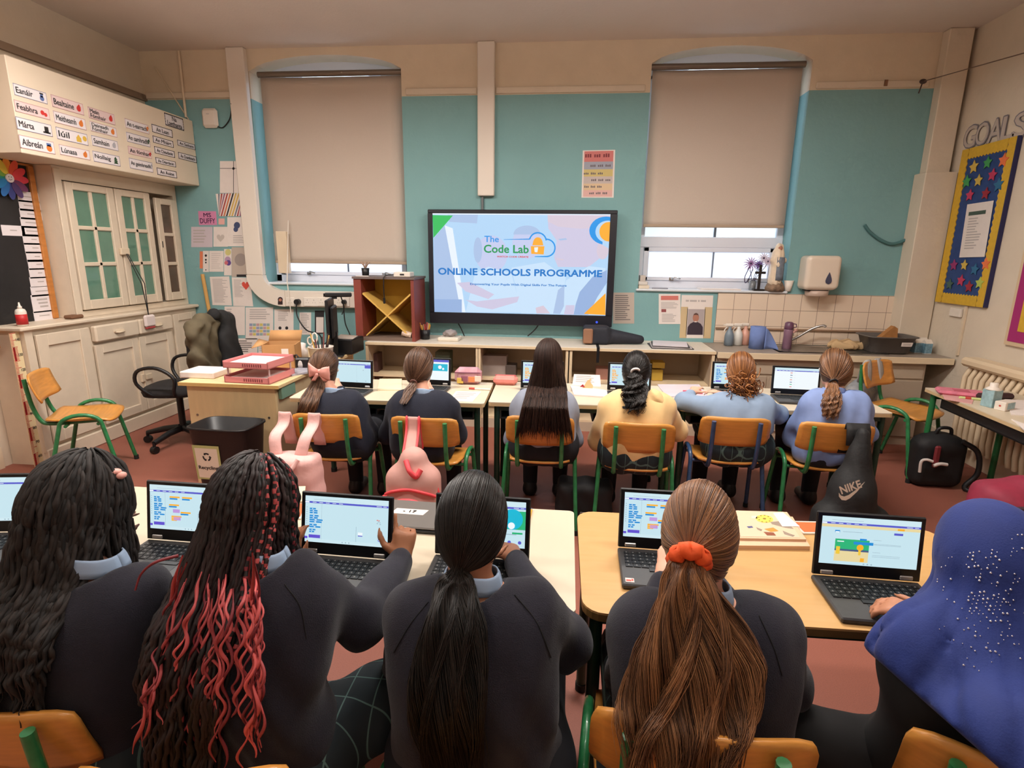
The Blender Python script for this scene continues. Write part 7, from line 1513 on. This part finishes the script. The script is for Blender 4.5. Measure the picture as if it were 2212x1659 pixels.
def hair_fall(p, n, seed, k=1.08, top=(0, -.15, 1), az=(-PI, 0), zend=.6, zvar=.12, back=None, spread=(0, 0), spread_w=0, m1=14, m2=30, wav=.004, out=.004, part=.18, gather=None, side_out=.0):
    """strands fall from a centre parting over the head, then straight down; az: angle range round the head (0 right, -pi/2 back, -pi left)"""
    r = np.random.RandomState(seed); A = az[0] + (az[1] - az[0]) * r.rand(n); lat = .25 + .5 * r.rand(n)
    S = np.zeros((n, m1 + m2, 3)); t0 = r.rand(n) * part
    th0 = .10 + .75 * r.rand(n) ** 1.2; th = th0[:, None] + (PI * .56 - th0[:, None]) * np.linspace(0, 1, m1)[None]
    x = np.sin(th) * np.cos(A)[:, None]; y = np.sin(th) * np.sin(A)[:, None]; z = np.cos(th)
    D = np.stack([x, y, z], -1); kk = k + out / .08 * r.rand(n)[:, None]; Hd = p.hc + (D * kk[..., None] * p.hr) @ p.R; S[:, :m1] = Hd
    e = Hd[:, -1]; ze = zend + zvar * r.normal(size=n); s = np.linspace(0, 1, m2 + 1)[1:][None]
    z = e[:, 2:3] + (ze - e[:, 2])[:, None] * s; zz = np.clip((e[:, 2:3] - z) / .5, 0, 2)
    X = e[:, 0:1] + (e[:, 0:1] - p.hc[0]) * spread_w * zz + spread[0] * zz + wav * np.sin(z * (30 + 12 * r.rand(n)[:, None]) + 6 * r.rand(n)[:, None]) * np.clip(zz * 3, 0, 1)
    if gather is not None: gx, gz0, gw = gather; g = np.clip((e[:, 2:3] - z) / gz0, 0, 1); g = g * g * (3 - 2 * g); X = X * (1 - g * gw) + gx * g * gw
    Yv = e[:, 1:2] + spread[1] * zz + .7 * wav * np.cos(z * (26 + 12 * r.rand(n)[:, None]) + 5 * r.rand(n)[:, None])
    if back is not None: by = back(X, z) - .012 - .03 * r.rand(n)[:, None]; w_ = np.clip(zz * 3.0, 0, 1); Yv = np.where(A[:, None] < -.0, np.minimum(Yv, Yv * (1 - w_) + np.minimum(by, Yv) * w_), Yv)
    S[:, m1:, 0] = X; S[:, m1:, 1] = Yv; S[:, m1:, 2] = z
    return S, A, r
def tie_ring(p, c, axis, r0, r1, mat, name='hair_tie', wob=0):
    axis = _unit(axis); a = _unit(np.cross(axis, [0, 0, 1.0]) if abs(axis[2]) < .9 else [1, 0, 0]); b = np.cross(axis, a); n = 36
    pts = [c + a * r0 * math.cos(t) + b * r0 * math.sin(t) + axis * wob * math.sin(7 * t) for t in np.linspace(0, 2 * PI, n, endpoint=False)]
    return obj(name, MB().tube(pts, [r1 * (1 + (.25 * math.sin(9 * t) if wob else 0)) for t in np.linspace(0, 2 * PI, n, endpoint=False)], 10, closed=True), mat, p.o, world=True)
GF, GN = 'children of the far row', 'children of the front row'
# ---------------------------------------------------------------- far row
def far(label, hpx, npx, sL, sR, eL, eR, Y, wz=.72, pelx=None, dh=.08, **kw):
    head = PY(*hpx, Y + dh); neck = PY(*npx, Y + .02); s = [PY(*sL, Y), PY(*sR, Y)]; e = [PY(*eL, Y + .10), PY(*eR, Y + .10)]
    px = neck[0] if pelx is None else pelx; pel = V_(px, Y - .03, .50)
    w_ = kw.pop('wr', None) or [V_(neck[0] * (Y + .28) / Y - .05, Y + .28, .755), V_(neck[0] * (Y + .28) / Y + .05, Y + .28, .755)]
    for i in (0, 1):
        if w_[i][1] > Y + .25: w_[i] = np.array(w_[i], float)
    return person(label, GF, head, neck, pel, s, e, w_, h=.013, **kw)
yc = lambda i: float(FAR[i].location[1]) - .06
P1 = far('child in navy sweater with a big pink bow on a brown ponytail', (701, 795), (720, 850), (672, 884), (768, 880), (668, 930), (800, 935), yc(0) + .02, top=NAVY2, pelx=float(PY(745, 960, yc(0))[0]), fwd=(.35, 1, -.2))
P2 = far('child in navy sweater with a low brown ponytail beside the turquoise laptop', (906, 792), (915, 852), (858, 885), (970, 882), (836, 940), (990, 940), yc(1) + .02, top=NAVY2, fwd=(.35, 1, -.2))
P3 = far('child in grey shirt with very long straight dark hair', (1184, 775), (1178, 850), (1125, 885), (1225, 885), (1108, 950), (1240, 950), yc(2) + .03, top=GREYS, skirt=TROUS, fwd=(0, 1, -.2), collar=None)
P4 = far('child in cream hoodie with a curly black ponytail and white band', (1374, 800), (1375, 855), (1318, 884), (1432, 880), (1292, 950), (1462, 930), yc(3) + .02, top=CREAM, top_k=1.5, skirt=PLAID, collar=None, fwd=(0, 1, -.2), skin_m=SK_T)
P5 = far('child in pale blue polo shirt with a ginger curly bun', (1600, 800), (1597, 858), (1540, 882), (1650, 880), (1478, 868), (1680, 895), yc(4) + .03, top=POLO, top_k=1.1, skirt=PLAID, collar=POLO, fwd=(0, 1, -.2), hem=.60, wr=[V_(.80, 3.5, .76), V_(.98, 3.42, .77)])
P6 = far('child in light blue blouse with a wavy brown ponytail', (1803, 795), (1800, 850), (1752, 884), (1852, 880), (1712, 940), (1868, 935), yc(5) + .02, top=SHIRT2, top_k=1.35, collar=SHIRT2, fwd=(-.3, 1, -.2), hem=.44, folds=.006)
def px_tail(pts, Y, p=None):
    out = []
    for x, y, d in pts:
        q = on_back(p, x, y, .03) if p is not None else None
        c = PY(x, y, Y + d); out.append(q if q is not None and np.isfinite(q).all() and q[1] < c[1] + .05 else c)
    return out
def Yh(p): return float(p.hc[1])
for p, m in ((P1, H_BROWN2), (P2, H_BROWN2), (P3, H_DBROWN), (P4, H_BLACK), (P5, H_GINGER), (P6, H_BROWN)): p.hr = p.hr * 1.13; cap(p, m, 1.04)
y = Yh(P1); hair_tail(P1, H_BROWN2, PY(690, 808, y - .085), px_tail([(683, 835, -.11), (668, 868, -.13), (655, 905, -.14)], y, P1), [.022, .05, .06, .05], [.02, .03, .03, .02], 700, 11, .0013, 1.07, end=.2, wave=.004)
y = Yh(P2); hair_tail(P2, H_BROWN2, PY(893, 826, y - .095), px_tail([(886, 842, -.12), (870, 872, -.13)], y, P2), [.018, .032, .022], [.016, .02, .014], 600, 12, .0013, 1.07, end=.3, wave=.003); tie_ring(P2, PY(893, 826, y - .095), (0, 1, .5), .016, .006, M('tie_brown', (110, 70, 60), .6))
y = Yh(P4); hair_tail(P4, H_BLACK, PY(1373, 806, y - .088), px_tail([(1372, 830, -.12), (1371, 860, -.14), (1368, 890, -.14)], y, P4), [.03, .062, .066, .05], [.03, .05, .05, .035], 620, 13, .0014, 1.06, end=.3, curl=.010, wave=.006); tie_ring(P4, PY(1373, 803, y - .09), (0, 1, .6), .022, .007, M('tie_white', (226, 220, 216), .7))
y = Yh(P6); hair_tail(P6, H_BROWN, PY(1800, 826, y - .108), px_tail([(1798, 855, -.10), (1795, 880, -.12), (1792, 905, -.12)], y, P6), [.022, .045, .05, .035], [.02, .03, .03, .02], 650, 14, .0013, 1.07, end=.3, curl=.003, wave=.006); tie_ring(P6, PY(1800, 826, y - .108), (0, 1, .5), .02, .006, m_black)
# curly bun
y = Yh(P5); hair_tail(P5, H_GINGER, PY(1600, 830, y - .08), px_tail([(1604, 842, -.11), (1602, 852, -.10)], y), [.03, .05, .035], [.03, .03, .03], 500, 15, .0013, 1.06, end=.3, curl=.008)
r = np.random.RandomState(3); S = []
for i in range(150):
    c = PY(r.normal(1608, 15), r.normal(838, 12), y - .10 - .02 * r.rand()); a0 = r.rand() * 6; rr = .014 + .016 * r.rand(); t = np.linspace(0, 5.5, 18); u1 = _unit(r.normal(size=3)); u2 = _unit(np.cross(u1, r.normal(size=3)))
    S.append(c + rr * (np.cos(t + a0)[:, None] * u1 + np.sin(t + a0)[:, None] * u2) + np.linspace(0, 1, 18)[:, None] * r.normal(size=3) * .03)
strands_obj('curls', np.array(S), .0028, H_GINGER, P5.o, 4)
# long straight hair
y = Yh(P3); S, A, r = hair_fall(P3, 1500, 21, 1.07, az=(-PI - .35, .35), zend=.655, zvar=.025, back=lambda X, z, b_=back_of(P3, y - .4, y - .05): np.where(z < .80, np.minimum(b_(X, z), float(FAR[2].location[1]) - .265), b_(X, z)), spread_w=1.25, wav=.0015, gather=None)
strands_obj('hair', S, np.r_[np.full(36, .0018), np.linspace(.0018, .0006, 8)], H_DBROWN, P3.o, 3)
# pink bow and glasses on the first child
y = Yh(P1); bc = PY(690, 803, y - .115); bm = M('bow_pink', (240, 172, 160), .6); bw = obj('hair_bow', MB().ball(bc, (.012, .014, .016), 8), bm, P1.o, world=True)
for s_ in (-1, 1):
    P = [[bc + V_(s_ * (.008 + .055 * u_), -.012 * math.sin(PI * u_) * (1 - abs(v)) - .004, .012 * s_ * -u_ * .6 + v * (.012 + .030 * u_ ** .8)) for v in np.linspace(-1, 1, 7)] for u_ in np.linspace(0, 1, 8)]
    obj('bow_loop', MB().sheet(P, .012), bm, bw, world=True)
    P = [[bc + V_(s_ * (.006 + .030 * u_) + v * .012, -.006, -.008 - .045 * u_) for v in np.linspace(-1, 1, 4)] for u_ in np.linspace(0, 1, 5)]; obj('bow_tail', MB().sheet(P, .006), bm, bw, world=True)
# hood of the cream hoodie
y = P4.neck[1]; hd = P4.neck + V_(.075, -.075, -.035); sdf_obj('hood', lambda P: smin(s_ell(P, hd, (.085, .05, .075)), s_cap(P, hd + V_(.02, .02, .05), hd + V_(-.0, .0, -.07), .04, .03), .03) + .006 * np.sin(P[:, 0] * 70 + P[:, 2] * 60), hd - .16, hd + .16, .010, CREAM, P4.o, 1)
# ---------------------------------------------------------------- front row
def near(label, hpx, npx, sL, sR, eL, eR, Y, wr, pel, dh=.05, dn=.0, ds=0, de=.10, **kw):
    return person(label, GN, PY(*hpx, Y + dh), PY(*npx, Y + dn), V_(*pel), [PY(*sL, Y + ds), PY(*sR, Y + ds)], [PY(*eL, Y + de), PY(*eR, Y + de)], [np.array(w_, float) for w_ in wr], **kw)
PLB = dict(side=1, n=(0, 0, 1), d=(0, 1, 0))
F1 = near('child with long black locs and a pink clip at the left edge', (172, 1095), (205, 1225), (75, 1300), (300, 1290), (30, 1450), (330, 1420), 1.0, [(-1.35, 1.36, .75), (-.92, 1.38, .75)], (-1.08, .98, .50), skin_m=SK_D, h=.011, fwd=(.15, 1, -.35), skirt=PLAID)
F2 = near('child with long black and pink braids pointing past a laptop', (548, 1095), (560, 1215), (440, 1290), (640, 1262), (420, 1440), (775, 1340), 1.02, [PY(630, 1225, 1.40), PY(868, 1208, 1.42)], (-.66, .97, .50), skin_m=SK_B, h=.0085, fwd=(.25, 1, -.3), skirt=PLAID, arm_r=1.12, folds=.005,
    kn=[V_(-.72, 1.3, .52), V_(-.40, 1.16, .53)], an=[V_(-.72, 1.34, .07), V_(-.36, 1.3, .07)], hands=[dict(d=(.02, .3, .7), n=(-.6, -.6, .2), side=1, curl=(.2, .25, .3, .3), thumb=.3), dict(d=(-.02, .42, .62), n=(.35, -.75, .5), side=-1, curl=(.06, .75, .85, .9), thumb=.2)], cuff=.018)
F3 = near('child in navy sweater with a long black ponytail and blue collar', (1020, 1125), (1020, 1262), (900, 1325), (1150, 1320), (868, 1470), (1225, 1390), 1.06, [(-.25, 1.40, .75), (-.13, 1.44, .75)], (-.16, 1.01, .50), h=.009, fwd=(.08, 1, -.35), skin_m=SK_T, wid=.92, skirt=TROUS, folds=.0045)
F4 = near('child in navy sweater with a brown ponytail in an orange scrunchie', (1510, 1150), (1512, 1290), (1388, 1362), (1655, 1362), (1368, 1470), (1690, 1470), 1.06, [(.29, 1.40, .75), (.40, 1.42, .75)], (.31, 1.03, .50), h=.009, fwd=(.12, 1, -.3), skirt=PLAID, arm_r=1.1, wid=.95)
F5 = near('child in a royal blue sequinned headscarf typing on the underwater laptop', (2140, 1200), (2140, 1350), (2050, 1440), (2290, 1440), (2010, 1480), (2330, 1560), 1.06, [PZ(1995, 1330, .765), (1.10, 1.34, .78)], (.88, 1.08, .50), h=.0085, fwd=(-.35, 1, -.3), skin_m=SK_T, top=BLACKC, leg=BLACKC, collar=None, ds=-.02, cuff=.05, kn=[V_(.58, 1.12, .53), V_(.92, 1.32, .53)], an=[V_(.60, 1.2, .07), V_(.94, 1.36, .07)], wid=1.1,
    hands=[dict(d=(-.55, .55, -.12), n=(-.05, -.1, 1), side=1, curl=(.35, .4, .42, .45), thumb=.6), None])
for p, m in ((F1, H_BLACK), (F2, H_BRAID), (F3, H_BLACK), (F4, H_BROWN)): p.hr = p.hr * 1.06; cap(p, m, 1.05)
y = Yh(F3); hair_tail(F3, H_BLACK, PY(988, 1243, y - .105), [PY(986, 1268, y - .118)] + [on_back(F3, *q, .022) for q in ((980, 1340), (972, 1420), (968, 1500), (972, 1590), (982, 1690))], [.026, .04, .058, .066, .072, .076, .06], [.02, .02, .02, .02, .02, .02, .018], 2600, 31, .0009, 1.075, m1=16, m2=34, wave=.010, wf=1.6, end=.3, tint_pow=1.6)
y = Yh(F4); tie = PY(1488, 1196, y - .098); hair_tail(F4, H_BROWN, tie, [PY(1487, 1235, y - .125), on_back(F4, 1500, 1330, .05)] + [on_back(F4, *q, .03) for q in ((1505, 1420), (1492, 1510))] + [on_back(F4, 1480, 1580, .05), on_back(F4, 1455, 1690, .10)], [.024, .032, .078, .108, .115, .12, .10], [.022, .022, .026, .028, .026, .024, .02], 5200, 32, .0010, 1.075, m1=16, m2=36, wave=.016, wf=1.5, end=.35, tint_pow=1.1)
tie_ring(F4, tie + V_(0, -.006, -.004), _unit(PY(1487, 1235, y - .125) - tie), .027, .015, M('scrunchie_orange', (240, 92, 36), .7, var=.06, scale=40), 'scrunchie', .006)
def braid(S, f=46):
    n, m, _ = S.shape; t = np.arange(m); ln = np.r_[np.zeros((1, n)), np.cumsum(np.linalg.norm(np.diff(S, axis=1), axis=2).T, 0)].T
    return ln
def resample(S, m):
    n, k, _ = S.shape; x = np.linspace(0, k - 1, m); i = np.clip(x.astype(int), 0, k - 2); f = (x - i)[None, :, None]; return S[:, i] * (1 - f) + S[:, i + 1] * f
# locs of the first child
bk1 = back_of(F1, .6, .93)
S, A, r = hair_fall(F1, 300, 41, 1.10, az=(-PI - .75, .75), zend=.77, zvar=.03, back=bk1, spread_w=.1, spread=(-.015, 0), wav=.006, out=.014)
S = resample(S, 90); ln = braid(S); ph = r.rand(300)[:, None] * 6; S[..., 0] += .0028 * np.sin(ln * 70 + ph * 3); S[..., 1] += .0025 * np.cos(ln * 60 + ph)
strands_obj('locs', S, .0056 * (1 + .30 * np.sin(ln * 130 + ph) * np.cos(ln * 47)) * np.interp(np.arange(90), [0, 6, 80, 89], [.5, 1, 1, .4]), hair_mat('hair_loc', (17, 14, 13), (44, 36, 32), .7), F1.o, 6)
S, A, r = hair_fall(F1, 250, 42, 1.09, az=(-PI - .6, .6), zend=.78, zvar=.03, back=bk1, spread_w=.1, spread=(-.015, 0), wav=.004, out=.012); strands_obj('loose_hair', S, .0012, H_BLACK, F1.o, 3)
S, A, r = hair_fall(F1, 26, 43, 1.10, az=(-.35, .7), zend=.88, zvar=.05, wav=.007, out=.016); strands_obj('side_locs', S, np.r_[np.full(4, .003), np.full(36, .005), np.linspace(.005, .0025, 4)], MATS['hair_loc'], F1.o, 6)
cp = F1.hc + F1.u * .085 + F1.r * .062 + F1.f * .01; obj('hair_clip', MB().ball(cp, (.022, .014, .008), 8).ball(cp + V_(.022, 0, -.008), (.010, .012, .008), 6), M('clip_pink', (236, 172, 160), .5), F1.o, world=True)
# braids of the second child
bk2 = back_of(F2, .6, .93)
def make_braids(name, n, seed, az, rad, mat, ringmat=None, **kw):
    S, A, r = hair_fall(F2, n, seed, az=az, **kw); S = resample(S, 110); ln = braid(S); ph = r.rand(n)[:, None] * 6
    rd = rad * (1 + .32 * np.abs(np.sin(ln * 150 + ph)) - .16); S[..., 0] += rad * .35 * np.sin(ln * 150 + ph); fade = np.clip((110 - np.arange(110)) / 8, .2, 1) * np.clip(np.arange(110) / 5 + .3, 0, 1); rd = rd * fade
    rm = None
    if ringmat is not None: rm = ringmat(ln[:, :-1], ph, r)
    return strands_obj(name, S, rd, mat, F2.o, 6, None, rm), S
kw2 = dict(k=1.08, zvar=.05, back=bk2, wav=.004, out=.010, gather=None)
make_braids('braids', 150, 51, (-PI - .45, -.15), .0048, H_BRAID, zend=.46, spread_w=.28, spread=(-.075, 0), **kw2)
make_braids('side_braids', 26, 52, (-.35, .62), .0046, H_BRAID, zend=.86, spread_w=.0, spread=(.0, 0), **{**kw2, 'back': None, 'zvar': .03})
make_braids('two_tone_braids', 7, 53, (-1.3, .55), .0040, [H_BRAID, H_PINK], lambda ln, ph, r: ((np.sin(ln * 330 + ph) > .25)).astype(int), zend=.88, spread_w=.05, **{**kw2, 'k': 1.13, 'back': bk2, 'zvar': .04})
# loose wavy pink locks in the lower lengths
r = np.random.RandomState(77); S = []; W = []
for i in range(34):
    x0 = r.uniform(395, 560); x1 = 285 + (x0 - 395) * 1.75 + r.normal() * 12; z0 = r.uniform(1190, 1330); z1 = r.uniform(1600, 1760); n = 60; t = np.linspace(0, 1, n)
    px = x0 + (x1 - x0) * t ** .8; py = z0 + (z1 - z0) * t; ph = r.rand() * 6; off = .045 + .012 * r.rand()
    q = spline([on_back(F2, a, b, off) if np.isfinite(on_back(F2, a, b, off)).all() else PY(a, b, .80) for a, b in zip(px[::12], py[::12])], n); am = .006 + .004 * r.rand(); q[:, 0] += am * np.sin(t * (20 + 6 * r.rand()) + ph) * np.clip(t * 3, 0, 1); q[:, 1] += .004 * np.cos(t * 23 + ph); S.append(q)
    W.append((.0022 + .0022 * r.rand()) * (.55 + .45 * np.abs(np.sin(t * 17 + ph))) * np.interp(t, [0, .15, .9, 1], [.4, 1, 1, .3]))
strands_obj('pink_locks', np.array(S), np.array(W), H_PINK, F2.o, 6)
q = np.array([PY(385, 1200, .93), PY(335, 1215, .90), PY(305, 1240, .90), PY(292, 1275, .89)]); strands_obj('stray_pink_lock', spline(q, 40)[None], np.linspace(.0032, .002, 40), H_PINK, F2.o, 6)
for p_, L_ in ((F3, ([(1112, 1285), (1160, 1345), (1190, 1420)], [(925, 1300), (885, 1350), (850, 1410)])), (F2, ([(615, 1262), (648, 1310), (662, 1380)],)), (F4, ([(1640, 1330), (1672, 1400), (1690, 1460)],))):
    for q_ in L_:
        q_ = [on_back(p_, *t_, .0015) for t_ in q_]
        if np.isfinite(np.array(q_)).all():
            d_ = spline(q_, 24)
            for k_ in range(24):
                r_ = _unit(d_[k_] - CAM); tt_ = np.linspace(-.04, .06, 120); P_ = d_[k_] + tt_[:, None] * r_; i_ = int(np.argmax(p_.ft(P_.astype(np.float32)) < .001)); d_[k_] = P_[i_]
            obj('raglan_seam', MB().tube(d_, .0011, 6), BLACKC, p_.o, world=True)
# headscarf
hc = F5.hc; lp = PY(1912, 1405, 1.04); nb = F5.neck
A_, B_ = PY(1868, 1402, 1.03), PY(2150, 1652, .80); nrm = _unit(np.cross(B_ - A_, (A_ + B_) / 2 - CAM)); nrm = nrm if nrm[2] > 0 else -nrm
def scarf(P):
    d = s_ell(P, hc + V_(0, 0, .004), F5.hr * [1.20, 1.16, 1.14], F5.R); d = smin(d, s_cap(P, hc - V_(0, .035, .03), nb + V_(0, -.03, -.06), .095, .125), .06)
    for t_, rr in ((F5.pel * .35 + nb * .65, .165),): d = smin(d, s_cap(P, nb + V_(-.0, -.03, -.05), t_ + V_(0.02, -.07, -.02), .12, rr), .07)
    d = smin(d, s_cap(P, nb + V_(-.05, -.0, -.07), lp + V_(.03, 0, -.02), .10, .035), .08); d = smin(d, s_cap(P, nb + V_(.05, 0, -.07), nb + V_(.22, .02, -.20), .10, .08), .08)
    d = smin(d, s_cap(P, nb + V_(.02, -.06, -.1), B_ + V_(.05, .06, -.02), .11, .10), .07)
    d = smin(d, smax(F5.ft(P) - .02, P[:, 1] - 1.16, .02), .04)
    q = P - nb.astype(np.float32); x, y, z = q[:, 0], q[:, 1], q[:, 2]; an_ = np.arctan2(x, -y); w_ = np.clip(-z * 4 + .75, 0, 1)
    d = d + w_ * (.016 * np.exp(-(np.sin(an_ * 3.2 + z * 6 + .9 * np.sin(z * 11)) / .28) ** 2) + .010 * np.exp(-(np.sin(an_ * 5.1 - z * 9 + x * 8) / .2) ** 2)) + .006 * np.sin(x * 30 - z * 34) * np.clip(-z * 5 + .6, 0, 1)
    face = (P - hc.astype(np.float32)) @ F5.R.T.astype(np.float32); d = smax(d, -s_ell(face, (0, .13, -.01), (.062, .09, .085)), .012)
    return smax(d, -((P - A_.astype(np.float32)) @ nrm.astype(np.float32)), .006)
m_sc = M('scarf_blue', (20, 42, 112), .8, var=.12, scale=12, sheen=.06, bump=.1, bscale=300)
so = sdf_obj('headscarf', scarf, (.45, .5, .45), (1.42, 1.36, 1.32), .009, m_sc, F5.o, 2)
vv = np.array([tuple(v.co) for v in so.data.vertices]) + np.array(F5.o.location); pr = (vv - CAM) @ RW; sx = CX + FPX * pr[:, 0] / pr[:, 2]; sy = CY - FPX * pr[:, 1] / pr[:, 2]
nn = np.array([tuple(v.normal) for v in so.data.vertices]); facing = ((CAM - vv) * nn).sum(1) > 0
mb = MB(); rr = random.Random(4)
for cx, cy, rad, n in ((2125, 1215, 38, 34), (2150, 1300, 45, 42), (2085, 1250, 60, 22), (2190, 1210, 60, 24), (2120, 1380, 70, 26), (2180, 1370, 60, 22), (2060, 1330, 50, 10)):
    ok = np.where(facing & ((sx - cx) ** 2 + (sy - cy) ** 2 < rad ** 2))[0]
    for i in (rr.sample(list(ok), min(n, len(ok))) if len(ok) else []): s_ = rr.choice((.0012, .0014, .0018, .0024)); mb.ball(vv[i] + nn[i] * .0004, s_, 3)
sq = obj('sequins', mb, M('sequin', (236, 236, 246), .15, metal=.8), so, world=True); sq['kind'] = 'stuff'
